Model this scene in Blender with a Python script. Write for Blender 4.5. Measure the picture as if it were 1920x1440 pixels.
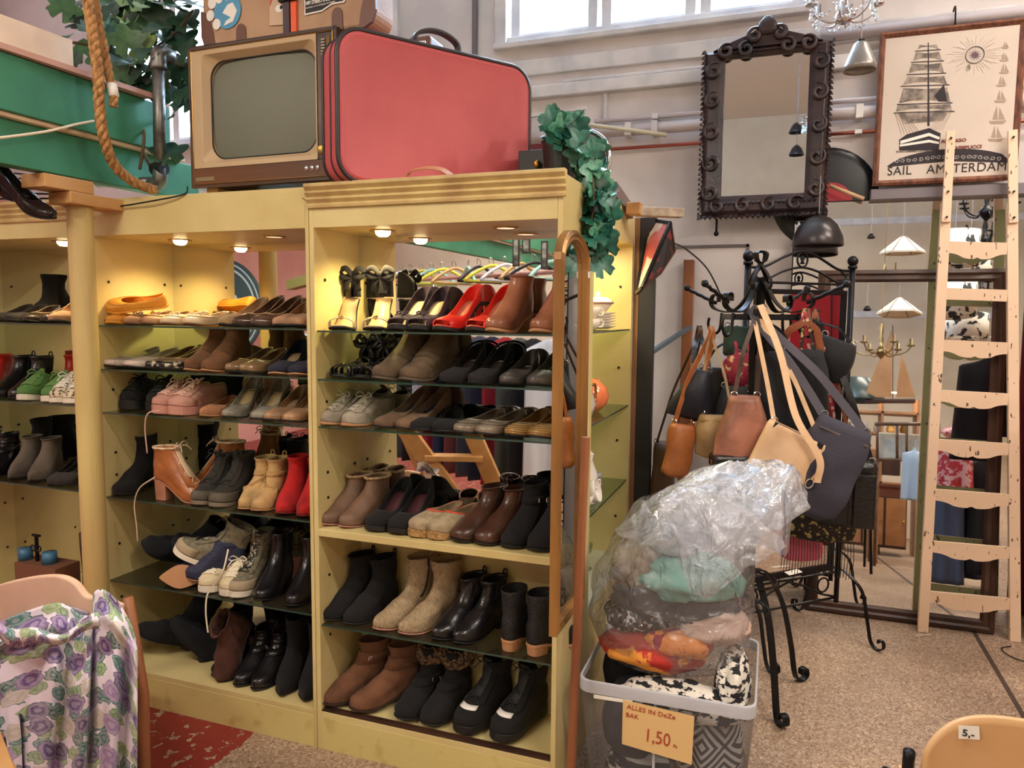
import bpy, bmesh, math, random
from mathutils import Vector, Matrix, Euler, noise
from math import sin, cos, pi, radians
C = bpy.context.scene.collection
scn = bpy.context.scene
for o in list(bpy.data.objects): bpy.data.objects.remove(o)

# ---------------------------------------------------------------- camera
FOC, PITCH, YAW, ROLL, EYE = 1403.8, radians(5.36), radians(20.15), radians(-0.47), 1.55
_r = Vector((cos(YAW), sin(YAW), 0)); _f = Vector((-sin(YAW)*cos(PITCH), cos(YAW)*cos(PITCH), -sin(PITCH)))
_d = _f.cross(_r); R2 = _r*cos(ROLL) + _d*sin(ROLL); D2 = -_r*sin(ROLL) + _d*cos(ROLL)
cam = bpy.data.cameras.new('camera'); camo = bpy.data.objects.new('camera', cam); C.objects.link(camo)
cam.sensor_width = 36; cam.lens = FOC*36/1920; cam.clip_start = .05
camo.matrix_world = Matrix(((R2.x, -D2.x, -_f.x, 0), (R2.y, -D2.y, -_f.y, 0), (R2.z, -D2.z, -_f.z, EYE), (0, 0, 0, 1)))
scn.camera = camo
# ---------------------------------------------------------------- light, exposure
scn.view_settings.view_transform = 'Standard'; scn.view_settings.look = 'None'
scn.view_settings.gamma = 1; scn.view_settings.use_curve_mapping = False
scn.view_settings.exposure = 0.06
W = bpy.data.worlds.new('daylight'); scn.world = W; W.use_nodes = True
wb = W.node_tree.nodes['Background']; wb.inputs[0].default_value = (.80, .93, 1, 1); wb.inputs[1].default_value = 5.0

def area(name, loc, rot, sx, sy, power, col, parent=None, spread=pi):
    l = bpy.data.lights.new(name, 'AREA'); l.shape = 'RECTANGLE'; l.size = sx; l.size_y = sy; l.energy = power; l.color = col; l.spread = spread
    o = bpy.data.objects.new(name, l); C.objects.link(o); o.location = loc; o.rotation_euler = rot
    if parent: o.parent = parent
    return o
# sky light arriving through the window openings
area('daylight', (-.82, 4.95, 3.9), (radians(-80), 0, 0), 2.2, 1.6, 700, (.60, .80, 1))
area('daylight', (-3.7, 4.95, 3.7), (radians(-80), 0, 0), 2.6, 1.9, 560, (.64, .83, 1))
WARM = (1, .89, .77)
TUBES = [((-1.7, .3, 3.25), 40), ((1.3, .9, 3.3), 54), ((1.9, 2.6, 3.3), 50), ((1.3, 3.5, 3.7), 18), ((-3.6, .0, 3.0), 30), ((-1.9, -1.8, 3.2), 50), ((-2.8, -2.4, 3.2), 40), ((2.2, -.6, 3.3), 38)]  # the tube nearest the back wall is added to brighten that wall

# ---------------------------------------------------------------- helpers
def ray(px, py): return R2*(px-960) + D2*(py-720) + _f*FOC
def P(px, py, Y): d = ray(px, py); t = Y/d.y; return Vector((d.x*t, Y, EYE+d.z*t))       # pixel -> point on the plane y=Y
def PX(px, py, X): d = ray(px, py); t = X/d.x; return Vector((X, d.y*t, EYE+d.z*t))
def PZ(px, py, Z): d = ray(px, py); t = (Z-EYE)/d.z; return Vector((d.x*t, d.y*t, Z))
def proj(p):
    v = Vector(p)-Vector((0, 0, EYE)); k = FOC/v.dot(_f); return 960+v.dot(R2)*k, 720+v.dot(D2)*k
def lin(c): c /= 255; return c/12.92 if c <= .04045 else ((c+.055)/1.055)**2.4
def L3(c, k=1): return (lin(c[0])*k, lin(c[1])*k, lin(c[2])*k, 1)

_m = {}
def mat(name, col, rough=.5, metal=0, col2=None, ns=0, bump=0, bs=0, spec=.5, coat=0, sheen=0, trans=0, stretch=None, lo=.4, hi=.65, detail=4):
    if name in _m: return _m[name]
    m = bpy.data.materials.new(name); m.use_nodes = True; nt = m.node_tree; b = nt.nodes['Principled BSDF']
    b.inputs['Base Color'].default_value = L3(col); b.inputs['Roughness'].default_value = rough; b.inputs['Metallic'].default_value = metal
    b.inputs['Specular IOR Level'].default_value = spec; b.inputs['Coat Weight'].default_value = coat; b.inputs['Sheen Weight'].default_value = sheen
    b.inputs['Transmission Weight'].default_value = trans
    if ns or bump:
        tc = nt.nodes.new('ShaderNodeTexCoord'); mp = nt.nodes.new('ShaderNodeMapping'); nt.links.new(tc.outputs['Object'], mp.inputs[0])
        if stretch: mp.inputs['Scale'].default_value = stretch
    if ns:
        n = nt.nodes.new('ShaderNodeTexNoise'); n.inputs['Scale'].default_value = ns; n.inputs['Detail'].default_value = detail
        r = nt.nodes.new('ShaderNodeValToRGB'); r.color_ramp.elements[0].position = lo; r.color_ramp.elements[1].position = hi
        r.color_ramp.elements[0].color = L3(col); r.color_ramp.elements[1].color = L3(col2 or [c*.8 for c in col])
        nt.links.new(mp.outputs[0], n.inputs['Vector']); nt.links.new(n.outputs[0], r.inputs[0]); nt.links.new(r.outputs[0], b.inputs['Base Color'])
    if bump:
        n2 = nt.nodes.new('ShaderNodeTexNoise'); n2.inputs['Scale'].default_value = bs or 60; n2.inputs['Detail'].default_value = 3
        bp = nt.nodes.new('ShaderNodeBump'); bp.inputs['Strength'].default_value = bump; bp.inputs['Distance'].default_value = .004
        nt.links.new(mp.outputs[0], n2.inputs['Vector']); nt.links.new(n2.outputs[0], bp.inputs['Height']); nt.links.new(bp.outputs[0], b.inputs['Normal'])
    _m[name] = m; return m
def emis(name, col, s):
    if name in _m: return _m[name]
    m = bpy.data.materials.new(name); m.use_nodes = True; b = m.node_tree.nodes['Principled BSDF']
    b.inputs['Emission Color'].default_value = L3(col); b.inputs['Emission Strength'].default_value = s; b.inputs['Base Color'].default_value = L3(col)
    _m[name] = m; return m
def sheet(name, tint, alpha, rough=.05, diff=None, dw=0., wrinkle=0, ior=1.45, refl=0):
    """thin clear sheet: lets light straight through, mirrors by Fresnel, carries a little dust or milkiness"""
    if name in _m: return _m[name]
    m = bpy.data.materials.new(name); m.use_nodes = True; nt = m.node_tree; nt.nodes.clear(); N = nt.nodes.new; K = nt.links.new
    out = N('ShaderNodeOutputMaterial'); tr = N('ShaderNodeBsdfTransparent'); gl = N('ShaderNodeBsdfGlossy'); fr = N('ShaderNodeFresnel')
    tr.inputs[0].default_value = L3(tint); gl.inputs['Roughness'].default_value = rough; ge = N('ShaderNodeNewGeometry'); k1 = N('ShaderNodeMath'); k1.operation = 'MULTIPLY_ADD'; k1.inputs[1].default_value = -2; k1.inputs[2].default_value = 1; K(ge.outputs['Backfacing'], k1.inputs[0]); k2 = N('ShaderNodeMath'); k2.operation = 'POWER'; k2.inputs[0].default_value = ior; K(k1.outputs[0], k2.inputs[1]); K(k2.outputs[0], fr.inputs[0])
    mx = N('ShaderNodeMixShader'); ad = N('ShaderNodeMath'); ad.operation = 'ADD'; ad.inputs[1].default_value = refl; ad.use_clamp = True; K(fr.outputs[0], ad.inputs[0]); K(ad.outputs[0], mx.inputs[0]); K(gl.outputs[0], mx.inputs[2]); base = tr.outputs[0]
    if dw:
        df = N('ShaderNodeBsdfDiffuse'); df.inputs[0].default_value = L3(diff); tl = N('ShaderNodeBsdfTranslucent'); tl.inputs[0].default_value = L3(diff)
        a = N('ShaderNodeMixShader'); a.inputs[0].default_value = .4; K(df.outputs[0], a.inputs[1]); K(tl.outputs[0], a.inputs[2])
        b = N('ShaderNodeMixShader'); b.inputs[0].default_value = dw; K(base, b.inputs[1]); K(a.outputs[0], b.inputs[2]); base = b.outputs[0]
    K(base, mx.inputs[1]); K(mx.outputs[0], out.inputs[0])
    if wrinkle:
        tc = N('ShaderNodeTexCoord'); n = N('ShaderNodeTexNoise'); n.inputs['Scale'].default_value = 11; n.inputs['Detail'].default_value = 6; n.inputs['Distortion'].default_value = 1.5
        bp = N('ShaderNodeBump'); bp.inputs['Strength'].default_value = wrinkle; bp.inputs['Distance'].default_value = .03
        vo = N('ShaderNodeTexVoronoi'); vo.inputs['Scale'].default_value = 13; vo.feature = 'SMOOTH_F1'; vo.inputs['Smoothness'].default_value = .15; mv = N('ShaderNodeMix'); mv.data_type = 'RGBA'; mv.inputs[0].default_value = .12; K(tc.outputs['Object'], mv.inputs[6]); K(n.outputs['Color'], mv.inputs[7]); K(mv.outputs[2], vo.inputs['Vector'])
        hs = N('ShaderNodeMath'); hs.operation = 'MULTIPLY_ADD'; hs.inputs[1].default_value = .9; K(vo.outputs['Distance'], hs.inputs[0]); K(n.outputs[0], hs.inputs[2])
        K(tc.outputs['Object'], n.inputs['Vector']); K(hs.outputs[0], bp.inputs['Height']); K(bp.outputs[0], gl.inputs['Normal']); K(bp.outputs[0], fr.inputs['Normal'])
    _m[name] = m; return m

class MB:
    def __init__(s): s.v = []; s.f = []
    def add(s, vs, fs):
        k = len(s.v); s.v += [Vector(v) for v in vs]; s.f += [tuple(i+k for i in f) for f in fs]; return s
    def box(s, c, d, M=None):
        x, y, z = d[0]/2, d[1]/2, d[2]/2
        vs = [Vector(p) for p in ((-x,-y,-z),(x,-y,-z),(x,y,-z),(-x,y,-z),(-x,-y,z),(x,-y,z),(x,y,z),(-x,y,z))]
        if M is not None: vs = [M @ v for v in vs]
        return s.add([v+Vector(c) for v in vs], [(0,3,2,1),(4,5,6,7),(0,1,5,4),(1,2,6,5),(2,3,7,6),(3,0,4,7)])
    def span(s, a, b): return s.box([(a[i]+b[i])/2 for i in range(3)], [abs(b[i]-a[i]) for i in range(3)])
    def hexa(s, lo, hi):   # 4 points below, 4 above
        return s.add(list(lo)+list(hi), [(0,3,2,1),(4,5,6,7),(0,1,5,4),(1,2,6,5),(2,3,7,6),(3,0,4,7)])
    def bar(s, a, b, w, h, up=(0, 0, 1)):
        a = Vector(a); b = Vector(b); d = (b-a); l = d.length; d.normalize(); u = Vector(up); x = d.cross(u)
        if x.length < 1e-4: x = d.cross(Vector((0, 1, 0)))
        x.normalize(); u = x.cross(d); M = Matrix((x, d, u)).transposed()
        return s.box((a+b)/2, (w, l, h), M)
    def tube(s, pts, r, n=8, closed=False, twist=0, sq=False):
        pts = [Vector(p) for p in pts]; m = len(pts); rr = r if hasattr(r, '__len__') else [r]*m
        prev = None; vs = []
        for i, p in enumerate(pts):
            t = (pts[(i+1) % m]-pts[i-1]) if closed else (pts[min(i+1, m-1)]-pts[max(i-1, 0)])
            if t.length < 1e-9: t = Vector((0, 0, 1))
            t.normalize()
            if prev is None: u = t.orthogonal().normalized()
            else: u = (prev-t*prev.dot(t)); u = u.normalized() if u.length > 1e-6 else t.orthogonal().normalized()
            prev = u; w = t.cross(u)
            for k in range(n):
                a = 2*pi*k/n+twist*i; vs.append(p+(u*cos(a)+w*sin(a))*rr[i])
        fs = [(i*n+k, i*n+(k+1) % n, (i+1)*n+(k+1) % n, (i+1)*n+k) for i in range(m-1) for k in range(n)]
        if closed: fs += [((m-1)*n+k, (m-1)*n+(k+1) % n, (k+1) % n, k) for k in range(n)]
        else: fs += [tuple(reversed(range(n))), tuple(range((m-1)*n, m*n))]
        return s.add(vs, fs)
    def ribbon(s, pts, w, side, th=.002):
        pts = [Vector(p) for p in pts]; vs = []; m = len(pts)
        for i, p in enumerate(pts):
            sd = Vector(side[i] if isinstance(side, list) else side).normalized(); t = (pts[min(i+1, m-1)]-pts[max(i-1, 0)]).normalized()
            sd = (sd-t*sd.dot(t)).normalized(); n = t.cross(sd)*th/2; h = sd*w/2
            vs += [p-h-n, p+h-n, p+h+n, p-h+n]
        fs = [(i*4+k, i*4+(k+1) % 4, i*4+4+(k+1) % 4, i*4+4+k) for i in range(m-1) for k in range(4)]+[(3,2,1,0), tuple((m-1)*4+k for k in range(4))]
        return s.add(vs, fs)
    def lathe(s, prof, n=24, c=(0, 0, 0), M=None, sx=1, sy=1):
        vs = []; c = Vector(c)
        for r, z in prof:
            for k in range(n):
                a = 2*pi*k/n; v = Vector((r*cos(a)*sx, r*sin(a)*sy, z)); vs.append((M @ v if M is not None else v)+c)
        m = len(prof); fs = [(i*n+k, i*n+(k+1) % n, (i+1)*n+(k+1) % n, (i+1)*n+k) for i in range(m-1) for k in range(n)]
        return s.add(vs, fs)
    def disc(s, c, r, nrm=(0, 0, 1), n=24, th=.003):
        nrm = Vector(nrm).normalized(); return s.tube([Vector(c)-nrm*th/2, Vector(c)+nrm*th/2], r, n)
    def ball(s, c, r, n=12, sc=(1, 1, 1)):
        m = n//2+1; vs = []; fs = []
        for i in range(m+1):
            a = pi*i/m
            for k in range(n):
                b = 2*pi*k/n; vs.append((c[0]+r*sc[0]*sin(a)*cos(b), c[1]+r*sc[1]*sin(a)*sin(b), c[2]+r*sc[2]*cos(a)))
        for i in range(m):
            for k in range(n): fs.append((i*n+k, (i+1)*n+k, (i+1)*n+(k+1) % n, i*n+(k+1) % n))
        return s.add(vs, fs)
    def grid(s, nu, nv, fn, cu=False):
        vs = [fn(i/(nu if cu else nu-1), j/(nv-1)) for i in range(nu) for j in range(nv)]
        fs = [(i*nv+j, ((i+1) % nu)*nv+j, ((i+1) % nu)*nv+j+1, i*nv+j+1) for i in range(nu if cu else nu-1) for j in range(nv-1)]
        return s.add(vs, fs)
    def prism(s, poly, ext):   # poly: 3D points, ext: vector
        n = len(poly); e = Vector(ext); a = [Vector(p) for p in poly]
        return s.add(a+[p+e for p in a], [tuple(reversed(range(n))), tuple(range(n, 2*n))]+[(i, (i+1) % n, n+(i+1) % n, n+i) for i in range(n)])
    def build(s, name, m, parent=None, world=True, smooth=False, bevel=0, solid=0, sub=0, seg=2, kind=None, weld=True):
        me = bpy.data.meshes.new(name); vs = s.v
        if parent is not None and world:
            inv = root_m(parent).inverted(); vs = [inv @ v for v in vs]
        me.from_pydata([tuple(v) for v in vs], [], s.f)
        bm = bmesh.new(); bm.from_mesh(me)
        if weld: bmesh.ops.remove_doubles(bm, verts=bm.verts, dist=1e-5)
        bmesh.ops.recalc_face_normals(bm, faces=bm.faces); bm.to_mesh(me); bm.free()
        if smooth:
            for p in me.polygons: p.use_smooth = True
        me.materials.append(m); o = bpy.data.objects.new(name, me); C.objects.link(o)
        if parent is not None: o.parent = parent
        if bevel: b = o.modifiers.new('b', 'BEVEL'); b.width = bevel; b.segments = seg; b.limit_method = 'ANGLE'; b.harden_normals = False
        if solid: b = o.modifiers.new('s', 'SOLIDIFY'); b.thickness = solid; b.offset = 0
        if sub: b = o.modifiers.new('u', 'SUBSURF'); b.levels = sub; b.render_levels = sub
        if kind: o['kind'] = kind
        return o
def root_m(o):
    M = Matrix.Translation(o.location) @ o.rotation_euler.to_matrix().to_4x4() @ Matrix.Diagonal((*o.scale, 1))
    return root_m(o.parent) @ M if o.parent else M
def thing(name, label, cat, loc=(0, 0, 0), rz=0, group=None):
    o = bpy.data.objects.new(name, None); C.objects.link(o); o.location = loc; o.rotation_euler = (0, 0, rz); o.empty_display_size = .05
    o['label'] = label; o['category'] = cat
    if group: o['group'] = group
    return o
def tag(o, label, cat, group=None):
    o['label'] = label; o['category'] = cat
    if group: o['group'] = group
    return o
def struct(o): o['kind'] = 'structure'; return o
kids = {}
def copy_tree(o, parent=None):
    c = o.copy(); C.objects.link(c)
    if parent is not None: c.parent = parent
    for ch in o.children: copy_tree(ch, c)
    return c
def crv(pts, n=8, closed=False):   # Catmull-Rom through points
    pts = [Vector(p) for p in pts]; out = []; m = len(pts)
    for i in range(m if closed else m-1):
        a = pts[i-1] if (closed or i > 0) else pts[0]*2-pts[1]; b = pts[i]; c = pts[(i+1) % m]
        d = pts[(i+2) % m] if (closed or i < m-2) else pts[-1]*2-pts[-2]
        for k in range(n):
            t = k/n; out.append(.5*((2*b)+(c-a)*t+(2*a-5*b+4*c-d)*t*t+(3*b-a-3*c+d)*t**3))
    if not closed: out.append(pts[-1])
    return out
def text(body, size, m, parent, M, name='lettering', ext=.0006, font_shear=0, align='LEFT', sx=1, bold=0, space=1):
    cu = bpy.data.curves.new(name, 'FONT'); cu.body = body; cu.size = size; cu.extrude = ext; cu.shear = font_shear; cu.align_x = align; cu.offset = bold; cu.space_character = space; cu.resolution_u = 3
    o = bpy.data.objects.new(name, cu); C.objects.link(o); bpy.context.view_layer.update()
    me = bpy.data.meshes.new_from_object(o.evaluated_get(bpy.context.evaluated_depsgraph_get())); bpy.data.objects.remove(o); bpy.data.curves.remove(cu)
    T = (root_m(parent).inverted() if parent is not None else Matrix()) @ M @ Matrix.Diagonal((sx, 1, 1, 1)); me.transform(T)
    me.materials.clear(); me.materials.append(m); r = bpy.data.objects.new(name, me); C.objects.link(r)
    if parent is not None: r.parent = parent
    return r
def frameM(o, x, y):   # matrix with given origin, x and y axes
    x = Vector(x).normalized(); y = Vector(y); y = (y-x*y.dot(x)).normalized(); z = x.cross(y)
    return Matrix(((x.x, y.x, z.x, o[0]), (x.y, y.y, z.y, o[1]), (x.z, y.z, z.z, o[2]), (0, 0, 0, 1)))
FRONT = lambda o: frameM(o, (1, 0, 0), (0, 0, 1))   # text facing -Y
rnd = random.Random(7)
def fbm(v, s): return noise.noise(Vector(v)*s)
def no(c): return tuple(c)
# ---------------------------------------------------------------- materials
YEL = mat('yellow_paint', (216, 198, 140), .38, col2=(204, 183, 122), ns=3, bump=.15, bs=90)
YEL2 = mat('yellow_worn', (214, 198, 130), .45, col2=(186, 162, 96), ns=14, lo=.55, hi=.8, bump=.2, bs=40)
MOULD = mat('moulding', (206, 182, 120), .5, col2=(178, 148, 98), ns=9)
WALLM = mat('white_wall', (228, 220, 218), .75, col2=(208, 200, 200), ns=2.5, bump=.35, bs=14)
WALLT = mat('white_trim', (226, 222, 222), .55, col2=(200, 198, 202), ns=6, bump=.3, bs=30)
CEIL = mat('ceiling_paint', (224, 216, 204), .9)
PINKW = mat('pink_wall', (222, 160, 150), .85, col2=(210, 145, 136), ns=2)
CREAMW = mat('cream_wall', (216, 200, 176), .85, col2=(200, 182, 158), ns=1.5)
MIR = mat('mirror_silver', (235, 235, 232), .015, 1)
DKWOOD = mat('dark_wood', (74, 48, 36), .4, col2=(48, 30, 24), ns=6, stretch=(1, 1, .15), bump=.3, bs=50)
PINE = mat('pine', (206, 158, 100), .5, col2=(180, 128, 74), ns=8, stretch=(1, .2, 1))
BEIGEP = mat('post_paint', (206, 184, 120), .5, col2=(178, 148, 96), ns=4, stretch=(1, 1, .2))
GOLDW = mat('gilt_wood', (168, 122, 66), .32, .45, col2=(120, 82, 44), ns=8, stretch=(1, 1, .2))
STICKW = mat('red_brown_stick', (150, 92, 56), .5, col2=(120, 68, 40), ns=9, stretch=(1, 1, .2))
BLACKM = mat('black_iron', (26, 26, 30), .38, .6, bump=.25, bs=120)
CHROME = mat('chrome', (215, 215, 220), .15, 1)
BRASS = mat('brass', (190, 150, 80), .28, 1)
GALV = mat('galvanised', (140, 138, 134), .42, .85, col2=(108, 104, 100), ns=30)
GREENP = mat('green_paint', (64, 142, 108), .55, col2=(54, 124, 94), ns=4)
GREEN2 = mat('green_ladder', (148, 148, 98), .6)
CREAMP = mat('cream_paint', (236, 208, 176), .5, col2=(222, 190, 158), ns=5)
CREAMC = mat('chipped_cream', (234, 202, 172), .5, col2=(92, 70, 56), ns=62, lo=.655, hi=.67, bump=.2, bs=40, stretch=(1, 1, .35))
CREAMB = mat('chipped_green', (158, 156, 112), .55, col2=(88, 70, 52), ns=62, lo=.65, hi=.67, stretch=(1, 1, .35))
GLASS = sheet('shelf_glass', (226, 240, 230), .9, .03, (120, 112, 92), .10)
GLASSD = sheet('dusty_shelf_glass', (205, 214, 200), .9, .08, (92, 82, 66), .30)
GEDGE = mat('glass_edge', (46, 70, 58), .15, spec=.8)
BLACK = mat('black_plain', (20, 20, 22), .5)
WHITE = mat('white_paper', (240, 236, 228), .6)
REDP = mat('red_paint', (170, 26, 42), .4)
LAMPM = emis('lamp_glow', (255, 226, 170), 9)
LAMPD = emis('lamp_dim', (255, 214, 176), 1.1)
TUBEM = emis('tube_glow', (255, 236, 205), 7)
PANE = sheet('window_glass', (245, 250, 255), .9, .25, (250, 252, 255), .35)

def floor_material():
    m = bpy.data.materials.new('terrazzo'); m.use_nodes = True; nt = m.node_tree; N = nt.nodes.new; K = nt.links.new; b = nt.nodes['Principled BSDF']
    tc = N('ShaderNodeTexCoord')
    n1 = N('ShaderNodeTexVoronoi'); n1.inputs['Scale'].default_value = 150; K(tc.outputs['Object'], n1.inputs['Vector'])
    r1 = N('ShaderNodeValToRGB'); e = r1.color_ramp.elements; e[0].position = 0; e[0].color = L3((100, 78, 66)); e[1].position = 1; e[1].color = L3((216, 196, 174))
    e.new(.35).color = L3((156, 130, 110)); e.new(.7).color = L3((178, 152, 130)); K(n1.outputs['Color'], r1.inputs[0])
    n2 = N('ShaderNodeTexNoise'); n2.inputs['Scale'].default_value = 2.2; n2.inputs['Detail'].default_value = 6; K(tc.outputs['Object'], n2.inputs['Vector'])
    r2 = N('ShaderNodeValToRGB'); r2.color_ramp.elements[0].color = (.84, .82, .80, 1); r2.color_ramp.elements[1].color = (1.05, 1.04, 1.0, 1); r2.color_ramp.elements[0].position = .35; r2.color_ramp.elements[1].position = .6; K(n2.outputs[0], r2.inputs[0])
    mu = N('ShaderNodeMix'); mu.data_type = 'RGBA'; mu.blend_type = 'MULTIPLY'; mu.inputs[0].default_value = 1; K(r1.outputs[0], mu.inputs[6]); K(r2.outputs[0], mu.inputs[7])
    sp = N('ShaderNodeSeparateXYZ'); K(tc.outputs['Object'], sp.inputs[0])
    nz = N('ShaderNodeTexNoise'); nz.inputs['Scale'].default_value = 9; nz.inputs['Detail'].default_value = 8; K(tc.outputs['Object'], nz.inputs['Vector'])
    a = N('ShaderNodeMath'); a.operation = 'MULTIPLY_ADD'; a.inputs[1].default_value = .10; K(nz.outputs[0], a.inputs[0]); K(sp.outputs[0], a.inputs[2])
    lt = N('ShaderNodeMath'); lt.operation = 'LESS_THAN'; lt.inputs[1].default_value = -1.735; K(a.outputs[0], lt.inputs[0])
    ch = N('ShaderNodeTexNoise'); ch.inputs['Scale'].default_value = 26; ch.inputs['Detail'].default_value = 5; ch.inputs['Distortion'].default_value = .6; K(tc.outputs['Object'], ch.inputs['Vector'])
    cl = N('ShaderNodeMath'); cl.operation = 'LESS_THAN'; cl.inputs[1].default_value = .60; K(ch.outputs[0], cl.inputs[0])
    an = N('ShaderNodeMath'); an.operation = 'MULTIPLY'; K(lt.outputs[0], an.inputs[0]); K(cl.outputs[0], an.inputs[1])
    mx = N('ShaderNodeMix'); mx.data_type = 'RGBA'; K(an.outputs[0], mx.inputs[0]); K(mu.outputs[2], mx.inputs[6]); mx.inputs[7].default_value = L3((138, 46, 40)); K(mx.outputs[2], b.inputs['Base Color'])
    b.inputs['Roughness'].default_value = .5
    return m
def floral_material():
    m = bpy.data.materials.new('floral_print'); m.use_nodes = True; nt = m.node_tree; N = nt.nodes.new; K = nt.links.new; b = nt.nodes['Principled BSDF']
    tc = N('ShaderNodeTexCoord'); nz = N('ShaderNodeTexNoise'); nz.inputs['Scale'].default_value = 22; nz.inputs['Detail'].default_value = 3; K(tc.outputs['UV'], nz.inputs['Vector'])
    ad = N('ShaderNodeMix'); ad.data_type = 'RGBA'; ad.blend_type = 'LINEAR_LIGHT'; ad.inputs[0].default_value = .035; K(tc.outputs['UV'], ad.inputs[6]); K(nz.outputs['Color'], ad.inputs[7])
    def layer(scale, thr, cols, under, seed):
        mp = N('ShaderNodeMapping'); mp.inputs['Location'].default_value = (seed, seed*.7, 0); K(ad.outputs[2], mp.inputs[0])
        v = N('ShaderNodeTexVoronoi'); v.inputs['Scale'].default_value = scale; v.voronoi_dimensions = '2D'; K(mp.outputs[0], v.inputs['Vector'])
        r = N('ShaderNodeValToRGB'); r.color_ramp.interpolation = 'CONSTANT'; e = r.color_ramp.elements; e[0].color = L3(cols[0]); e[1].position = 1/len(cols); e[1].color = L3(cols[1])
        for i, c in enumerate(cols[2:], 2): e.new(i/len(cols)).color = L3(c)
        s = N('ShaderNodeSeparateColor'); K(v.outputs['Color'], s.inputs[0]); K(s.outputs[0], r.inputs[0])
        wv = N('ShaderNodeMath'); wv.operation = 'SINE'; w0 = N('ShaderNodeMath'); w0.operation = 'MULTIPLY'; w0.inputs[1].default_value = 26; K(v.outputs['Distance'], w0.inputs[0]); K(w0.outputs[0], wv.inputs[0])
        w1 = N('ShaderNodeMath'); w1.operation = 'MULTIPLY_ADD'; w1.inputs[1].default_value = .16; w1.inputs[2].default_value = .16; K(wv.outputs[0], w1.inputs[0])
        lm = N('ShaderNodeMix'); lm.data_type = 'RGBA'; K(w1.outputs[0], lm.inputs[0]); K(r.outputs[0], lm.inputs[6]); lm.inputs[7].default_value = L3((245, 235, 245))
        lt = N('ShaderNodeMath'); lt.operation = 'LESS_THAN'; lt.inputs[1].default_value = thr; K(v.outputs['Distance'], lt.inputs[0])
        mx = N('ShaderNodeMix'); mx.data_type = 'RGBA'; K(lt.outputs[0], mx.inputs[0])
        if isinstance(under, tuple): mx.inputs[6].default_value = under
        else: K(under, mx.inputs[6])
        K(lm.outputs[2], mx.inputs[7]); return mx.outputs[2]
    a = layer(10, .44, [(108, 150, 90), (50, 120, 116), (140, 170, 104), (60, 104, 92)], L3((236, 226, 240)), .3)
    c = layer(7, .40, [(104, 74, 140), (160, 132, 184), (70, 52, 108), (196, 190, 176), (84, 66, 130)], a, 3.7)
    K(c, b.inputs['Base Color']); b.inputs['Roughness'].default_value = .7; b.inputs['Sheen Weight'].default_value = .2
    return m

# ---------------------------------------------------------------- room shell
XL, XR, YB, YW, ZC = -6.0, 4.0, -4.0, 4.4, 4.6
struct(MB().span((XL, YB, -.1), (XR, YW, 0)).build('floor', floor_material()))
tj = struct(MB().span((.914, -3.9, 0), (.934, 4.25, .0012)).build('trim_1', mat('joint', (78, 62, 52), .6)))
struct(MB().span((XL, YB, ZC), (XR, YW+.2, ZC+.1)).build('ceiling', CEIL))
struct(MB().span((XL-.1, YB, 0), (XL, YW, ZC)).build('wall_left', PINKW))
struct(MB().span((XR, YB, 0), (XR+.1, YW, ZC)).build('wall_right', CREAMW))
struct(MB().span((XL, YB-.1, 0), (XR, YB, ZC)).build('wall_rear', CREAMW))
W1 = (-1.66, .02, 3.17, 4.35); W2 = (-4.9, -2.47, 2.75, 4.35)
wb_ = MB()
wb_.span((XL, YW, 0), (XR, YW+.18, W2[2])); wb_.span((XL, YW, W2[2]), (W2[0], YW+.18, ZC)); wb_.span((W2[1], YW, W2[2]), (W1[0], YW+.18, ZC)); wb_.span((W1[1], YW, W2[2]), (XR, YW+.18, ZC))
wb_.span((W1[0], YW, W2[2]), (W1[1], YW+.18, W1[2])); wb_.span((W1[0], YW, W1[3]), (W1[1], YW+.18, ZC)); wb_.span((W2[0], YW, W2[3]), (W2[1], YW+.18, ZC))
struct(wb_.build('wall_back', WALLM))
def window(nm, w, n, fw=.07):
    x0, x1, z0, z1 = w
    o = MB().span((x0, YW-.01, z0), (x1, YW+.06, z0+.04)).span((x0, YW-.01, z1-.05), (x1, YW+.06, z1)).build(nm, WALLT, bevel=.006); struct(o)
    MB().span((x0-.08, YW-.05, z0-.035), (x1+.08, YW+.02, z0)).build('window_sill', WALLT, o, bevel=.006)
    MB().span((x0-.075, YW-.035, z0), (x0, YW+.01, z1)).build('casing', WALLT, o, bevel=.006)
    MB().span((x1, YW-.035, z0), (x1+.075, YW+.01, z1)).build('casing', WALLT, o, bevel=.006)
    pw = (x1-x0)/n
    for i in range(n):
        a, b = x0+i*pw, x0+(i+1)*pw
        f = MB().span((a+.012, YW+.02, z0+.04), (a+fw, YW+.06, z1)).span((b-fw, YW+.02, z0+.04), (b-.012, YW+.06, z1)).span((a+fw, YW+.02, z0+.04), (b-fw, YW+.06, z0+.04+.02)).build('window_frame', WALLT, o, bevel=.005)
        p = MB().span((a+fw, YW+.045, z0+.05), (b-fw, YW+.049, z1)).build('pane', PANE, f)
window('window_1', W1, 3); window('window_2', W2, 4)
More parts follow.
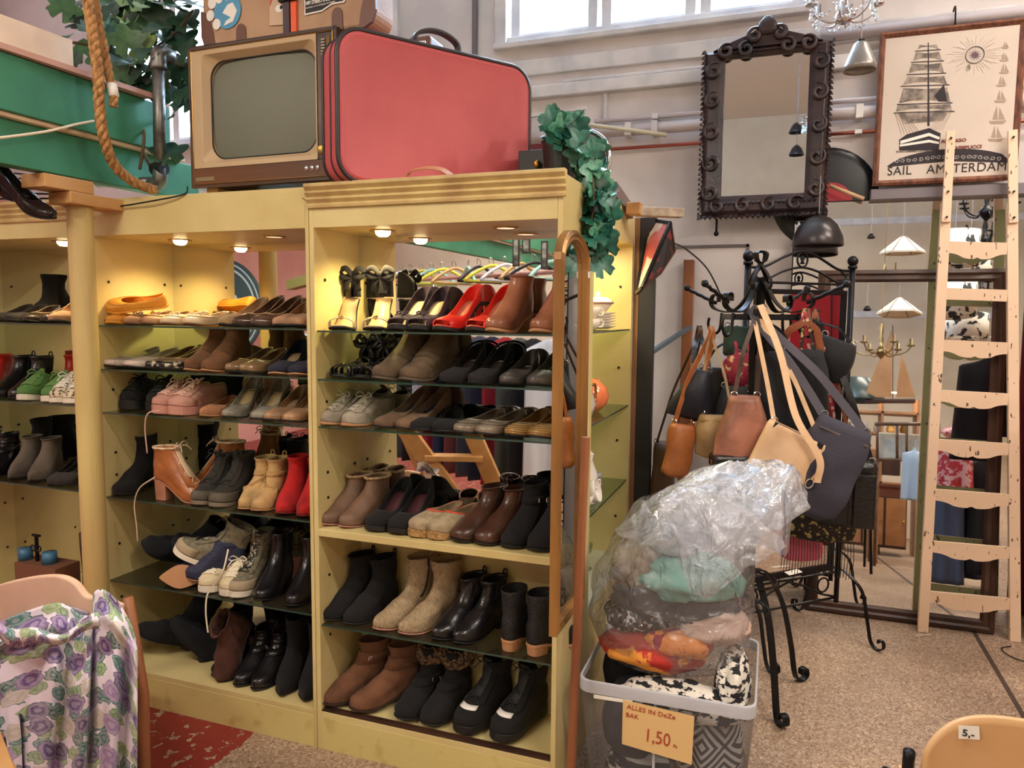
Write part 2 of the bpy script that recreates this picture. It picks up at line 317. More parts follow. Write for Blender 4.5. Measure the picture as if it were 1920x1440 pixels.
# bands, ledge and pipes on the wall
tm = lambda n, a, b, m=WALLT, bv=.006: struct(MB().span(a, b).build(n, m, bevel=bv))
tm('trim_2', (-1.9, YW-.025, 2.97), (XR, YW, 3.06)); tm('trim_3', (-1.75, YW-.05, 2.83), (XR, YW, 2.90)); tm('trim_4', (-1.3, YW-.03, 2.905), (-.2, YW, 2.925))
tm('trim_5', (-1.885, YW-.03, 0), (-1.855, YW, ZC), mat('dark_line', (120, 110, 115), .7)); tm('trim_6', (-1.06, YW-.02, 2.5), (-1.035, YW, 2.83))  # trim_5 is a plain dark upright line on the wall
tm('trim_7', (-.72, YW-.012, 1.93), (-.22, YW, 1.945), mat('dark_line', (120, 110, 115), .7), 0); tm('trim_8', (-.235, YW-.012, .0), (-.22, YW, 1.945), mat('dark_line', (120, 110, 115), .7), 0)
tm('baseboard_back', (-1.8, YW-.02, 0), (XR, YW, .12), CREAMP)
def pipe(lab, a, b, r, m, n=10, clamps=()):
    t = thing('wall_pipe', lab, 'pipe', ((a[0]+b[0])/2, a[1], a[2]))
    MB().tube([a, b], r, n).build('pipe_run', m, t, smooth=True)
    for x in clamps: MB().span((x-.018, a[1]-r-.008, a[2]-r*1.1), (x+.018, YW, a[2]+r*1.1)).build('bracket', WALLT, t, bevel=.003)
WP = mat('painted_pipe', (212, 202, 204), .4)
pipe('thick white painted pipe running along the wall left of carved mirror', (-1.6, 4.355, 2.60), (3.9, 4.355, 2.60), .032, WP, 12, (-.9, -.75, .3))
pipe('thin white painted pipe just above the thick wall pipe', (-1.1, 4.36, 2.665), (3.9, 4.36, 2.665), .013, WP, 8, (-.75,))
pipe('copper pipe under the white wall pipes', (-1.6, 4.35, 2.50), (3.9, 4.35, 2.50), .010, mat('copper', (176, 100, 84), .35, .8), 8, (-.3, .3))
pipe('highest wall pipe, pale, passing above the ship poster', (.1, 4.345, 3.0), (3.9, 4.345, 3.03), .03, WP, 12)
o = tag(MB().tube([P(1010, 222, 4.2), P(1250, 253, 4.3)], .012, 8).build('curtain_pole', mat('cream_rod', (206, 200, 178), .5), smooth=True), 'thin cream rod sloping down to the wall pipe beside the ivy', 'rod')
o = tag(MB().box(P(1045, 210, 4.15), (.33, .03, .02), Matrix.Rotation(radians(-3), 3, 'Y')).build('white_batten', WALLT), 'short white batten standing off the wall behind red suitcase', 'batten')

# ---------------------------------------------------------------- shop lights (outside the frame, above and behind the camera)
for i, (p, w) in enumerate(TUBES):
    t = thing('fluorescent_light', 'warm white ceiling tube light out of frame', 'light', p, group='ceiling tube lights')
    MB().box((0, 0, .05), (1.35, .16, .06)).build('housing', WALLT, t, world=False, bevel=.01)
    MB().tube([(-.6, 0, 0), (.6, 0, 0)], .016, 10).build('tube', TUBEM, t, world=False, smooth=True)
    for s in (-.5, .5): MB().tube([(s, 0, .08), (s, 0, ZC-p[2])], .004, 5).build('hanging_wire', BLACKM, t, world=False)
    area('tube_light', (0, 0, -.03), (0, 0, 0), 1.2, .14, w, WARM, t)

# ---------------------------------------------------------------- display cabinets
CT, CH = 1.965, 1.83
def glass_shelf(t, x0, x1, y0, y1, z, m=GLASS):
    s = MB().span((x0, y0+.002, z-.006), (x1, y1, z)).build('shelf', m, t)
    MB().span((x0, y0, z-.006), (x1, y0+.002, z)).build('shelf_edge', GEDGE, s)
def holes(t, pts, ax):
    b = MB()
    for p in pts:
        e = Vector((.003, 0, 0)) if ax == 'x' else Vector((0, .003, 0)); b.tube([Vector(p)-e, Vector(p)+e], .0055, 8)
    o = b.build('pin_holes', BLACK, t); o['kind'] = 'stuff'
def downlight(t, p, on):
    d = MB().lathe([(.030, -.002), (.043, -.004), (.046, 0), (.044, .002)], 28, p).build('downlight', BRASS, t, smooth=True)
    if on:
        MB().lathe([(.0, -.022), (.016, -.020), (.025, -.012), (.027, 0)], 20, p).build('bulb', LAMPM, d, smooth=True)
        l = bpy.data.lights.new('downlight_lamp', 'SPOT'); l.energy = on; l.color = (1, .76, .36); l.spot_size = radians(150); l.spot_blend = .8; l.shadow_soft_size = .03
        lo = bpy.data.objects.new('downlight_lamp', l); C.objects.link(lo); lo.parent = d; lo.location = root_m(d).inverted() @ Vector((p[0], p[1], p[2]-.035))
    else: MB().lathe([(.0, .0), (.030, -.0015)], 20, p).build('bulb', LAMPD, d, smooth=True)
def moulding(x0, x1, y, z0, z1, t):
    h = z1-z0; prof = [(0, 0), (.010, 0), (.012, .12), (.007, .2), (.017, .36), (.012, .45), (.024, .62), (.018, .7), (.030, .86), (.030, 1), (0, 1)]
    a = [Vector((x0, y-d, z0+k*h)) for d, k in prof]; return MB().prism(a, (x1-x0, 0, 0)).build('crown_moulding', MOULD, t, bevel=.0015)
CABS = {}
def cabinet(x0, x1, il, ir, ym, ye, shelves, lights, label, mid=None, crown=False, y0=2.15, mirr=True):
    t = thing('display_cabinet', label, 'cabinet', ((x0+x1)/2, y0, 0)); CABS[label] = t
    MB().span((x0, y0, 0), (il, ye, CT)).build('side_panel', YEL, t, bevel=.002); MB().span((ir, y0, 0), (x1, ye, CT)).build('side_panel', YEL, t, bevel=.002)
    MB().span((il, y0+.02, CT-.02), (ir, ye, CT)).build('top_panel', YEL2, t); MB().span((il, y0+.02, CH), (ir, ym+.004, CH+.015)).build('soffit_panel', YEL, t)
    MB().span((il, y0, CH), (ir, y0+.018, CT)).build('fascia', YEL, t, bevel=.001)
    MB().span((il, y0, 0), (ir, y0+.02, .12)).build('plinth', YEL2, t, bevel=.001); MB().span((il, y0+.001, .12), (ir, ym, .14)).build('base_panel', YEL, t, bevel=.001)
    zb = mid if mid else .14
    MB().span((il, ym, zb), (ir, ym+.005, CH)).build('mirror', MIR, t)
    MB().span((il, ym+.006, .14), (ir, ye, CH)).build('back_panel', YEL, t)
    if mid:
        MB().span((il, ym-.006, .14), (ir, ym+.005, mid-.026)).build('lower_back_panel', YEL, t); MB().span((il, y0, mid-.026), (ir, ym+.005, mid)).build('middle_shelf', YEL, t, bevel=.002)
    for z in shelves: glass_shelf(t, il+.002, ir-.002, y0+.008, ym-.004, z, GLASS if z > .9 else GLASSD)
    for p, on in lights: downlight(t, p, on)
    hp = [(il, y, z) for z in (1.66, 1.24, .99, .90, .62, .40) for y in (y0+.06, ym-.045)]
    holes(t, hp+[(ir, p[1], p[2]) for p in hp], 'x')
    if crown: moulding(x0, x1+.012, y0, 1.893, CT+.006, t)
    return t
SB = [1.4935, 1.3255, 1.1575, .823, .487]; SC = [1.4885, 1.3235, 1.1605, .458]; SA = [1.4965, 1.176, .833]
cB = cabinet(-2.50, -1.519, -2.484, -1.533, 2.535, 2.56, SB, [(Vector((-2.267, 2.36, CH)), 11), (Vector((-1.82, 2.36, CH)), 0)], 'middle yellow shoe cabinet with plain fascia and five glass shelves')
cC = cabinet(-1.517, -.634, -1.499, -.650, 2.430, 2.515, SC, [(Vector((-1.316, 2.29, CH)), 13), (Vector((-.881, 2.33, CH)), 0)], 'right yellow shoe cabinet with crown moulding, the red suitcase on top', mid=.803, crown=True)
cA = cabinet(-3.54, -2.503, -3.522, -2.52, 2.535, 2.56, SA, [(PZ(120, 452, CH), 9)], 'left yellow shoe cabinet cut off by the picture edge', crown=True)
MB().span((-1.499, 2.153, .141), (-.65, 2.168, .146)).span((-1.499, 2.172, .141), (-.65, 2.176, .150)).build('sliding_track', DKWOOD, cC)
MB().tube([P(577, 378, 2.145), P(566, 371, 2.13)], .0012, 5).build('nail', BLACKM, cB)
# cabinet D, standing behind and facing right
X0 = -.636
cD = thing('display_cabinet', 'yellow cabinet facing right, holding crockery behind arched mirror', 'cabinet', (X0-.2, 2.9, 0))
MB().span((X0-.40, 2.52, 0), (X0, 2.545, 1.985)).build('side_panel', YEL, cD); MB().span((X0-.40, 3.22, 0), (X0, 3.245, 1.985)).build('side_panel', YEL, cD, bevel=.001)
MB().span((X0-.40, 2.545, .0), (X0-.385, 3.22, 1.985)).build('back_panel', YEL, cD); MB().span((X0-.02, 2.545, 1.845), (X0, 3.22, 1.985)).build('fascia', YEL, cD)
MB().span((X0-.385, 2.545, 1.97), (X0-.02, 3.22, 1.985)).build('top_panel', YEL, cD); MB().span((X0-.385, 2.545, 1.845), (X0-.02, 3.22, 1.855)).build('soffit_panel', YEL, cD)
MB().span((X0-.385, 2.545, .475), (X0, 3.22, .495)).build('bottom_shelf', mat('pale_shelf', (214, 214, 190), .5), cD); MB().span((X0-.02, 2.545, 0), (X0, 3.22, .474)).build('plinth', YEL2, cD)
for z in (1.489, 1.159, .829):
    s = MB().span((X0-.383, 2.547, z-.006), (X0-.006, 3.218, z)).build('shelf', GLASS, cD); MB().span((X0-.006, 2.547, z-.006), (X0-.004, 3.218, z)).build('shelf_edge', GEDGE, s)
holes(cD, [(X0-.05, 3.219, z) for z in (1.67, 1.32, 1.0, .66)], 'y')
MB().span((X0+.001, 2.75, 1.875), (X0+.002, 2.84, 1.90)).build('price_label', WHITE, cD)
l = area('cabinet_lamp', (X0-.16, 2.9, 1.835), (0, 0, 0), .1, .3, 5, (1, .80, .45))
o = tag(MB().bar(P(1148, 352, 2.9), P(1182, 400, 3.1), .03, .05).build('moulding_strip', mat('grey_moulding', (116, 98, 96), .5)), 'grey moulding strip lying on the far cabinet behind the trailing ivy', 'moulding')
o = tag(MB().box(P(1190, 391, 3.0)+Vector((0, 0, -.002)), (.055, .07, .045)).build('wood_block', PINE, bevel=.002), 'small square pine block at the end of grey moulding strip', 'wood block')
o = tag(MB().bar(P(1196, 397, 3.02), P(1278, 400, 3.12), .05, .035).build('wooden_batten', mat('grey_pine', (190, 172, 150), .5, col2=(150, 130, 112), ns=20), bevel=.002), 'pale wooden batten sticking out right from the far cabinet top', 'batten')
o = tag(MB().span((-.612, 3.25, 0), (-.545, 3.29, 1.965)).build('dark_board', mat('black_board', (40, 40, 46), .6), bevel=.002), 'tall black board standing against the far cabinet side', 'board')
o = tag(MB().span((-.636, 3.25, 0), (-.613, 3.30, 1.965)).build('wooden_edging', mat('brown_edge', (140, 100, 66), .5), bevel=.002), 'tall brown wooden strip left of the black board', 'wooden strip')
# ---------------------------------------------------------------- shoes
def clerp(tab, s):
    for (a, va), (b, vb) in zip(tab, tab[1:]):
        if s <= b: k = (s-a)/(b-a) if b > a else 0; return va+(vb-va)*k
    return tab[-1][1]
FOOT = {'round': [(0, 0), (.01, .3), (.04, .5), (.1, .62), (.2, .68), (.35, .68), (.5, .78), (.62, .93), (.72, 1), (.82, .97), (.9, .84), (.955, .6), (.985, .34), (1, 0)],
        'almond': [(0, 0), (.01, .3), (.04, .5), (.1, .60), (.2, .66), (.35, .66), (.5, .78), (.62, .95), (.72, 1), (.82, .88), (.9, .66), (.955, .42), (.985, .22), (1, 0)],
        'point': [(0, 0), (.01, .3), (.04, .48), (.1, .58), (.2, .62), (.35, .62), (.5, .78), (.62, .97), (.70, 1), (.8, .78), (.88, .52), (.95, .26), (.985, .12), (1, 0)],
        'square': [(0, 0), (.01, .3), (.04, .5), (.1, .60), (.2, .66), (.35, .66), (.5, .78), (.62, .95), (.72, 1), (.82, .94), (.9, .84), (.96, .72), (.99, .5), (1, 0)]}
NT = 32
def sm(a, b, x): x = min(1, max(0, (x-a)/(b-a))); return x*x*(3-2*x)
class Shoe:
    def __init__(s, toe='round', L=.262, w=.046, hh=.015, ts=.006, rings=(), plat=0):
        s.L, s.w, s.hh, s.ts, s.toe, s.plat = L, w, hh, ts, FOOT[toe], plat; s.rings = rings
    def zs(s, q):   # underside of the sole at q (0 heel .. 1 toe)
        return s.hh*(1-sm(.10, .68, q)) + .010*max(0, (q-.72)/.28)**2
    def y(s, q): return s.L/2-q*s.L
    def ringpt(s, R, th):
        sb, sf, hb, hf, w, e, k, dip = R
        st = (1-cos(th))/2; q = sb+(sf-sb)*st
        W = (1-e)*clerp(s.toe, st)+e*abs(sin(th))*.98
        qq = min(1, max(0, q)); z0 = k*s.zs(qq)+(1-k)*s.zs(0)
        return Vector(((1 if th < pi else -1)*W*s.w*w, s.y(q), z0+s.ts+s.plat+hb+(hf-hb)*st-dip*sin(th)**2))
    def S(s, th, t):
        th %= 2*pi; n = len(s.rings)-1; u = t*n; i = min(n-1, max(0, int(u))); f = u-i
        R = s.rings; b = s.ringpt(R[i], th); c = s.ringpt(R[i+1], th)
        a = s.ringpt(R[i-1], th) if i > 0 else b*1.0-(c-b)*.5; d = s.ringpt(R[i+2], th) if i+2 <= n else c*2-b
        if i == 0: a = b+(b-c)*.2
        return .5*((2*b)+(c-a)*f+(2*a-5*b+4*c-d)*f*f+(3*b-a-3*c+d)*f**3)
    def N(s, th, t):
        e = .02; a = s.S(th+e, t)-s.S(th-e, t); b = s.S(th, min(1, t+e))-s.S(th, max(0, t-e)); n = a.cross(b)
        if n.length < 1e-9: return Vector((0, 0, 1))
        n.normalize(); c = s.S(th, t); cc = Vector((0, c.y*.9, .03))
        return n if n.dot(c-cc) > 0 else -n
    def upper(s, parent, m, per=5, hole=None, solid=.0028, noise_=0):
        nv = (len(s.rings)-1)*per+1; mb = MB(); vs = []
        for i in range(NT):
            th = 2*pi*i/NT
            for j in range(nv):
                p = s.S(th, j/(nv-1))
                if noise_ and j > 1: p = p+s.N(th, j/(nv-1))*noise.noise(p*38)*noise_
                vs.append(p)
        fs = []
        for i in range(NT):
            for j in range(nv-1):
                if hole and abs((2*pi*(i+.5)/NT)-pi) < hole[0] and hole[1] < (j+.5)/(nv-1) < hole[2]: continue
                fs.append((i*nv+j, ((i+1) % NT)*nv+j, ((i+1) % NT)*nv+j+1, i*nv+j+1))
        mb.add(vs, fs); o = mb.build('upper', m, parent, world=False, smooth=True, weld=False)
        md = o.modifiers.new('s', 'SOLIDIFY'); md.thickness = solid; md.offset = -1; return o
    def outline(s, sc, h, rg=(0, 1), n=20, usew=1):
        out = []
        for i in range(n+1):
            q = rg[0]+(rg[1]-rg[0])*(1-cos(pi*i/n))/2; out.append((clerp(s.toe, q)*s.w*sc*usew, q))
        return out
    def slab(s, sc, zlo, zhi, rg=(0, 1), n=20):   # zlo, zhi: functions of q
        o = s.outline(sc, 0, rg, n); mb = MB(); vs = []; k = (1-sc)*.04
        for (w, q) in o:
            y = s.y(q)*(1+(sc-1)*.45)
            vs += [(-w, y, zlo(q)), (w, y, zlo(q)), (w, y, zhi(q)), (-w, y, zhi(q))]
        fs = [(i*4+k, i*4+(k+1) % 4, i*4+4+(k+1) % 4, i*4+4+k) for i in range(n) for k in range(4)]+[(3, 2, 1, 0), (n*4, n*4+1, n*4+2, n*4+3)]
        return mb.add(vs, fs)
    def sole(s, parent, m, flat=False, name='sole', sc=1.05):
        lo = (lambda q: .0 if q < .75 else .006*((q-.75)/.25)**2) if flat else (lambda q: s.zs(q)+(0 if q > .5 else 0))
        return s.slab(sc, lo, lambda q: s.zs(q)+s.ts+s.plat).build(name, m, parent, world=False, bevel=.0015, seg=1)
    def insole(s, parent, m, h=.004):
        return s.slab(.92, lambda q: s.zs(q)+s.ts+s.plat, lambda q: s.zs(q)+s.ts+s.plat+h).build('insole', m, parent, world=False, smooth=True)
    def block(s, parent, m, q1=.24, taper=.8):
        n = 8; top = []; bot = []
        for i in range(n+1):
            q = q1*(1-cos(pi*i/n))/2; top.append((clerp(s.toe, q)*s.w*1.0, q))
        L = [Vector((-w, s.y(q), s.zs(q)+.002)) for w, q in top]+[Vector((w, s.y(q), s.zs(q)+.002)) for w, q in reversed(top)]
        cy = s.y(q1*.45)
        B = [Vector((v.x*taper, cy+(v.y-cy)*taper, 0)) for v in L]; k = len(L)
        return MB().add(L+B, [tuple(range(k)), tuple(reversed(range(k, 2*k)))]+[(i, k+i, k+(i+1) % k, (i+1) % k) for i in range(k)]).build('heel', m, parent, world=False, bevel=.001, seg=1)
    def stiletto(s, parent, m, r=.006):
        y = s.y(.05); return MB().tube([(0, y-.006, s.zs(.1)+.004), (0, y+.002, s.hh*.75), (0, y+.004, s.hh*.4), (0, y+.002, 0)], [.019, .012, r, r], 10).build('heel', m, parent, world=False, smooth=True)
    def patch(s, name, m, parent, th0, th1, t0, t1, off=.0015, n=10, k=5, solid=.0015):
        o = MB().grid(n+1, k+1, lambda u, v: s.S(th0+(th1-th0)*u, t0+(t1-t0)*v)+s.N(th0+(th1-th0)*u, t0+(t1-t0)*v)*off).build(name, m, parent, world=False, smooth=True)
        md = o.modifiers.new('s', 'SOLIDIFY'); md.thickness = solid; md.offset = 0; return o
    def band(s, name, m, parent, t0, t1, off=.002, solid=.002, fur=0):
        def fn(u, v):
            t = t0+(t1-t0)*v; th = 2*pi*u; p = s.S(th, t)+s.N(th, t)*(off+(fur*sin(pi*v) if fur else 0)); return p+(Vector((rnd.random()-.5, rnd.random()-.5, rnd.random()-.5))*fur*.5 if fur else Vector())
        o = MB().grid(NT if not fur else 60, 3 if not fur else 9, fn, cu=True).build(name, m, parent, world=False, smooth=not fur)
        md = o.modifiers.new('s', 'SOLIDIFY'); md.thickness = solid; md.offset = 0; return o
    def laces(s, parent, m, t0, t1, n=5, r=.0016, sp=.42, bow=True):
        mb = MB(); pl = []; pr_ = []
        for i in range(n):
            t = t0+(t1-t0)*i/(n-1); a = s.S(pi-sp, t)+s.N(pi-sp, t)*.003; b = s.S(pi+sp, t)+s.N(pi+sp, t)*.003; pl.append(a); pr_.append(b)
        for i in range(n):
            mid = (pl[i]+pr_[i])/2+s.N(pi, t0+(t1-t0)*i/(n-1))*.005
            mb.tube(crv([pl[i], mid, pr_[i]], 4), r, 5)
            if i < n-1:
                for A, B in ((pl[i], pr_[i+1]), (pr_[i], pl[i+1])): mb.tube(crv([A, (A+B)/2+Vector((0, -.004, .006)), B], 4), r, 5)
        if bow:
            c = (pl[-1]+pr_[-1])/2+Vector((0, -.004, .006))
            for sx in (-1, 1):
                mb.tube(crv([c, c+Vector((sx*.020, -.008, .014)), c+Vector((sx*.036, -.012, .002)), c+Vector((sx*.022, -.010, -.004)), c], 4), r, 5)
                mb.tube(crv([c, c+Vector((sx*.018, -.020, -.002)), c+Vector((sx*.030, -.036, -.022))], 4), r, 5)
        return mb.build('laces', m, parent, world=False, smooth=True)
# ring: (s_back, s_front, h_back, h_front, width, ellipse, follow-sole, dip)
R0 = (0, 1, 0, 0, 1, 0, 1, 0)
def rings_pump(d=.0, th=.70): return [R0, (-.003, .97, .030, .022, 1.03, .05, 1, 0), (.005, th, .052+d, .046, .80, .35, 1, .020)]
def rings_flat(d=.0, th=.72): return [R0, (-.003, .97, .026, .020, 1.04, .05, 1, 0), (.008, th, .044+d, .038, .80, .35, 1, .012)]
def rings_oxf(): return [R0, (-.005, .975, .028, .026, 1.03, .05, 1, 0), (-.005, .82, .050, .050, .98, .3, 1, .004), (.01, .50, .072, .088, .66, .8, 1, .012)]
def rings_boot(h, lean=0, wtop=.86, slouch=0): return [R0, (-.01, .975, .030, .028, 1.03, .05, 1, 0), (-.012, .80, .055, .055, .98, .35, 1, 0), (.0, .50, .082, .092, .74, .9, .4, 0), (.005+lean*.4, .43+lean*.4, .090+h*.5, .103+h*.45, wtop*.92, 1, 0, 0), (-.012+lean, .46+lean, .090+h, .090+h, wtop, 1, 0, 0)]
_sm = {}
def leather(name, col, rough=.35, col2=None): return mat(name, col, rough, 0, col2=col2 or tuple(c*.72 for c in col), ns=9, bump=.25, bs=70, coat=.15 if rough < .4 else 0)
def suede(name, col, col2=None): return mat(name, col, .95, 0, col2=col2 or tuple(c*.78 for c in col), ns=14, bump=.3, bs=220, sheen=.03)
SOLEB = mat('sole_black', (24, 22, 22), .6); SOLET = mat('sole_tan', (186, 136, 96), .55); SOLEW = mat('sole_white', (226, 216, 196), .6); LIN = mat('lining_tan', (196, 160, 124), .7); LIND = mat('lining_dark', (52, 36, 32), .8); WOODH = mat('stacked_heel', (150, 100, 66), .5, col2=(120, 76, 50), ns=60, stretch=(.05, .05, 1))

def build_shoe(kind, root, o):
    m = o['m']; toe = o.get('toe', 'round'); hh = o.get('hh', .012); L = o.get('L', .262); w = o.get('w', .044); sole = o.get('sole', SOLEB); lin = o.get('lin', LIN); ts = o.get('ts', .005); plat = o.get('plat', 0)
    if kind in ('pump', 'flat', 'loafer', 'espadrille', 'sling'):
        th = o.get('th', .70); rg = rings_pump(o.get('d', 0), th) if kind in ('pump', 'sling') else rings_flat(o.get('d', 0), th)
        if kind == 'espadrille': rg = [R0, (-.003, .97, .03, .028, 1.02, .1, 1, 0), (.01, .62, .05, .055, .84, .4, 1, .012)]
        s = Shoe(toe, L, w, hh, ts, rg, plat)
        s.upper(root, m, hole=(.5, .05, .55) if o.get('peep') else None)
        s.sole(root, sole, flat=o.get('flatsole', False)); s.insole(root, lin)
        if o.get('stiletto'): s.stiletto(root, o.get('hm', m), o.get('hr', .006))
        elif hh > .01 and not o.get('flatsole'): s.block(root, o.get('hm', m if hh > .03 else sole), .24 if hh < .05 else .22, o.get('taper', .85))
        if o.get('rim'): s.band('edging', o['rim'], root, .96, 1.0, .0015)
        if kind == 'loafer': s.patch('saddle_strap', o.get('m2', m), root, pi-1.25, pi+1.25, .66, .92, .0022)
        if o.get('bow'):
            c = s.S(pi, .93)+Vector((0, -.004, .003)); b = MB()
            for sx in (-1, 1): b.tube(crv([c, c+Vector((sx*.012, .002, .006)), c+Vector((sx*.022, 0, .002)), c+Vector((sx*.011, -.003, -.002)), c], 4), .0025, 6); b.tube([c, c+Vector((sx*.008, -.014, -.002)), c+Vector((sx*.013, -.028, -.007))], .002, 5)
            b.build('bow', o.get('m2', m), root, world=False, smooth=True)
        if o.get('cap'): s.patch('toe_cap', o['cap'], root, pi-1.35, pi+1.35, .04, .60, .001)
        if o.get('stripes'):
            for t in (.15, .3, .45, .6, .75): s.patch('toe_piping', o['stripes'], root, pi-1.1, pi+1.1, t, t+.03, .0015, k=1)
        if o.get('label'): MB().box((0, L*.33, s.zs(.2)+s.ts+plat+.0055), (.02, .03, .001)).build('size_label', WHITE if o['label'] == 1 else BLACK, root, world=False)
        if kind == 'sling': MB().ribbon(crv([s.S(pi/2+.2, .95), (w*.7, L*.36, s.zs(0)+.055), (0, L*.505, s.zs(0)+.07), (-w*.7, L*.36, s.zs(0)+.055), s.S(-pi/2-.2, .95)], 6), .008, (0, 0, 1)).build('heel_strap', m, root, world=False, smooth=True)
    elif kind == 'sandal':
        s = Shoe(toe, L, w, hh, ts, rings_pump(), plat); s.sole(root, sole); s.insole(root, lin)
        if o.get('stiletto'): s.stiletto(root, m)
        s.patch('toe_strap', o.get('m2', m), root, pi-1.6, pi+1.6, .0, .0, .0) if False else None
        for q, wd in o.get('straps', ((.80, .026),)):
            y = s.y(q); z = s.zs(q)+s.ts; ww = clerp(s.toe, q)*w
            MB().ribbon(crv([(-ww, y, z), (-ww*.92, y+.002, z+.028), (0, y+.004, z+.04), (ww*.92, y+.002, z+.028), (ww, y, z)], 5), wd, (0, 1, .25), .003).build('strap', o.get('m2', m), root, world=False, smooth=True)
        if o.get('cuff'):
            z = s.zs(0)+.012; yc = s.y(.13)
            MB().grid(24, 6, lambda u, v: Vector((.030*sin((u-.5)*5.2)*(1-.1*v), yc+.036*cos((u-.5)*5.2)*(1-.15*v), z+(.075+.02*cos((u-.5)*5.2))*v))).build('ankle_cuff', m, root, world=False, smooth=True, solid=.003)
            b = MB()
            for sx in (-1, 1):
                c = Vector((.01, yc-.03, z+.075)); b.ribbon(crv([c, c+Vector((sx*.022, -.010, .024)), c+Vector((sx*.045, -.004, .012)), c+Vector((sx*.03, -.012, -.008)), c], 5), .022, (0, .5, 1), .003)
                b.ribbon(crv([c, c+Vector((sx*.018, -.008, -.028)), c+Vector((sx*.024, -.005, -.055))], 4), .018, (1, 0, .3), .003)
            b.build('bow', m, root, world=False, smooth=True)
        if o.get('gem'): MB().ball((0, s.y(.8)-.004, .045), .009, 8, (1, .5, 1)).build('buckle', BRASS, root, world=False)
    elif kind in ('oxford', 'sneaker'):
        s = Shoe(toe, L, w, hh, ts, rings_oxf(), plat); s.upper(root, m, per=4); s.sole(root, sole, flat=True, sc=1.06); s.insole(root, lin)
        s.patch('tongue', o.get('m2', m), root, pi-.36, pi+.36, .58, 1.12, .003); s.patch('facing', m, root, pi-.75, pi-.38, .52, .98, .0025); s.patch('facing', m, root, pi+.38, pi+.75, .52, .98, .0025)
        s.laces(root, o.get('lm', m), .56, .95, 5, o.get('lr', .0018))
        if kind == 'sneaker': s.patch('heel_tab', o.get('m2', m), root, -.5, .5, .3, .98, .002); s.patch('toe_cap', o.get('m2', m), root, pi-1.2, pi+1.2, .03, .34, .0015)
    elif kind == 'boot':
        h = o.get('h', .06); s = Shoe(toe, L, w, hh, ts, rings_boot(h, o.get('lean', 0), o.get('wt', .86)), plat)
        s.upper(root, m, per=3, noise_=o.get('crumple', .003)); s.sole(root, sole, flat=o.get('flatsole', False)); s.insole(root, LIND)
        if hh > .01 and not o.get('flatsole'): s.block(root, o.get('hm', sole), .26, o.get('taper', .9))
        if o.get('gore'):
            for c in (pi/2, 3*pi/2): s.patch('elastic_gore', o['gore'], root, c-.45, c+.45, .62, .97, .0015)
        if o.get('tab'): p = s.S(0, 1); MB().tube(crv([p+Vector((-.007, -.002, -.02)), p+Vector((-.006, 0, .012)), p+Vector((.006, 0, .012)), p+Vector((.007, -.002, -.02))], 4), .003, 5).build('pull_tab', o.get('m2', m), root, world=False, smooth=True)
        if o.get('strap'):
            a, b = o['strap']; s.band('strap', o.get('m2', m), root, a, b, .003, .003)
            p = s.S(pi/2+.5, (a+b)/2); n = s.N(pi/2+.5, (a+b)/2); MB().box(p+n*.006, (.006, .018, .016)).build('buckle', CHROME, root, world=False, bevel=.002)
        if o.get('strap2'): a, b = o['strap2']; s.band('strap', o.get('m2', m), root, a, b, .003, .003)
        if o.get('zip'): s.patch('zip', o['zip'], root, pi/2-.03, pi/2+.10, .50, 1.0, .002, n=2)
        if o.get('lace'): s.patch('tongue', o.get('m2', m), root, pi-.4, pi+.4, .48, 1.08, .0035); s.laces(root, o['lace'], .42, .95, 7, .002, .5, True); s.patch('facing', m, root, pi-.8, pi-.42, .40, .98, .003); s.patch('facing', m, root, pi+.42, pi+.8, .40, .98, .003)
        if o.get('lining'): s.band('lining_cuff', o['lining'], root, .94, 1.01, -.002, .006, fur=.004)
        if o.get('fur'): s.band('fur_collar', o['fur'], root, .72, 1.0, .004, .006, fur=.014)
        if o.get('cap'): s.patch('toe_cap', o['cap'], root, pi-1.3, pi+1.3, .02, .26, .0015)
        if o.get('welt'): s.slab(1.09, lambda q: s.zs(q)+s.ts*.3, lambda q: s.zs(q)+s.ts+.002).build('welt', o['welt'], root, world=False)
        if o.get('flash'): s.patch('white_flash', WHITE, root, pi-.55, pi+.45, .33, .40, .003, n=6, k=2)
        if o.get('cross'):
            s.band('strap', o.get('m2', m), root, .60, .68, .003, .003); MB().ribbon([s.S(a, t)+s.N(a, t)*.005 for a, t in ((pi/2-.6, .78), (pi/2, .66), (pi/2+.7, .56), (pi, .48), (3*pi/2-.6, .40), (3*pi/2, .30))], .014, (0, .2, 1), .003).build('cross_strap', o.get('m2', m), root, world=False)
    return s.L
PROTO = {}; STYLE = {}
SHOES = []
def fit_phi(tx, hx, z, yt, L):
    T = P(tx, 600, yt)
    for _ in range(6):
        x, y = proj((T.x, yt, z+.01)); T = T+Vector(((tx-x)/FOC*2.6, 0, 0))
    return min((abs(proj((T.x+L*sin(radians(k)), yt+L*cos(radians(k)), z+.01))[0]-hx), radians(k)) for k in range(-30, 66))[1]
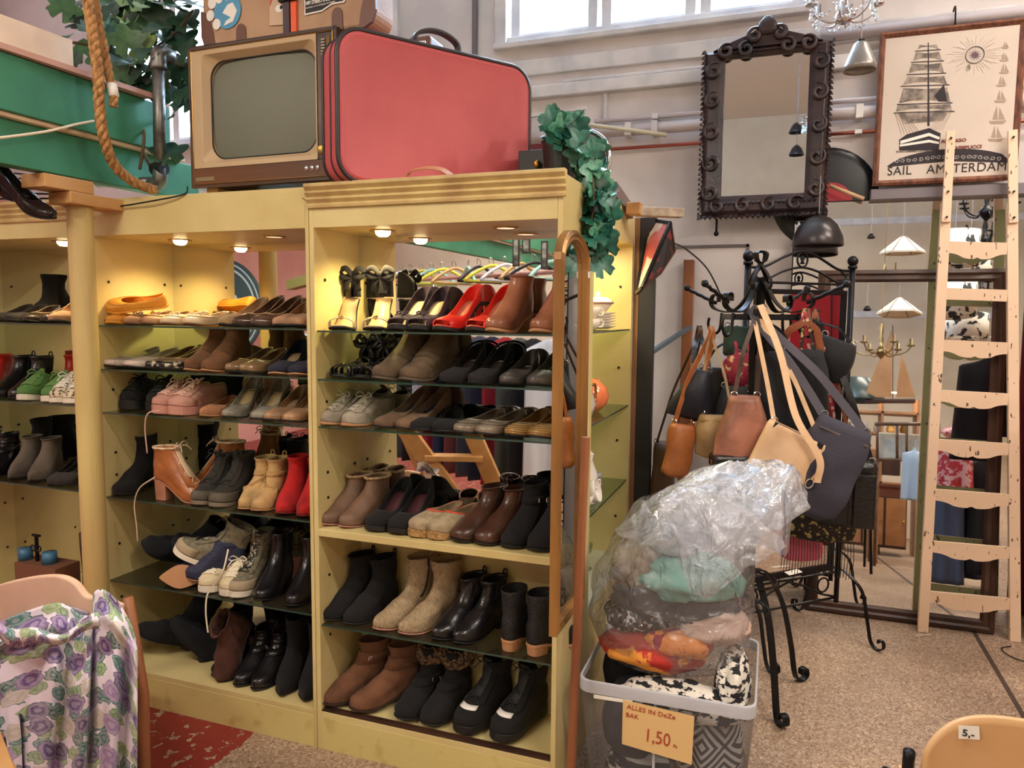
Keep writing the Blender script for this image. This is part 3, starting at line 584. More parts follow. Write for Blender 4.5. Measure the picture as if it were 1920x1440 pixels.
def place_shoe(key, tx, hx, z, yt, desc, cat, name, where, side, L, group, flip=1, phi=None, tilt=0, rollx=0, dz=0, xyz=None):
    kind, o = STYLE[key]
    T = P(tx, 600, yt)   # x only depends a little on the row; refine on the shelf plane below
    for _ in range(6):
        x, y = proj((T.x, yt, z+.01)); T = T+Vector(((tx-x)/FOC*2.6, 0, 0))
    if phi is None:
        best = None
        for k in range(-30, 100, 1):
            a = radians(k); H = Vector((T.x+L*sin(a), yt+L*cos(a), z+.01)); e = abs(proj(H)[0]-hx)
            if best is None or e < best[0]: best = (e, a)
        phi = best[1]
    loc = Vector((T.x+L/2*sin(phi), yt+L/2*cos(phi), z+dz+.0008)) if xyz is None else Vector(xyz)
    lab = f"{desc}, {side}, {where}" if where else f"{desc}, {side}"
    if key not in PROTO:
        r = thing(name, lab, cat, (0, 0, 0), 0, group); build_shoe(kind, r, dict(o, L=L)); PROTO[key] = r
    else:
        r = copy_tree(PROTO[key]); r.name = name; r['label'] = lab; r['category'] = cat; r['group'] = group
    r.location = loc; r.rotation_euler = (tilt, rollx, -phi); r.scale = (flip, 1, 1); SHOES.append(r)
    return r
def pair(key, pts, z, desc, where, cat='shoe', name='shoe', L=.25, yt=2.172, sides=('left of the pair', 'right of the pair'), **kw):
    y2 = kw.pop('yt2', yt); out = []
    ph = kw.pop('phi', None)
    if ph is None: ph = min(radians(52), sum(fit_phi(tx, hx, z, yt, L) for tx, hx in pts)/len(pts))
    kw['phi'] = ph
    for i, (tx, hx) in enumerate(pts):
        out.append(place_shoe(key, tx, hx, z, yt if i == 0 else y2, desc, cat, name, where, sides[i], L, desc+' pair', 1 if i == 0 else -1, **kw))
    return out
ST = STYLE
BLS = suede('black_suede', (21, 19, 20)); BLL = leather('black_leather', (26, 24, 27), .28); BRS = suede('brown_suede', (112, 74, 44)); BRL = leather('brown_leather', (82, 52, 40), .3)
TAUPE = suede('taupe_nubuck', (126, 98, 74)); GREYS = suede('grey_suede', (168, 156, 138)); FURM = mat('brown_fur', (142, 112, 84), .95, col2=(60, 44, 34), ns=70, lo=.4, hi=.6)
ST['sandal'] = ('sandal', dict(m=BLS, m2=mat('clear_strap', (178, 160, 130), .15), toe='square', hh=.105, stiletto=1, cuff=1, lin=mat('tan_insole', (206, 168, 120), .5), gem=1))
ST['plum'] = ('pump', dict(m=suede('plum_fabric', (62, 48, 58)), peep=1, hh=.085, stiletto=1, hr=.007, plat=.008, lin=mat('gold_insole', (176, 158, 120), .4), bow=1, d=.006))
ST['red'] = ('pump', dict(m=leather('red_leather', (226, 52, 38), .35, (200, 34, 26)), peep=1, hh=.090, stiletto=1, hr=.009, plat=.006, lin=mat('rose_insole', (186, 110, 84), .5), d=.01, th=.72))
ST['heelboot'] = ('boot', dict(m=leather('chestnut_leather', (160, 104, 78), .3, (128, 78, 58)), hh=.055, h=.03, sole=SOLET, hm=WOODH, ts=.008))
ST['strappy'] = ('sandal', dict(m=BLL, hh=.03, straps=((.88, .02), (.76, .02), (.62, .018), (.48, .018), (.30, .02)), cuff=1, lin=SOLEB, gem=1))
ST['crumpled'] = ('boot', dict(m=suede('olive_brown_suede', (104, 84, 62)), hh=.05, h=.065, crumple=.008, sole=mat('sole_grey', (92, 78, 66), .6), ts=.008, w=.048))
ST['sling'] = ('sling', dict(m=suede('charcoal_suede', (36, 32, 33)), toe='almond', hh=.06, stiletto=1, hr=.010, lin=mat('dark_insole', (70, 58, 54), .4), label=1, d=.008))
ST['greypump'] = ('pump', dict(m=leather('metal_grey_leather', (104, 98, 94), .3), toe='almond', hh=.045, lin=mat('dark_insole', (70, 58, 54), .4), label=1, th=.66, d=.006))
ST['oxf'] = ('oxford', dict(m=GREYS, toe='almond', hh=.012, sole=SOLET, ts=.006, lm=mat('pale_lace', (206, 196, 178), .7), lr=.0014))
ST['taupe_mule'] = ('pump', dict(m=TAUPE, toe='almond', hh=.06, stiletto=1, hr=.012, plat=0, lin=mat('navy_insole', (34, 38, 66), .6), d=.016, th=.66))
ST['blkmule'] = ('flat', dict(m=BLS, toe='round', hh=.012, sole=SOLEB, lin=SOLET, w=.048))
ST['silverloafer'] = ('loafer', dict(m=leather('pewter_leather', (146, 132, 114), .25, (112, 98, 84)), hh=.014, lin=mat('salmon_insole', (186, 120, 92), .5), rim=mat('silver_rim', (206, 200, 186), .3, .4)))
ST['goldflat'] = ('flat', dict(m=leather('gold_leather', (176, 134, 80), .28, (140, 100, 56)), hh=.02, lin=mat('brown_insole', (124, 84, 60), .5), stripes=mat('gold_piping', (212, 180, 116), .3, .3), d=.004, th=.66))
ST['ankle_taupe'] = ('boot', dict(m=leather('taupe_leather', (122, 92, 72), .55, (98, 72, 54)), toe='almond', hh=.018, h=.04, sole=mat('pink_sole', (176, 120, 106), .5), lining=mat('pale_lining', (190, 162, 122), .9), wt=.8))
ST['blkwedge'] = ('pump', dict(m=BLS, hh=.075, plat=.012, lin=mat('wine_insole', (72, 34, 40), .5), taper=.7, d=.006, w=.047))
ST['espa'] = ('espadrille', dict(m=mat('beige_linen', (176, 156, 124), .9, col2=(150, 132, 104), ns=40), hh=.006, ts=.022, sole=mat('jute', (186, 146, 92), .95, col2=(140, 104, 62), ns=120, bump=.8, bs=160), flatsole=True, rim=mat('orange_binding', (232, 84, 54), .6), lin=mat('linen_inside', (160, 140, 110), .8)))
ST['dkboot'] = ('boot', dict(m=BRL, hh=.02, h=.045, gore=mat('brown_gore', (58, 40, 34), .9), tab=1, sole=SOLEB, welt=SOLEB, wt=.84))
ST['blkankle'] = ('boot', dict(m=BLS, hh=.022, h=.065, strap=(.62, .72), sole=SOLEB, welt=SOLEB))
ST['blktall'] = ('boot', dict(m=BLS, toe='almond', hh=.022, h=.085, crumple=.006, tab=1, lean=.02))
ST['snakeboot'] = ('boot', dict(m=mat('ribbed_sand_leather', (172, 150, 116), .6, col2=(142, 120, 92), ns=90, stretch=(.3, 3, 1), bump=.8, bs=130), toe='almond', hh=.02, h=.11, sole=mat('pink_sole', (176, 120, 106), .5), zip=mat('zip_dark', (46, 40, 38), .4), crumple=.006, wt=.96))
ST['chelsea'] = ('boot', dict(m=BLL, toe='almond', hh=.018, h=.065, gore=mat('black_gore', (18, 18, 20), .9), tab=1, crumple=.007))
ST['backboot'] = ('boot', dict(m=mat('woven_black', (26, 25, 27), .5, bump=1, bs=240), hh=.03, h=.07, sole=SOLET, hm=SOLET, ts=.010, wt=.95, crumple=.003))
ST['brownstrap'] = ('boot', dict(m=suede('mocha_suede', (116, 76, 52)), hh=.03, h=.075, strap=(.60, .76), sole=mat('dark_brown_sole', (58, 40, 34), .6), welt=mat('dark_brown_sole', (58, 40, 34), .6), w=.047))
ST['furboot'] = ('boot', dict(m=BLS, hh=.02, h=.09, fur=FURM, strap=(.5, .6), sole=SOLEB, w=.048))
ST['snkboot'] = ('boot', dict(m=BLS, hh=.012, h=.07, ts=.024, flatsole=True, lace=BLACK, m2=mat('black_mesh', (34, 34, 36), .7), flash=1, w=.050, wt=.98))
# middle cabinet
YLW = leather('yellow_leather', (226, 160, 58), .5, (206, 136, 40)); ST['yellow'] = ('loafer', dict(m=YLW, hh=.008, lin=mat('yellow_insole', (196, 130, 70), .6), sole=YLW, ts=.008))
ST['tanmoc'] = ('loafer', dict(m=leather('tan_nubuck', (182, 134, 92), .6), hh=.008, bow=1, lin=LIN, sole=mat('brown_sole', (122, 84, 58), .6)))
ST['creamloafer'] = ('loafer', dict(m=leather('cream_leather', (214, 190, 152), .45, (196, 170, 132)), hh=.008, bow=1, lin=mat('rose_lining', (160, 112, 92), .6), sole=mat('brown_sole', (122, 84, 58), .6), rim=mat('silver_rim', (206, 200, 186), .3, .4)))
ST['beigepump'] = ('pump', dict(m=suede('beige_suede', (182, 146, 104)), hh=.05, lin=LIN, toe='almond', d=.008, th=.68))
ST['darkpump'] = ('pump', dict(m=leather('dark_patent', (92, 68, 54), .15), hh=.055, toe='point', lin=LIN, d=.008, rim=LIN, stiletto=1, hr=.009))
ST['nudepump'] = ('pump', dict(m=suede('nude_suede', (176, 134, 100)), hh=.04, toe='square', lin=LIN))
ST['silverflat'] = ('flat', dict(m=leather('silver_leather', (190, 174, 160), .3), toe='square', hh=.018, lin=LIN, d=.01, rim=mat('silver_rim', (206, 200, 186), .3, .4), cap=mat('silver_cap', (200, 184, 170), .25)))
ST['snakeflat'] = ('flat', dict(m=suede('brown_nubuck', (120, 90, 62)), hh=.02, toe='almond', cap=mat('snake_cap', (40, 34, 30), .35, col2=(190, 176, 150), ns=70, lo=.5, hi=.56), rim=mat('gold_rim', (190, 160, 100), .3, .5), lin=LIN, d=.014))
ST['brsuede'] = ('boot', dict(m=BRS, toe='almond', hh=.03, h=.03, sole=SOLET, zip=mat('zip_dark', (46, 40, 38), .4)))
ST['patent'] = ('pump', dict(m=leather('brown_patent', (142, 112, 78), .12), toe='almond', hh=.03, lin=LIN, cap=leather('brown_patent', (142, 112, 78), .12), rim=mat('gold_rim', (190, 160, 100), .3, .5)))
ST['navypump'] = ('pump', dict(m=suede('navy_suede', (38, 38, 56)), hh=.06, lin=LIN, cap=suede('navy_suede', (38, 38, 56)), d=.006, sole=SOLET))
ST['creeper'] = ('oxford', dict(m=BLS, hh=.006, ts=.032, lm=BLACK, lr=.0026, sole=SOLEB, w=.046))
PINKS = leather('pink_suede', (190, 140, 122), .8, (172, 120, 104)); ST['pinksnk'] = ('sneaker', dict(m=PINKS, hh=.006, ts=.030, lm=mat('pink_lace', (206, 166, 146), .8), lr=.003, sole=mat('pink_platform', (186, 130, 112), .7), w=.047))
ST['peach'] = ('flat', dict(m=suede('peach_suede', (196, 132, 90)), toe='point', hh=.012, lin=LIN, sole=SOLET))
ST['silverpump'] = ('pump', dict(m=leather('pewter_patent', (150, 144, 128), .12), hh=.085, stiletto=1, hr=.010, lin=mat('cream_insole', (196, 166, 124), .5), label=2, d=.008, toe='almond'))
ST['nude2'] = ('pump', dict(m=leather('nude_leather', (184, 142, 106), .35), hh=.05, lin=LIN, d=.01, toe='almond'))
ST['blkboot2'] = ('boot', dict(m=BLS, hh=.02, h=.10, crumple=.008))
ST['tanheel'] = ('boot', dict(m=leather('cognac_leather', (166, 100, 54), .35, (136, 76, 40)), hh=.075, h=.035, lace=mat('pale_lace2', (200, 178, 150), .7), lining=mat('fleece', (222, 196, 160), .95), hm=mat('pink_heel', (170, 116, 90), .5), sole=mat('pink_heel', (170, 116, 90), .5), m2=mat('fleece', (222, 196, 160), .95)))
ST['greylace'] = ('boot', dict(m=suede('charcoal_nubuck', (46, 42, 36)), hh=.014, h=.06, lace=BLACK, sole=mat('grey_sole', (122, 108, 90), .6), ts=.012, flatsole=True, cap=suede('olive_grey', (92, 84, 70))))
ST['beigeboot'] = ('boot', dict(m=suede('sand_suede', (196, 158, 104)), toe='almond', hh=.014, h=.06, cross=1, tab=1, sole=SOLET, m2=suede('sand_strap', (186, 146, 94))))
ST['redboot'] = ('boot', dict(m=suede('red_suede', (186, 26, 26)), toe='almond', hh=.03, h=.06, fur=None, sole=mat('dark_red_sole', (110, 24, 26), .5)))
ST['canvas'] = ('boot', dict(m=mat('grey_canvas', (128, 120, 98), .9, col2=(106, 98, 80), ns=60, bump=.5, bs=200), hh=.006, h=.09, lace=BLACK, sole=SOLEW, ts=.020, flatsole=True, wt=1.0, m2=mat('print_lining', (40, 38, 36), .8, col2=(170, 160, 136), ns=110, lo=.5, hi=.54), cap=mat('cap_ribbed', (168, 150, 122), .8)))
ST['navymule'] = ('boot', dict(m=mat('navy_perforated', (32, 38, 66), .5, bump=.8, bs=200), toe='point', hh=.05, h=-.02, sole=SOLET, hm=WOODH))
ST['whitesnk'] = ('sneaker', dict(m=leather('ivory_leather', (222, 206, 170), .5, (204, 186, 150)), hh=.006, ts=.022, sole=SOLEW, lm=mat('white_lace', (236, 226, 204), .8), lr=.0024))
ST['blkchelsea'] = ('boot', dict(m=BLL, hh=.035, h=.09, gore=mat('black_gore', (18, 18, 20), .9), toe='almond'))
ST['buckle'] = ('boot', dict(m=BLL, toe='almond', hh=.02, h=.05, strap=(.52, .60), strap2=(.66, .74), wt=.8))
ST['pointblk'] = ('boot', dict(m=BLS, toe='point', hh=.03, h=.11, wt=.9))
ST['longsuede'] = ('boot', dict(m=suede('midnight_suede', (18, 20, 25)), hh=.012, h=.13, crumple=.010, wt=1.0))
ST['brownheap'] = ('boot', dict(m=suede('maroon_suede', (84, 48, 36)), hh=.012, h=.05, crumple=.010))
ST['greensnk'] = ('sneaker', dict(m=mat('green_canvas', (86, 128, 66), .85), hh=.006, ts=.020, sole=SOLEW, lm=mat('green_lace', (110, 146, 84), .8), lr=.002))
ST['snakesnk'] = ('sneaker', dict(m=mat('snakeskin', (216, 200, 170), .6, col2=(60, 52, 44), ns=60, lo=.52, hi=.58), hh=.006, ts=.016, sole=SOLEW, lm=WHITE))
ST['redboot2'] = ('boot', dict(m=leather('scarlet_leather', (190, 40, 26), .4), hh=.02, h=.06, lean=.01))
ST['blkcap'] = ('boot', dict(m=BLL, hh=.018, h=.06, gore=mat('black_gore', (18, 18, 20), .9), tab=1))
ST['greyboot'] = ('boot', dict(m=suede('ash_suede', (104, 92, 80)), toe='point', hh=.022, h=.045))
ST['darkflat'] = ('flat', dict(m=leather('dark_brown_flat', (60, 46, 40), .35), toe='almond', hh=.02, lin=LIN, rim=LIN, d=.006))
ST['darksuede'] = ('flat', dict(m=suede('dark_suede_flat', (52, 44, 42)), toe='round', hh=.02, lin=LIND, d=.010))

c1, c2, c3, c4, c5, c6 = SC[0], SC[1], SC[2], .803, SC[3], .152
tr = 'top shelf, right cabinet'
pair('sandal', [(634, 668), (699, 722)], c1, 'black stiletto sandal with bow ankle cuff', tr, 'sandal', 'strappy_sandal', .215)
pair('plum', [(738, 800), (776, 838)], c1, 'plum peep-toe high heel', tr, 'shoe', 'high_heel', .235)
pair('red', [(820, 905), (883, 952)], c1, 'bright red peep-toe high heel', tr, 'shoe', 'high_heel', .235)
pair('heelboot', [(920, 1000), (1005, 1062)], c1, 'chestnut leather heeled ankle boot', tr, 'boot', 'ankle_boot', .235, yt2=2.168)
tr = 'second shelf, right cabinet'
pair('strappy', [(630, 700), (672, 745)], c2, 'black multi-strap sandal', tr, 'sandal', 'strappy_sandal', .235)
pair('crumpled', [(704, 800), (755, 860)], c2, 'crumpled olive-brown suede ankle boot', tr, 'boot', 'ankle_boot', .255)
pair('sling', [(830, 902), (884, 958)], c2, 'charcoal slingback heel', tr, 'shoe', 'slingback_shoe', .24)
pair('greypump', [(946, 1000), (998, 1052)], c2, 'metallic grey court shoe', tr, 'shoe', 'court_shoe', .235)
tr = 'third shelf, right cabinet'
pair('oxf', [(602, 692), (643, 738)], c3, 'grey suede lace-up shoe', tr, 'shoe', 'lace_up_shoe', .255)
pair('taupe_mule', [(704, 800), (744, 845)], c3, 'taupe suede heeled shoe', tr, 'shoe', 'court_shoe', .25)
pair('blkmule', [(790, 812), (832, 860)], c3, 'small black round-toed shoe', tr, 'shoe', 'flat_shoe', .225, yt=2.164)
pair('silverloafer', [(856, 940), (898, 982)], c3, 'pewter loafer', tr, 'shoe', 'loafer', .245)
pair('goldflat', [(958, 1025), (1002, 1066)], c3, 'gold piped flat shoe', tr, 'shoe', 'flat_shoe', .24)
tr = 'fourth shelf, right cabinet'
pair('ankle_taupe', [(603, 695), (638, 728)], c4, 'taupe leather ankle boot', tr, 'boot', 'ankle_boot', .25)
pair('blkwedge', [(695, 762), (738, 808)], c4, 'black suede platform pump', tr, 'shoe', 'high_heel', .235)
pair('espa', [(772, 868), (808, 892)], c4, 'linen espadrille with orange edging', tr, 'espadrille', 'espadrille', .245)
pair('dkboot', [(852, 945), (895, 990)], c4, 'dark brown elastic-sided boot', tr, 'boot', 'ankle_boot', .25)
pair('blkankle', [(950, 1020), (1000, 1060)], c4, 'black suede strapped boot', tr, 'boot', 'ankle_boot', .25)
tr = 'glass shelf, lower right cabinet'
pair('blktall', [(604, 702), (646, 742)], c5, 'black suede slouched boot', tr, 'boot', 'ankle_boot', .245)
pair('snakeboot', [(700, 812), (748, 866)], c5, 'ribbed sand-coloured zip boot', tr, 'boot', 'ankle_boot', .26)
pair('chelsea', [(812, 905), (852, 948)], c5, 'creased black leather boot', tr, 'boot', 'ankle_boot', .25)
for i_, (hx_, ph_) in enumerate(((948, 192), (992, 208))):
    H_ = P(hx_, 1225, 2.185); a_ = radians(ph_); place_shoe('backboot', 0, 0, 0, 0, 'black woven boot with tan heel', 'boot', 'ankle_boot', tr, ('left of the pair', 'right of the pair')[i_], .225, 'backward boots', 1-2*i_, phi=a_, xyz=(H_.x-.1125*sin(a_), H_.y-.1125*cos(a_), c5+.001))
tr = 'bottom of right cabinet'
pair('brownstrap', [(600, 715), (656, 775)], c6, 'mocha suede boot with strap', tr, 'boot', 'ankle_boot', .27, phi=radians(38))
pair('furboot', [(748, 835), (796, 872)], c6, 'black fur-collared boot', tr, 'boot', 'fur_boot', .255)
pair('snkboot', [(858, 940), (928, 1030)], c6, 'chunky black padded boot', tr, 'boot', 'trainer_boot', .27)
# middle cabinet
b1, b2, b3, b4, b5, b6 = SB[0], SB[1], SB[2], SB[3], SB[4], .1405
tr = 'top shelf, middle cabinet'
pair('yellow', [(206, 285)], b1, 'yellow leather moccasin', tr, 'shoe', 'moccasin', .25, sides=('lower one of the pair',))
place_shoe('yellow', 200, 300, b1, 2.22, 'yellow leather moccasin', 'shoe', 'moccasin', tr, 'lying on top of its mate', .25, 'yellow leather moccasin pair', -1, dz=.062, phi=radians(72), tilt=radians(2), rollx=radians(24))
pair('tanmoc', [(238, 322), (272, 352)], b1, 'tan moccasin with bow', tr, 'shoe', 'moccasin', .24)
pair('creamloafer', [(308, 378), (350, 432)], b1, 'cream loafer with tassel bow', tr, 'shoe', 'loafer', .24)
pair('beigepump', [(413, 500)], b1, 'beige suede court shoe', tr, 'shoe', 'court_shoe', .245, sides=('beside the cream loafers',))
pair('darkpump', [(436, 528), (470, 566)], b1, 'dark patent pointed pump', tr, 'shoe', 'court_shoe', .245)
pair('nudepump', [(524, 585), (550, 600)], b1, 'nude square-toed pump', tr, 'shoe', 'court_shoe', .235)
tr = 'second shelf, middle cabinet'
pair('silverflat', [(200, 300), (238, 332)], b2, 'silver square-toed flat', tr, 'shoe', 'flat_shoe', .245)
pair('snakeflat', [(275, 362), (305, 396)], b2, 'brown flat with snakeskin toe', tr, 'shoe', 'flat_shoe', .245)
pair('brsuede', [(348, 432), (380, 470)], b2, 'brown suede ankle boot', tr, 'boot', 'ankle_boot', .24)
pair('patent', [(426, 510), (452, 532)], b2, 'brown patent court shoe', tr, 'shoe', 'court_shoe', .24)
pair('navypump', [(515, 575), (553, 600)], b2, 'navy-toed suede pump', tr, 'shoe', 'court_shoe', .24)
tr = 'third shelf, middle cabinet'
pair('creeper', [(236, 300), (286, 340)], b3, 'black platform lace-up', tr, 'shoe', 'platform_shoe', .245, yt=2.22)
pair('pinksnk', [(290, 388), (320, 424)], b3, 'pink platform trainer', tr, 'shoe', 'trainer', .25)
pair('peach', [(377, 440)], b3, 'peach suede pointed flat', tr, 'shoe', 'flat_shoe', .235, sides=('beside the pink trainers',))
pair('silverpump', [(422, 486), (475, 540)], b3, 'pewter patent high heel', tr, 'shoe', 'high_heel', .235)
pair('nude2', [(500, 580), (534, 600)], b3, 'nude leather pump', tr, 'shoe', 'court_shoe', .24)
tr = 'fourth shelf, middle cabinet'
pair('blkboot2', [(220, 292)], b4, 'black slouched boot', tr, 'boot', 'ankle_boot', .25, sides=('left end',))
place_shoe('tanheel', 390, 300, b4, 2.40, 'cognac heeled lace-up boot', 'boot', 'ankle_boot', 'fourth shelf, middle cabinet', 'heel towards the left', .24, 'cognac boots', 1, phi=radians(262), xyz=(-2.16, 2.225, b4+.001))
place_shoe('tanheel', 270, 300, b4, 2.40, 'cognac heeled lace-up boot', 'boot', 'ankle_boot', 'fourth shelf, middle cabinet', 'half hidden behind its mate', .24, 'cognac boots', -1, phi=radians(60), xyz=(-2.15, 2.38, b4+.001))
pair('greylace', [(366, 440), (400, 478)], b4, 'charcoal lace-up boot', tr, 'boot', 'lace_up_boot', .245)
pair('beigeboot', [(454, 505), (478, 542)], b4, 'sand suede cross-strap boot', tr, 'boot', 'ankle_boot', .24)
pair('redboot', [(528, 574), (568, 600)], b4, 'red suede ankle boot', tr, 'boot', 'ankle_boot', .24)
tr = 'fifth shelf, middle cabinet'
place_shoe('longsuede', 0, 0, b5, 2.3, 'long midnight suede boot', 'boot', 'long_boot', tr, 'lying against the left side', .26, 'black boots fallen over', 1, tilt=radians(-38), rollx=radians(30), phi=radians(40), xyz=(-2.36, 2.33, b5+.06))
place_shoe('longsuede', 0, 0, b5, 2.3, 'long midnight suede boot', 'boot', 'long_boot', tr, 'slumped behind the grey canvas boot', .26, 'black boots fallen over', -1, tilt=radians(-50), rollx=radians(25), phi=radians(62), xyz=(-2.24, 2.36, b5+.06))
place_shoe('canvas', 0, 0, b5, 2.2, 'grey canvas lace-up boot', 'boot', 'lace_up_boot', tr, 'tipped over on the navy mule', .25, 'grey canvas boot pair', 1, tilt=radians(-26), phi=radians(68), xyz=(-2.10, 2.25, b5+.085))
pair('canvas', [(436, 510)], b5, 'grey canvas lace-up boot', tr, 'boot', 'lace_up_boot', .25, sides=('upright beside white trainers',))
place_shoe('navymule', 341, 432, b5, 2.2, 'navy pointed mule', 'shoe', 'mule', tr, 'its heel up', .235, 'navy mule pair', 1, dz=.035, phi=radians(62))
place_shoe('navymule', 0, 0, b5, 2.2, 'navy pointed mule', 'shoe', 'mule', tr, 'fallen on its side showing the tan sole', .235, 'navy mule pair', -1, rollx=radians(-100), phi=radians(58), xyz=(-2.11, 2.20, b5+.05))
pair('whitesnk', [(384, 446), (424, 474)], b5, 'ivory leather trainer', tr, 'shoe', 'trainer', .245)
pair('blkchelsea', [(482, 548), (542, 592)], b5, 'black leather tall ankle boot', tr, 'boot', 'ankle_boot', .24)
tr = 'bottom of middle cabinet'
place_shoe('longsuede', 0, 0, b6, 2.3, 'long midnight suede boot', 'boot', 'long_boot', tr, 'leaning on the left side', .26, 'midnight boots on the bottom', 1, tilt=radians(-30), phi=radians(38), xyz=(-2.36, 2.30, b6+.05))
place_shoe('longsuede', 0, 0, b6, 2.3, 'long midnight suede boot', 'boot', 'long_boot', tr, 'lying in front of the other', .26, 'midnight boots on the bottom', -1, tilt=radians(-58), phi=radians(50), xyz=(-2.22, 2.28, b6+.07))
place_shoe('brownheap', 362, 430, b6, 2.2, 'maroon suede shoe', 'boot', 'ankle_boot', tr, 'standing on its toe below hanging lace', .24, 'maroon suede pair', 1, tilt=radians(52), phi=radians(5), xyz=(-1.975, 2.28, b6+.085))
place_shoe('brownheap', 420, 470, b6, 2.2, 'maroon suede shoe', 'boot', 'ankle_boot', tr, 'behind the black buckled boots', .24, 'maroon suede pair', -1, phi=radians(60), tilt=radians(-20), xyz=(-1.88, 2.40, b6+.04))
pair('blkboot2', [(406, 470)], b6, 'black slouched boot', tr, 'boot', 'ankle_boot', .25, sides=('left of the buckled boots',), yt=2.20)
pair('buckle', [(442, 515), (475, 548)], b6, 'black boot with silver buckles', tr, 'boot', 'buckled_boot', .255)
pair('pointblk', [(526, 575), (570, 600)], b6, 'black pointed suede boot', tr, 'boot', 'ankle_boot', .25)
# left cabinet
ST['tallbrown'] = ('boot', dict(m=leather('dark_brown_tall', (70, 48, 40), .4), hh=.02, h=.33, wt=1.0, crumple=.006))
pair('tallbrown', [(138, 190)], .1405, 'tall dark brown boot', 'bottom of left cabinet', 'boot', 'tall_boot', .25, sides=('beside the round post',), yt=2.2)
tr = 'top shelf, left cabinet'
pair('darksuede', [(-10, 60), (18, 84)], SA[0], 'dark suede flat', tr, 'shoe', 'flat_shoe', .245)
pair('darkflat', [(48, 108), (82, 140)], SA[0], 'dark brown flat with pale rim', tr, 'shoe', 'flat_shoe', .245)
pair('blkboot2', [(60, 112)], SA[0], 'black boot', tr, 'boot', 'ankle_boot', .25, sides=('behind the flats',), yt=2.36)
pair('nudepump', [(104, 150)], SA[0], 'small rose pump', tr, 'shoe', 'court_shoe', .235, sides=('beside the round post',))
tr = 'second shelf, left cabinet'
pair('redboot2', [(-40, 20)], SA[1], 'scarlet leather boot', tr, 'boot', 'ankle_boot', .25, sides=('at the picture edge',))
pair('redboot2', [(108, 150)], SA[1], 'scarlet leather boot', tr, 'boot', 'ankle_boot', .25, sides=('behind the green trainers',), yt=2.30)
pair('blkcap', [(-12, 58), (22, 104)], SA[1], 'black elastic-sided boot', tr, 'boot', 'ankle_boot', .245)
pair('greensnk', [(42, 118), (88, 142)], SA[1], 'green canvas trainer', tr, 'shoe', 'trainer', .24)
pair('snakesnk', [(106, 160), (132, 180)], SA[1], 'snakeskin trainer', tr, 'shoe', 'trainer', .24, yt=2.165)
tr = 'third shelf, left cabinet'
pair('greyboot', [(18, 80), (56, 108)], SA[2], 'ash grey pointed boot', tr, 'boot', 'ankle_boot', .245)
pair('buckle', [(-60, 0), (-25, 30)], SA[2], 'glossy black boot', tr, 'boot', 'ankle_boot', .245)
pair('blkboot2', [(30, 95)], SA[2], 'black tall suede boot', tr, 'boot', 'ankle_boot', .25, sides=('behind the grey boots',), yt=2.30)
pair('darksuede', [(100, 150), (112, 165)], SA[2], 'dark suede flat', tr, 'shoe', 'flat_shoe', .245)
# ---------------------------------------------------------------- things on top of the cabinets
def rrect(w, h, r, n=6):   # loop in the xz plane, centred
    out = []
    for cx, cz, a0 in ((w/2-r, -h/2+r, -pi/2), (w/2-r, h/2-r, 0), (-w/2+r, h/2-r, pi/2), (-w/2+r, -h/2+r, pi)):
        for k in range(n+1): a = a0+pi/2*k/n; out.append((cx+r*cos(a), cz+r*sin(a)))
    return out
def loft(loops, cap0=True, cap1=True):
    n = len(loops[0]); mb = MB(); vs = [p for l in loops for p in l]
    fs = [(i*n+k, i*n+(k+1) % n, (i+1)*n+(k+1) % n, (i+1)*n+k) for i in range(len(loops)-1) for k in range(n)]
    if cap0: fs.append(tuple(reversed(range(n))))
    if cap1: fs.append(tuple(range((len(loops)-1)*n, len(loops)*n)))
    return mb.add(vs, fs)
TVW = mat('tv_walnut', (92, 66, 52), .35, col2=(62, 42, 34), ns=7, stretch=(.15, 1, 1)); BEZ = mat('tv_bezel', (192, 164, 128), .45)
SCR = mat('tv_screen', (118, 120, 106), .5, spec=.22)
tv = thing('television', 'vintage television with walnut case and beige bezel beside red suitcase', 'television', (-1.75, 2.35, 1.995), radians(-1))
tl = lambda x, y, z: Vector((x, y, z))
w_, h_ = .625, .492; fx = -.30   # local: x -.30.., y -.15 front, z 0..
x0, x1, yf = -.303, .322, -.15
MB().span((x0, yf+.062, 0), (x1, yf+.30, h_)).span((x0, yf+.012, h_-.012), (x1, yf+.064, h_)).span((x0, yf+.012, 0), (x1, yf+.064, .012)).span((x0, yf+.012, .012), (x0+.012, yf+.064, h_-.012)).span((x1-.012, yf+.012, .012), (x1, yf+.064, h_-.012)).build('case', TVW, tv, world=False)
f = MB().span((x0, yf, h_-.012), (x1, yf+.02, h_)).span((x0, yf, 0), (x0+.012, yf+.02, h_)).span((x1-.012, yf, 0), (x1, yf+.02, h_)).span((x0, yf, 0), (x1, yf+.02, .010)); f.build('case_rim', TVW, tv, world=False, bevel=.002)
MB().tube([(x0+.014, yf-.001, .012), (x1-.014, yf-.001, .012), (x1-.014, yf-.001, h_-.014), (x0+.014, yf-.001, h_-.014)], .002, 4, True).build('metal_trim', BRASS, tv, world=False)
bx0, bx1, bz0, bz1 = x0+.014, x1-.078, .068, h_-.014; bc = ((bx0+bx1)/2, (bz0+bz1)/2); bw, bh = bx1-bx0, bz1-bz0
sw, sh = bw*.825, bh*.81; NB = 6; dx = .016
outer = [Vector((bc[0]+a, yf, bc[1]+b)) for a, b in rrect(bw, bh, .004, NB)]; mid_ = [Vector((bc[0]+dx+a, yf+.003, bc[1]+b)) for a, b in rrect(bw*.91, bh*.92, .02, NB)]
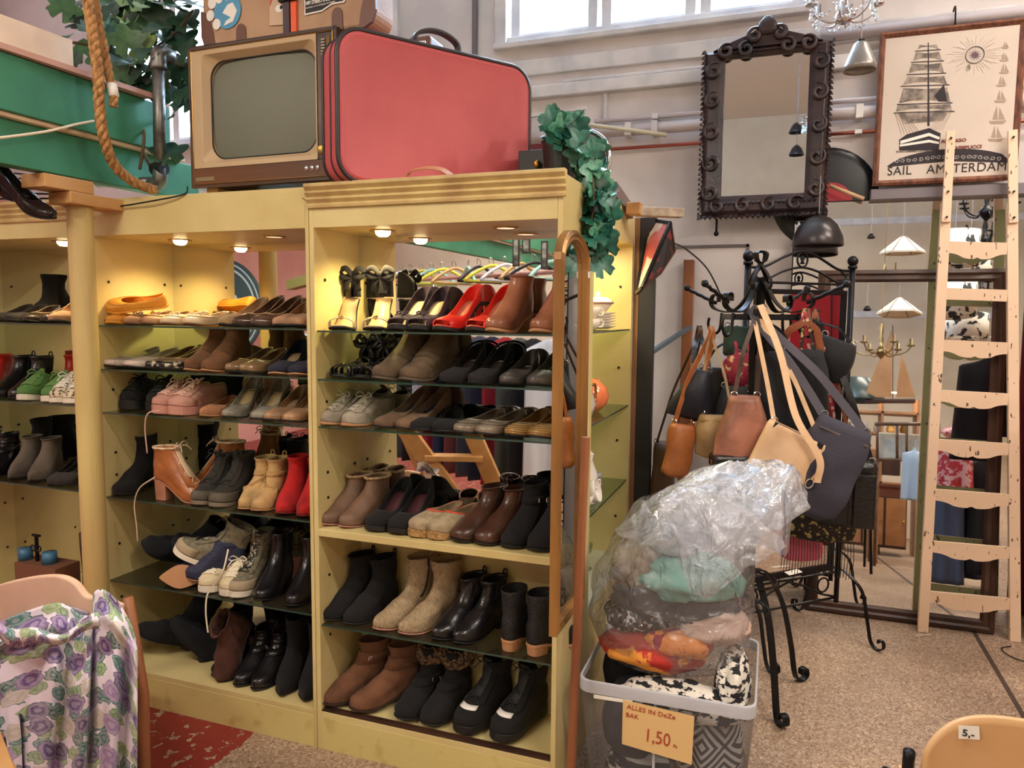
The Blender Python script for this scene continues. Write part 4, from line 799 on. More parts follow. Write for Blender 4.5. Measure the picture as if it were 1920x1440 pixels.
inn = [Vector((bc[0]+dx+a*(1+.03*cos(b*6)), yf+.035, bc[1]+b*(1+.05*cos(a*6)))) for a, b in rrect(sw, sh, .055, NB)]; inn2 = [p+Vector((0, .02, 0)) for p in inn]
loft([outer, mid_, inn, inn2], False, False).build('bezel', BEZ, tv, world=False, smooth=False, bevel=.002)
def scrf(u, v):
    a, b = (u-.5)*2, (v-.5)*2; k = 1; X = a*sw/2*1.06; Z = b*sh/2*1.08; return Vector((bc[0]+dx+X, yf+.056-.034*(1-.5*a*a-.5*b*b), bc[1]+Z))
MB().grid(16, 14, scrf).build('screen', SCR, tv, world=False, smooth=True)
MB().tube([p+Vector((0, -.001, 0)) for p in inn], .003, 6, True).build('screen_gasket', BLACK, tv, world=False)
MB().span((x1-.076, yf+.002, .068), (x1-.014, yf+.02, h_-.016)).build('control_panel', TVW, tv, world=False)
sl = MB()
for k in range(34): z = .14+k*.0095; sl.box((x1-.050, yf, z), (.014, .006, .005))
sl.build('speaker_slats', mat('slat_metal', (150, 140, 124), .35, .6), tv, world=False, kind='stuff')
for xx in (x1-.034, x1-.028): MB().span((xx, yf-.002, .12), (xx+.002, yf+.002, h_-.03)).build('metal_strip', BRASS, tv, world=False)
MB().lathe([(0, .024), (.013, .024), (.016, .018), (.018, 0)], 24, (x1-.052, yf+.002, .095), Matrix.Rotation(pi/2, 3, 'X')).build('tuning_knob', BRASS, tv, world=False, smooth=True, bevel=.001)
MB().span((x0+.012, yf-.001, .010), (x1-.012, yf+.02, .066)).build('lower_panel', mat('teak_panel', (116, 76, 52), .4, col2=(80, 50, 36), ns=8, stretch=(.1, 1, 1)), tv, world=False)
MB().span((x0+.022, yf-.003, .022), (x0+.105, yf, .036)).build('badge', mat('badge', (160, 140, 108), .4, .4), tv, world=False)
for k in range(3): MB().lathe([(0, .008), (.004, .009), (.0042, .004), (.0065, .005), (.0085, .003), (.009, 0)], 18, (x1-.125+k*.023, yf-.001, .040), Matrix.Rotation(pi/2, 3, 'X')).build('control_knob', CHROME, tv, world=False, smooth=True)
for sx in (x0+.04, x1-.10): MB().span((sx, yf+.03, -.028), (sx+.05, yf+.26, 0)).build('foot', PINE, tv, world=False)

REDC = mat('red_vinyl', (196, 88, 92), .5, col2=(184, 76, 82), ns=3, bump=.25, bs=180); BIND = mat('black_binding', (44, 36, 40), .4)
rc = thing('suitcase', 'large red suitcase with black binding standing on right shoe cabinet', 'suitcase', (-1.355, 2.085, 1.968), radians(55))
SW, SH, SD, SR = .745, .475, .13, .08
def sl_(y, k, r=SR): return [Vector((SW/2+a, y, SH/2+b)) for a, b in rrect(SW*1-k, SH-k, r-k/2, 8)]
loft([sl_(0.0, .05), sl_(-.004, .03), sl_(.001, .008), sl_(.012, 0), sl_(.060, 0)]).build('lid', REDC, rc, world=False, smooth=True, bevel=.001)
loft([sl_(.064, 0), sl_(SD-.012, 0), sl_(SD, .02), sl_(SD+.002, .05)]).build('body', REDC, rc, world=False, smooth=True, bevel=.001)
MB().tube(sl_(.004, -.002), .0075, 8, True).build('piping', BIND, rc, world=False, smooth=True)
MB().tube(sl_(.062, -.001), .0035, 8, True).build('seam_binding', BIND, rc, world=False, smooth=True); MB().tube(sl_(SD-.006, -.002), .0055, 8, True).build('piping', BIND, rc, world=False, smooth=True)
hz = SH; MB().ribbon(crv([(SW/2-.085, .035, hz-.002), (SW/2-.080, .035, hz+.040), (SW/2-.03, .035, hz+.064), (SW/2+.03, .035, hz+.064), (SW/2+.080, .035, hz+.040), (SW/2+.085, .035, hz-.002)], 6), .030, (0, 1, 0), .012).build('handle', BIND, rc, world=False, smooth=False, bevel=.004)
for sx in (-.24, .24): MB().box((SW/2+sx, .06, SH+.002), (.05, .03, .008)).build('latch', CHROME, rc, world=False, bevel=.002)
VIN = mat('beige_vinyl', (186, 150, 118), .6, col2=(166, 130, 100), ns=5, bump=.3, bs=100); BRC = mat('brown_corner', (108, 74, 62), .45)
bc_ = thing('suitcase', 'beige travel case with stickers lying on top of the television', 'suitcase', (-1.677, 2.255, 2.492), radians(-1.5)); bc_.scale = (.93, 1, 1)
bl = lambda y, k: [Vector((a, y, .24+b)) for a, b in rrect(.78-k, .48-k, .05, 6)]
loft([bl(0, .02), bl(.006, 0), bl(.115, 0), bl(.12, .02)]).build('body', VIN, bc_, world=False, bevel=.004)
for sx in (-1, 1):
    b = MB(); 
    pts = [(sx*.392, 0)]+[(sx*(.34+.055*cos(a)), .055-.058*sin(a)) for a in [0, .5, 1, 1.57]]
    MB().prism([Vector((sx*.395, -.003, .14)), Vector((sx*.375, -.003, .135)), Vector((sx*.35, -.003, .10)), Vector((sx*.335, -.003, .06)), Vector((sx*.325, -.003, -.002)), Vector((sx*.345, -.003, -.003)), Vector((sx*.38, -.003, .012)), Vector((sx*.395, -.003, .05))], (0, .012, 0)).build('corner_guard', BRC, bc_, world=False)
for cx in (-.20, .235): MB().prism([Vector((cx+.022*cos(a), -.005, .052+.022*sin(a))) for a in [k*pi/8 for k in range(9)]]+[Vector((cx-.024, -.005, -.003)), Vector((cx+.024, -.005, -.003))], (0, .01, 0)).build('foot_guard', BRC, bc_, world=False, bevel=.001)
MB().box((.02, -.008, .24), (.028, .014, .48)).build('strap', mat('dark_strap', (72, 58, 66), .5), bc_, world=False); MB().box((.050, -.006, .24), (.024, .010, .48)).build('orange_strap', mat('orange_strap', (238, 96, 56), .4), bc_, world=False); MB().box((.028, -.014, .125), (.075, .02, .02)).build('buckle', BLACK, bc_, world=False, bevel=.004)
BS = root_m(bc_)
def sticker(name, poly, m, y=-.0045): return MB().prism([Vector((a, y, b)) for a, b in poly], (0, .001, 0)).build(name, m, bc_, world=False)
circ = lambda cx, cz, r, n=18, sx=1: [(cx+r*sx*cos(2*pi*k/n), cz+r*sin(2*pi*k/n)) for k in range(n)]
SKB = mat('sky_sticker', (86, 156, 196), .5); sticker('blue_sticker', circ(-.262, .125, .062, 22, 1.05), SKB)
for a, b, r in ((-.335, .16, .020), (-.300, .172, .018), (-.262, .178, .018), (-.345, .118, .019), (-.315, .085, .019)): sticker('round_badge', circ(a, b, r), WHITE, -.0055)
sticker('white_bird', [(-.285, .12), (-.26, .145), (-.235, .15), (-.215, .12), (-.235, .085), (-.28, .075), (-.27, .09), (-.245, .1)], WHITE, -.0055)
sticker('yellow_sticker', [(-.185, .178), (-.06, .178), (-.065, .24), (-.18, .24)], mat('yellow_sticker', (232, 196, 96), .5))
sticker('cow_sticker', [(-.065, .05), (.01, .045), (.015, .15), (-.02, .175), (-.06, .15)], mat('pale_sticker', (206, 176, 146), .5)); sticker('cow_spot', circ(-.018, .102, .013, 10, 1.4), WHITE, -.0055); sticker('cow_spot', circ(-.008, .104, .007, 8), BLACK, -.0062)
sticker('cow_roof', [(-.06, .115), (-.045, .14), (-.02, .145), (.005, .13), (.0, .155), (-.03, .17), (-.06, .15)], mat('sticker_red', (196, 84, 70), .5), -.0055)
sticker('white_sticker', [(.095, .065), (.17, .068), (.215, .085), (.265, .085), (.27, .09), (.27, .26), (.095, .26)], WHITE, -.0048); sticker('black_sticker', [(.099, .070), (.17, .073), (.215, .090), (.262, .090), (.265, .095), (.265, .26), (.099, .26)], BLACK, -.0054)
text('HIFI STEREO SPECIALIST', .0165, WHITE, bc_, BS @ frameM((.102, -.0068, .096), (1, 0, .03), (0, 0, 1)), sx=.79, bold=.0004); text('HERTOGSTR. 101  6511 RZ NIJMEGEN  TEL. 080-222296', .0062, WHITE, bc_, BS @ frameM((.103, -.0068, .084), (1, 0, .05), (0, 0, 1)), sx=.85)
text(')', .05, WHITE, bc_, BS @ frameM((.165, -.0068, .125), (1, 0, 0), (0, 0, 1)))
sb = thing('travel_trunk', 'brown trunk end poking out behind the red suitcase handle', 'trunk', (-1.26, 2.62, 2.30))
MB().span((-1.33, 2.50, 1.966), (-1.24, 2.62, 2.54)).build('body', BRC, sb, bevel=.01)
MB().span((-1.30, 2.494, 2.47), (-1.255, 2.5, 2.52)).build('corner_guard', CHROME, sb, bevel=.004)
# rope
ROPE = mat('rope_fibre', (196, 146, 92), .9, col2=(140, 98, 58), ns=90, bump=.8, bs=200, stretch=(1, 1, .4))
def rope(label, pts, R, tail=None):
    t = thing('rope', label, 'rope', pts[-1]); c = crv(pts, 16); L = [0]
    for a, b in zip(c, c[1:]): L.append(L[-1]+(b-a).length)
    for k in range(3):
        q = []; u = None
        for i, p in enumerate(c):
            tt = (c[min(i+1, len(c)-1)]-c[max(i-1, 0)]).normalized(); u = tt.orthogonal().normalized() if u is None else (u-tt*u.dot(tt)).normalized(); v = tt.cross(u); a = L[i]*2*pi/.085+k*2*pi/3
            q.append(p+(u*cos(a)+v*sin(a))*R*.5)
        MB().tube(q, R*.58, 8).build('strand', ROPE, t, smooth=True)
    return t
rp = rope('thick twisted rope hanging down onto the middle shoe cabinet', [P(158, -60, 1.93), P(166, 10, 1.93), P(176, 80, 1.93), P(184, 140, 1.93), P(186, 190, 1.94), P(193, 250, 1.96), P(212, 305, 2.02), P(245, 338, 2.10), P(292, 358, 2.19)], .0175)
r2 = rope('shorter rope end with white tape beside the long rope', [P(172, -60, 1.98), P(182, 20, 1.98), P(193, 80, 1.98), P(203, 130, 1.98), P(212, 178, 1.98), P(213, 200, 1.98)], .0135)
MB().tube([P(209, 158, 1.98), P(214, 181, 1.98)], .0165, 14).build('tape', WHITE, r2, smooth=True)
# scaffold pipe
gp = thing('scaffold_pipe', 'galvanised pipe standing behind the rope with elbow joints', 'pipe', P(298, 350, 2.25))
a, b = P(297, 104, 2.25), P(300, 332, 2.25)
MB().tube([a, b], .0215, 16).build('pipe_run', GALV, gp, smooth=True)
MB().tube([P(300, 342, 2.25), P(183, 342, 2.25)], .0195, 14).build('pipe_run', GALV, gp, smooth=True); MB().tube([a+Vector((0, .01, .005)), a+Vector((.02, .4, .02))], .0195, 14).build('pipe_run', GALV, gp, smooth=True)
MB().tube(crv([b+Vector((0, 0, .03)), b+Vector((0, 0, -.0)), b+Vector((-.01, 0, -.022)), b+Vector((-.045, 0, -.028))], 6), .027, 16).build('elbow_joint', GALV, gp, smooth=True)
MB().tube(crv([a+Vector((0, 0, -.05)), a, a+Vector((.0, .02, .012)), a+Vector((0, .06, .012))], 6), .028, 16).build('elbow_joint', GALV, gp, smooth=True)
MB().tube([b+Vector((-.026, 0, .03)), b+Vector((.026, -.005, .03))], .025, 14).build('wire_tie', BLACK, gp)
# round post, wooden blocks and green beams
tag(MB().tube([(-2.392, 2.02, 0), (-2.392, 2.02, 1.915)], .043, 28).build('post', BEIGEP, bevel=.001), 'round yellow-beige post standing between left and middle shoe cabinets', 'post')
tag(MB().span((-2.44, 1.84, 1.958), (-2.33, 2.03, 2.003)).build('wood_block', PINE, bevel=.003), 'upper pine block stacked above the round post', 'wood block')
tag(MB().span((-2.43, 1.93, 1.916), (-2.325, 2.25, 1.957)).build('wood_block', PINE, bevel=.003), 'lower pine block resting on the round post', 'wood block')
tag(MB().span((-2.36, -3.6, 2.165), (-2.30, 2.36, 2.34)).build('green_beam', GREENP, bevel=.003), 'upper green painted beam above the left shoe cabinet', 'beam')
tag(MB().span((-2.40, -3.6, 2.008), (-2.34, 2.55, 2.150)).build('green_beam', GREENP, bevel=.003), 'lower green painted beam resting above the pine blocks', 'beam')
tag(MB().span((-2.385, -3.6, 2.151), (-2.315, 2.45, 2.164)).build('board', CREAMP), 'thin white slat between the two green beams', 'slat')
tag(MB().bar((-2.36, .4, 2.352), (-2.30, 2.25, 2.352), .07, .018).build('board', mat('pink_slat', (206, 160, 146), .6)), 'pale pink board on top of the upper green beam', 'board')
tag(MB().bar((-2.47, .4, 2.43), (-2.40, 2.02, 2.43), .02, .12).build('cream_board', CREAMP), 'cream board standing above the green beams at top left', 'board')
tag(MB().tube(crv([PX(-40, 262, -2.285), PX(20, 256, -2.285), PX(90, 246, -2.285), PX(140, 234, -2.285), PX(176, 227, -2.285)], 8), .0045, 7).build('white_cable', mat('white_cable', (232, 218, 196), .5), smooth=True), 'white cable sagging across the green beams', 'cable')
tag(MB().tube(crv([P(95, 372, 2.0), P(112, 384, 2.06), P(150, 392, 2.10), P(215, 388, 2.135), P(290, 376, 2.13), P(345, 364, 2.145), P(352, 350, 2.17)], 8), .003, 6).build('black_cable', BLACK, smooth=True), 'black cord draped along the fascia of the middle cabinet', 'cable')
o = thing('metal_rack', 'dark metal shoe rack hanging under the green beams at left edge', 'rack', P(30, 350, 1.9))
for k in range(6): MB().bar(P(-40+k*6, 318+k*11, 1.86), P(92+k*4, 332+k*8, 1.98), .012, .005).build('slat', BLACKM, o)
STYLE['darkheel'] = ('pump', dict(m=leather('glossy_dark', (44, 36, 36), .12), hh=.06, stiletto=1, hr=.008, lin=LIND, toe='almond'))
for i, (x, y, tl_) in enumerate(((10, 352, .5), (48, 376, .75))):
    q = P(x, y, 1.86); place_shoe('darkheel', 0, 0, 0, 0, 'glossy dark high heel', 'shoe', 'high_heel', 'hooked on the metal rack', ('at the picture edge', 'toe pointing down right')[i], .22, 'glossy dark heels', 1-2*i, phi=radians(-115), rollx=radians(-20), tilt=tl_*.6, xyz=q+Vector((-.02, 0, -.02)))
# ivy
def leaf_mesh(name, lobes, m):
    pts = []; n = 40
    for k in range(n):
        a = 2*pi*k/n; r = .5+.28*abs(cos(lobes*(a-pi/2)/2))**1.2*(1 if abs(((a-pi/2+pi) % (2*pi))-pi) < 2.3 else .5)+.02*sin(9*a)
        if abs(((a+pi/2+pi) % (2*pi))-pi) < .2: r *= .35
        pts.append((r*cos(a), r*sin(a)))
    vs = [(0, -.15, 0)]; fs = []
    for s in (.55, 1.0):
        for x, y in pts: vs.append((x*s, (y+.15)*s-.15, .10*(x*x)*s*s*1.4+.12*s*s*abs(x)-.22*(s*y)**2))
    for k in range(n): fs.append((0, 1+k, 1+(k+1) % n)); fs.append((1+k, 1+n+k, 1+n+(k+1) % n, 1+(k+1) % n))
    me = bpy.data.meshes.new(name); me.from_pydata(vs, [], fs); me.materials.append(m)
    for p in me.polygons: p.use_smooth = True
    return me
LG = [mat('leaf_dark', (40, 78, 54), .45, col2=(30, 62, 44), ns=3), mat('leaf_mid', (72, 112, 66), .45, col2=(54, 92, 56), ns=3), mat('leaf_light', (132, 158, 84), .5, col2=(98, 134, 74), ns=3), mat('leaf_flare_teal', (50, 118, 98), .4, col2=(34, 90, 78), ns=3), mat('leaf_flare_teal_light', (94, 160, 128), .4, col2=(56, 124, 100), ns=3)]  # teal leaves have the blue-green lens flare put into their colour
LM = [leaf_mesh('leaf', 5, m) for m in LG]
STEM = mat('vine_stem', (96, 78, 56), .8)
def leaf(parent, p, size, me, R=None):
    o = bpy.data.objects.new('leaf', me); C.objects.link(o); o.parent = parent; inv = root_m(parent).inverted(); o.location = inv @ Vector(p); o.scale = (size,)*3
    e = R or Euler((radians(60+rnd.uniform(-45, 45)), rnd.uniform(-.6, .6), rnd.uniform(-.9, .9)+YAW+rnd.choice((0, 0, pi))*0)); o.rotation_euler = e; return o
iv = thing('ivy_plant', 'large-leaved artificial ivy climbing round the rope and pipe at top left', 'plant', P(300, 330, 2.45))
stems = [[P(262, 318, 2.2), P(270, 250, 2.22), P(255, 190, 2.42), P(240, 120, 2.4), P(230, 60, 2.38), P(250, -20, 2.4)], [P(285, 318, 2.24), P(262, 270, 2.24), P(245, 230, 2.3), P(262, 170, 2.45), P(290, 90, 2.45), P(300, -10, 2.42)], [P(240, 120, 2.4), P(180, 90, 2.3), P(130, 80, 2.2), P(90, 95, 2.15)], [P(290, 90, 2.45), P(330, 60, 2.4), P(362, 20, 2.35)]]
for s in stems: MB().tube(crv(s, 6), .006, 6).build('stem', STEM, iv, smooth=True)
lp = [(90, 95, 2), (122, 68, 1), (120, 104, 0), (150, 90, 1), (175, 62, 0), (140, 45, 0), (212, 60, 1), (240, 30, 2), (262, 18, 2), (238, 92, 1), (262, 92, 2), (290, 52, 0), (300, 30, 0), (268, 60, 1), (215, 25, 0), (190, 5, 1), (335, 15, 0), (352, 8, 0), (318, 2, 1), (245, 118, 1), (222, 118, 0), (205, 90, 0), (322, 128, 0), (345, 82, 0), (355, 98, 0), (278, 128, 0), (262, 150, 0), (240, 165, 0), (230, 190, 0), (345, 158, 0), (328, 170, 0), (350, 178, 0), (205, 225, 0), (215, 150, 0), (300, 5, 2), (272, 0, 1), (245, 5, 2), (150, 10, 0), (125, 20, 1), (345, 40, 0), (285, 100, 0), (310, 70, 0), (225, 70, 0), (252, 75, 1), (320, 220, 0), (315, 290, 0), (185, 108, 1), (135, 118, 0)]
for i in range(34): lp.append((rnd.uniform(185, 350), rnd.uniform(0, 215), rnd.choice((0, 0, 1, 0))))
for x, y, c in lp: leaf(iv, P(x+rnd.uniform(-6, 6), y+rnd.uniform(-6, 6), 2.36+rnd.uniform(-.12, .12)), rnd.uniform(.075, .10), LM[c])
rv = thing('ivy_plant', 'ivy coloured blue-green for lens flare, trailing from black pot over the cabinet corner', 'plant', P(1055, 330, 2.45))
stems = [[P(1050, 262, 2.5), P(1090, 262, 2.42), P(1108, 320, 2.38), P(1115, 380, 2.36), P(1105, 430, 2.36), P(1112, 465, 2.36)], [P(1060, 262, 2.5), P(1100, 285, 2.45), P(1128, 350, 2.42), P(1128, 400, 2.4), P(1120, 455, 2.4), P(1128, 500, 2.4)]]
for s in stems: MB().tube(crv(s, 6), .003, 6).build('stem', STEM, rv, smooth=True)
for i in range(34):
    x = rnd.uniform(1028, 1085); y = rnd.uniform(226, 268); leaf(rv, P(x, y, 2.5+rnd.uniform(-.08, .08)), rnd.uniform(.055, .075), LM[rnd.choice((3, 4, 3))])
for i in range(74):
    k = rnd.random(); x = 1098+24*min(1, k*2)+rnd.uniform(-26, 24)*(1-.35*k); y = 262+k*215; leaf(rv, P(x, y, 2.40+rnd.uniform(-.05, .05)), rnd.uniform(.045, .065), LM[rnd.choice((3, 3, 4, 0))])
for x, y in ((1134, 458), (1128, 500), (1120, 440), (1146, 400), (1090, 470)): leaf(rv, P(x, y, 2.38), .065, LM[3])
pt = thing('plant_pot', 'black flower pot holding the flare-tinted ivy on the cabinet corner', 'pot', P(1055, 325, 2.50))
c = P(1055, 300, 2.56); MB().lathe([(.0, -.09), (.058, -.09), (.072, .055), (.076, .06), (.070, .06), (.06, .03), (0, .03)], 28, c).build('pot_body', BLACK, pt, smooth=False)
bx = thing('black_box', 'black lacquered box with gold knob beside the ivy pot', 'box', P(1005, 320, 2.60))
MB().span((-.93, 2.58, 1.99), (-.80, 2.80, 2.13)).build('body', BLACK, bx, bevel=.003); MB().ball((-.855, 2.566, 2.078), .014, 12).build('knob', BRASS, bx, smooth=True)
tag(MB().span((-.98, 2.84, 1.99), (-.78, 2.95, 2.21)).build('brick_red_box', mat('brick_red', (120, 66, 62), .8)), 'dull red box behind the black lacquered box', 'box')
tag(MB().tube(crv([P(1078, 252, 2.62), P(1105, 246, 2.62), P(1132, 262, 2.62), P(1142, 292, 2.62), P(1138, 320, 2.62)], 8), .009, 10).build('chrome_hoop', CHROME, smooth=True), 'curved chrome tube arching behind the ivy', 'tube')
tag(MB().ribbon(crv([P(764, 330, 2.135), P(772, 320, 2.13), P(800, 315, 2.13), P(828, 318, 2.15), P(848, 330, 2.17)], 6), .028, (0, .8, .4), .003).build('leather_strap', mat('tan_strap', (184, 124, 88), .5)), 'tan leather strap looped on the moulding below the red suitcase', 'strap')
# ---------------------------------------------------------------- arched mirror, lath, crockery
am = thing('arched_mirror', 'tall narrow gilt mirror with arched top leaning on the right cabinet', 'mirror', (-.60, 2.2, .62))
def arch(inset, x):   # y from 2.03 to 2.37 at bottom
    y0_, y1_, zb, zt = 2.045+inset, 2.355-inset, .60+inset, 1.80-inset; r = (y1_-y0_)/2; out = [Vector((x, y0_, zb)), Vector((x, y1_, zb))]
    for k in range(15): a = pi*k/14; out.append(Vector((x, (y0_+y1_)/2+r*cos(a), zt-r*.62+r*.62*sin(a))))
    return out
xa = -.628
loops = [arch(0, xa), arch(0, xa+.022), arch(.010, xa+.030), arch(.020, xa+.022), arch(.028, xa+.026), arch(.036, xa+.012), arch(.036, xa)]
loft(loops, False, False).build('frame', GOLDW, am, smooth=False, bevel=.001)
MB().prism(arch(.034, xa+.006), (.004, 0, 0)).build('glass', MIR, am)
MB().box((xa+.028, 2.335, 1.675), (.004, .012, .02)).build('price_tag', WHITE, am)
tag(MB().bar((-.563, 2.06, .0), (-.548, 2.13, 1.19), .022, .020).build('wooden_lath', STICKW, bevel=.003), 'red-brown wooden lath leaning in front of the arched mirror', 'lath')
CHINA = mat('china', (232, 222, 212), .25, coat=.4); CHB = mat('china_rim', (168, 120, 110), .4)
pl = [(X0-.10, 2.83)]
for k, o_ in enumerate(('lowest', 'second lowest', 'third from the bottom', 'third from the top', 'second from the top', 'topmost')): tag(MB().lathe([(0, .002), (.045, .002), (.075, .012), (.078, .014), (.045, .006), (0, .006)], 28, (X0-.10, 3.02, 1.4895+k*.011)).build('plate', CHINA, smooth=True), f'white plate under the oval dish, {o_} in the stack', 'plate', 'stacked plates in crockery cabinet')
t = thing('serving_dish', 'white oval lidded dish on top of the plate stack', 'dish', (X0-.10, 3.02, 1.56)); MB().lathe([(0, 0), (.035, 0), (.062, .035), (.066, .042), (0, .042)], 28, (X0-.10, 3.02, 1.561), sx=1, sy=1.15).build('bowl', CHINA, t, smooth=True); MB().lathe([(.062, .030), (.066, .036), (.065, .033)], 28, (X0-.10, 3.02, 1.562), sx=1, sy=1.16).build('rim_pattern', CHB, t); MB().lathe([(.060, 0), (.04, .016), (0, .02)], 24, (X0-.10, 3.02, 1.603)).ball((X0-.10, 3.02, 1.632), .012, 10).build('lid', CHINA, t, smooth=True)
for i, z in enumerate((1.4905, 1.535)):
    t = thing('tea_cup', 'white cup left of the plates, '+('lower one', 'stacked upper one')[i], 'cup', (X0-.07, 2.78, z)); MB().lathe([(0, .002), (.022, .002), (.036, .02), (.04, .042), (.037, .042), (.03, .015), (0, .006)], 24, (X0-.07, 2.78, z)).build('bowl', CHINA, t, smooth=True)
    MB().tube(crv([(X0-.05, 2.81, z+.036), (X0-.035, 2.835, z+.036), (X0-.035, 2.835, z+.014), (X0-.052, 2.805, z+.012)], 5), .003, 6).build('handle', CHINA, t, smooth=True)
OR = mat('orange_glaze', (236, 128, 82), .15, coat=.6); t = thing('teapot', 'round glossy orange teapot in the crockery cabinet', 'teapot', (X0-.11, 2.93, 1.1605)); c = (X0-.11, 2.93, 1.1605)
MB().lathe([(0, 0), (.045, 0), (.075, .03), (.085, .065), (.072, .10), (.045, .122), (.0, .125)], 30, c).build('body', OR, t, smooth=True); MB().lathe([(.045, .120), (.03, .13), (.008, .135), (.012, .148), (0, .152)], 20, c).build('lid', OR, t, smooth=True)
MB().tube(crv([(c[0]+.01, c[1]+.075, c[2]+.05), (c[0]+.01, c[1]+.105, c[2]+.085), (c[0]+.012, c[1]+.115, c[2]+.12)], 5), .011, 10).build('spout', OR, t, smooth=True); MB().tube(crv([(c[0], c[1]-.06, c[2]+.11), (c[0]+.01, c[1]-.08, c[2]+.17), (c[0], c[1]-.02, c[2]+.195), (c[0], c[1]+.03, c[2]+.155)], 6), .007, 8).build('handle', mat('handle_dark', (120, 84, 60), .4), t, smooth=True)
t = thing('jug', 'grey-white jug half hidden left of the orange teapot', 'jug', (X0-.10, 2.74, 1.1605)); MB().lathe([(0, 0), (.05, 0), (.066, .05), (.05, .1), (.052, .12), (.048, .12), (.045, .1), (0, .02)], 24, (X0-.10, 2.74, 1.1605)).build('body', mat('grey_china', (196, 190, 184), .3), t, smooth=True); MB().tube(crv([(X0-.07, 2.77, 1.26), (X0-.06, 2.83, 1.28), (X0-.06, 2.84, 1.22), (X0-.075, 2.79, 1.19)], 6), .005, 8).build('handle', BRASS, t, smooth=True)
t = thing('coffee_pot', 'white coffee pot with red rose motif', 'coffee pot', (X0-.10, 2.82, .8305)); c = (X0-.10, 2.83, .8305)
MB().lathe([(0, 0), (.045, 0), (.062, .04), (.055, .10), (.036, .15), (.04, .175), (0, .175)], 28, c).build('body', CHINA, t, smooth=True); MB().lathe([(.042, .172), (.03, .185), (.01, .192), (.012, .205), (.008, .22), (0, .222)], 20, c).build('lid', CHINA, t, smooth=True)
MB().tube(crv([(c[0], c[1]+.05, c[2]+.06), (c[0], c[1]+.075, c[2]+.10), (c[0], c[1]+.09, c[2]+.165)], 5), [.012]*5+[.010]*5+[.007], 8).build('spout', CHINA, t, smooth=True)
MB().ball((c[0]+.040, c[1]+.028, c[2]+.09), .018, 10, (.5, .8, 1)).build('rose_motif', mat('rose_red', (150, 60, 50), .5), t, smooth=True)
for k, o_ in enumerate(('lowest', 'middle', 'topmost')): tag(MB().lathe([(0, 0), (.03, 0), (.045, .012), (.04, .02), (0, .018)], 24, (X0-.11, 3.0, .831+k*.021)).build('sugar_bowl', mat('blue_china', (206, 212, 220), .3, col2=(120, 130, 158), ns=30, stretch=(.01, .01, 1)), smooth=True), f'blue-banded white saucer beside the coffee pot, {o_} of the stack', 'saucer', 'blue-banded saucer stack')
for i, (yy, zz) in enumerate(((2.66, 0), (2.72, .045))):
    t = thing('tea_cup', ('white cup standing at the front of the coffee pot', 'white cup tipped on the cups near coffee pot')[i], 'cup', (X0-.05, yy, .831)); M = Matrix.Rotation(0 if i == 0 else radians(75), 3, 'Y'); MB().lathe([(0, .0), (.022, 0), (.04, .02), (.045, .05), (.042, .05), (.034, .018), (0, .006)], 24, (X0-.06, yy, .8312+zz), M).build('bowl', CHINA, t, smooth=True); MB().tube(crv([(X0-.03, yy+.03, .87+zz), (X0-.02, yy+.055, .872+zz), (X0-.02, yy+.055, .845+zz), (X0-.03, yy+.025, .845+zz)], 5), .004, 6).build('handle', CHINA, t, smooth=True)
tag(MB().lathe([(0, 0), (.03, 0), (.034, .004), (.004, .006), (.004, .05), (.03, .075), (.034, .11), (.032, .11), (.028, .078), (0, .055)], 24, (X0-.12, 2.95, .4955)).build('wine_glass', sheet('clear_glass', (235, 240, 240), .9, .02), smooth=True), 'small stemmed glass on the pale bottom shelf', 'glass')
# ---------------------------------------------------------------- things on the back wall
cm = thing('carved_mirror', 'dark carved wooden mirror hanging high on the back wall', 'mirror', (-.16, 4.25, 2.05))
CARV = mat('carved_wood', (60, 42, 42), .35, col2=(34, 26, 32), ns=9, bump=.4, bs=60)
mx0, mx1, mz0, mz1 = -.475, .155, 2.075, 2.935; gx0, gx1, gz0, gz1 = -.365, .05, 2.185, 2.89
def rectl(a, b, c, d, y): return [Vector((a, y, c)), Vector((b, y, c)), Vector((b, y, d)), Vector((a, y, d))]
loft([rectl(mx0, mx1, mz0, mz1, 4.26), rectl(mx0, mx1, mz0, mz1, 4.215), rectl(mx0+.03, mx1-.03, mz0+.03, mz1-.02, 4.19), rectl(gx0-.025, gx1+.025, gz0-.025, gz1+.02, 4.205), rectl(gx0, gx1, gz0, gz1, 4.215), rectl(gx0, gx1, gz0, gz1, 4.26)], False, False).build('frame', CARV, cm, bevel=.004)
MB().span((gx0-.005, 4.225, gz0-.005), (gx1+.005, 4.23, gz1+.005)).build('glass', MIR, cm)
def scroll(c, r, turns, s=1, a0=0, n=26):
    return [Vector((c[0]+s*r*(1-.78*k/n)*cos(a0+turns*2*pi*k/n), c[1]-.010*k/n, c[2]+r*(1-.78*k/n)*sin(a0+turns*2*pi*k/n))) for k in range(n+1)]
def carve(x, z, r, s=1, a0=0): MB().tube(scroll((x, 4.196, z), r*.85, 1.05+.3*rnd.random(), s, a0), [.004+.010*sin(pi*k/26) for k in range(27)], 7).build('carved_scroll', CARV, cm, smooth=True)
for z in (2.20, 2.36, 2.52, 2.68, 2.83):
    carve(mx0+.055, z, .055, 1, rnd.random()*3); carve(mx1-.055, z, .055, -1, rnd.random()*3)
for x in (-.38, -.25, -.12, .01): carve(x, mz0+.055, .052, rnd.choice((1, -1)), rnd.random()*3)
for x in (-.36, -.26, -.06, .04): carve(x, mz1-.01, .05, 1 if x < -.15 else -1, 1)
for x in (-.22, -.10): carve(x, mz1+.055, .05, 1 if x < -.15 else -1, .5)
sp = MB()
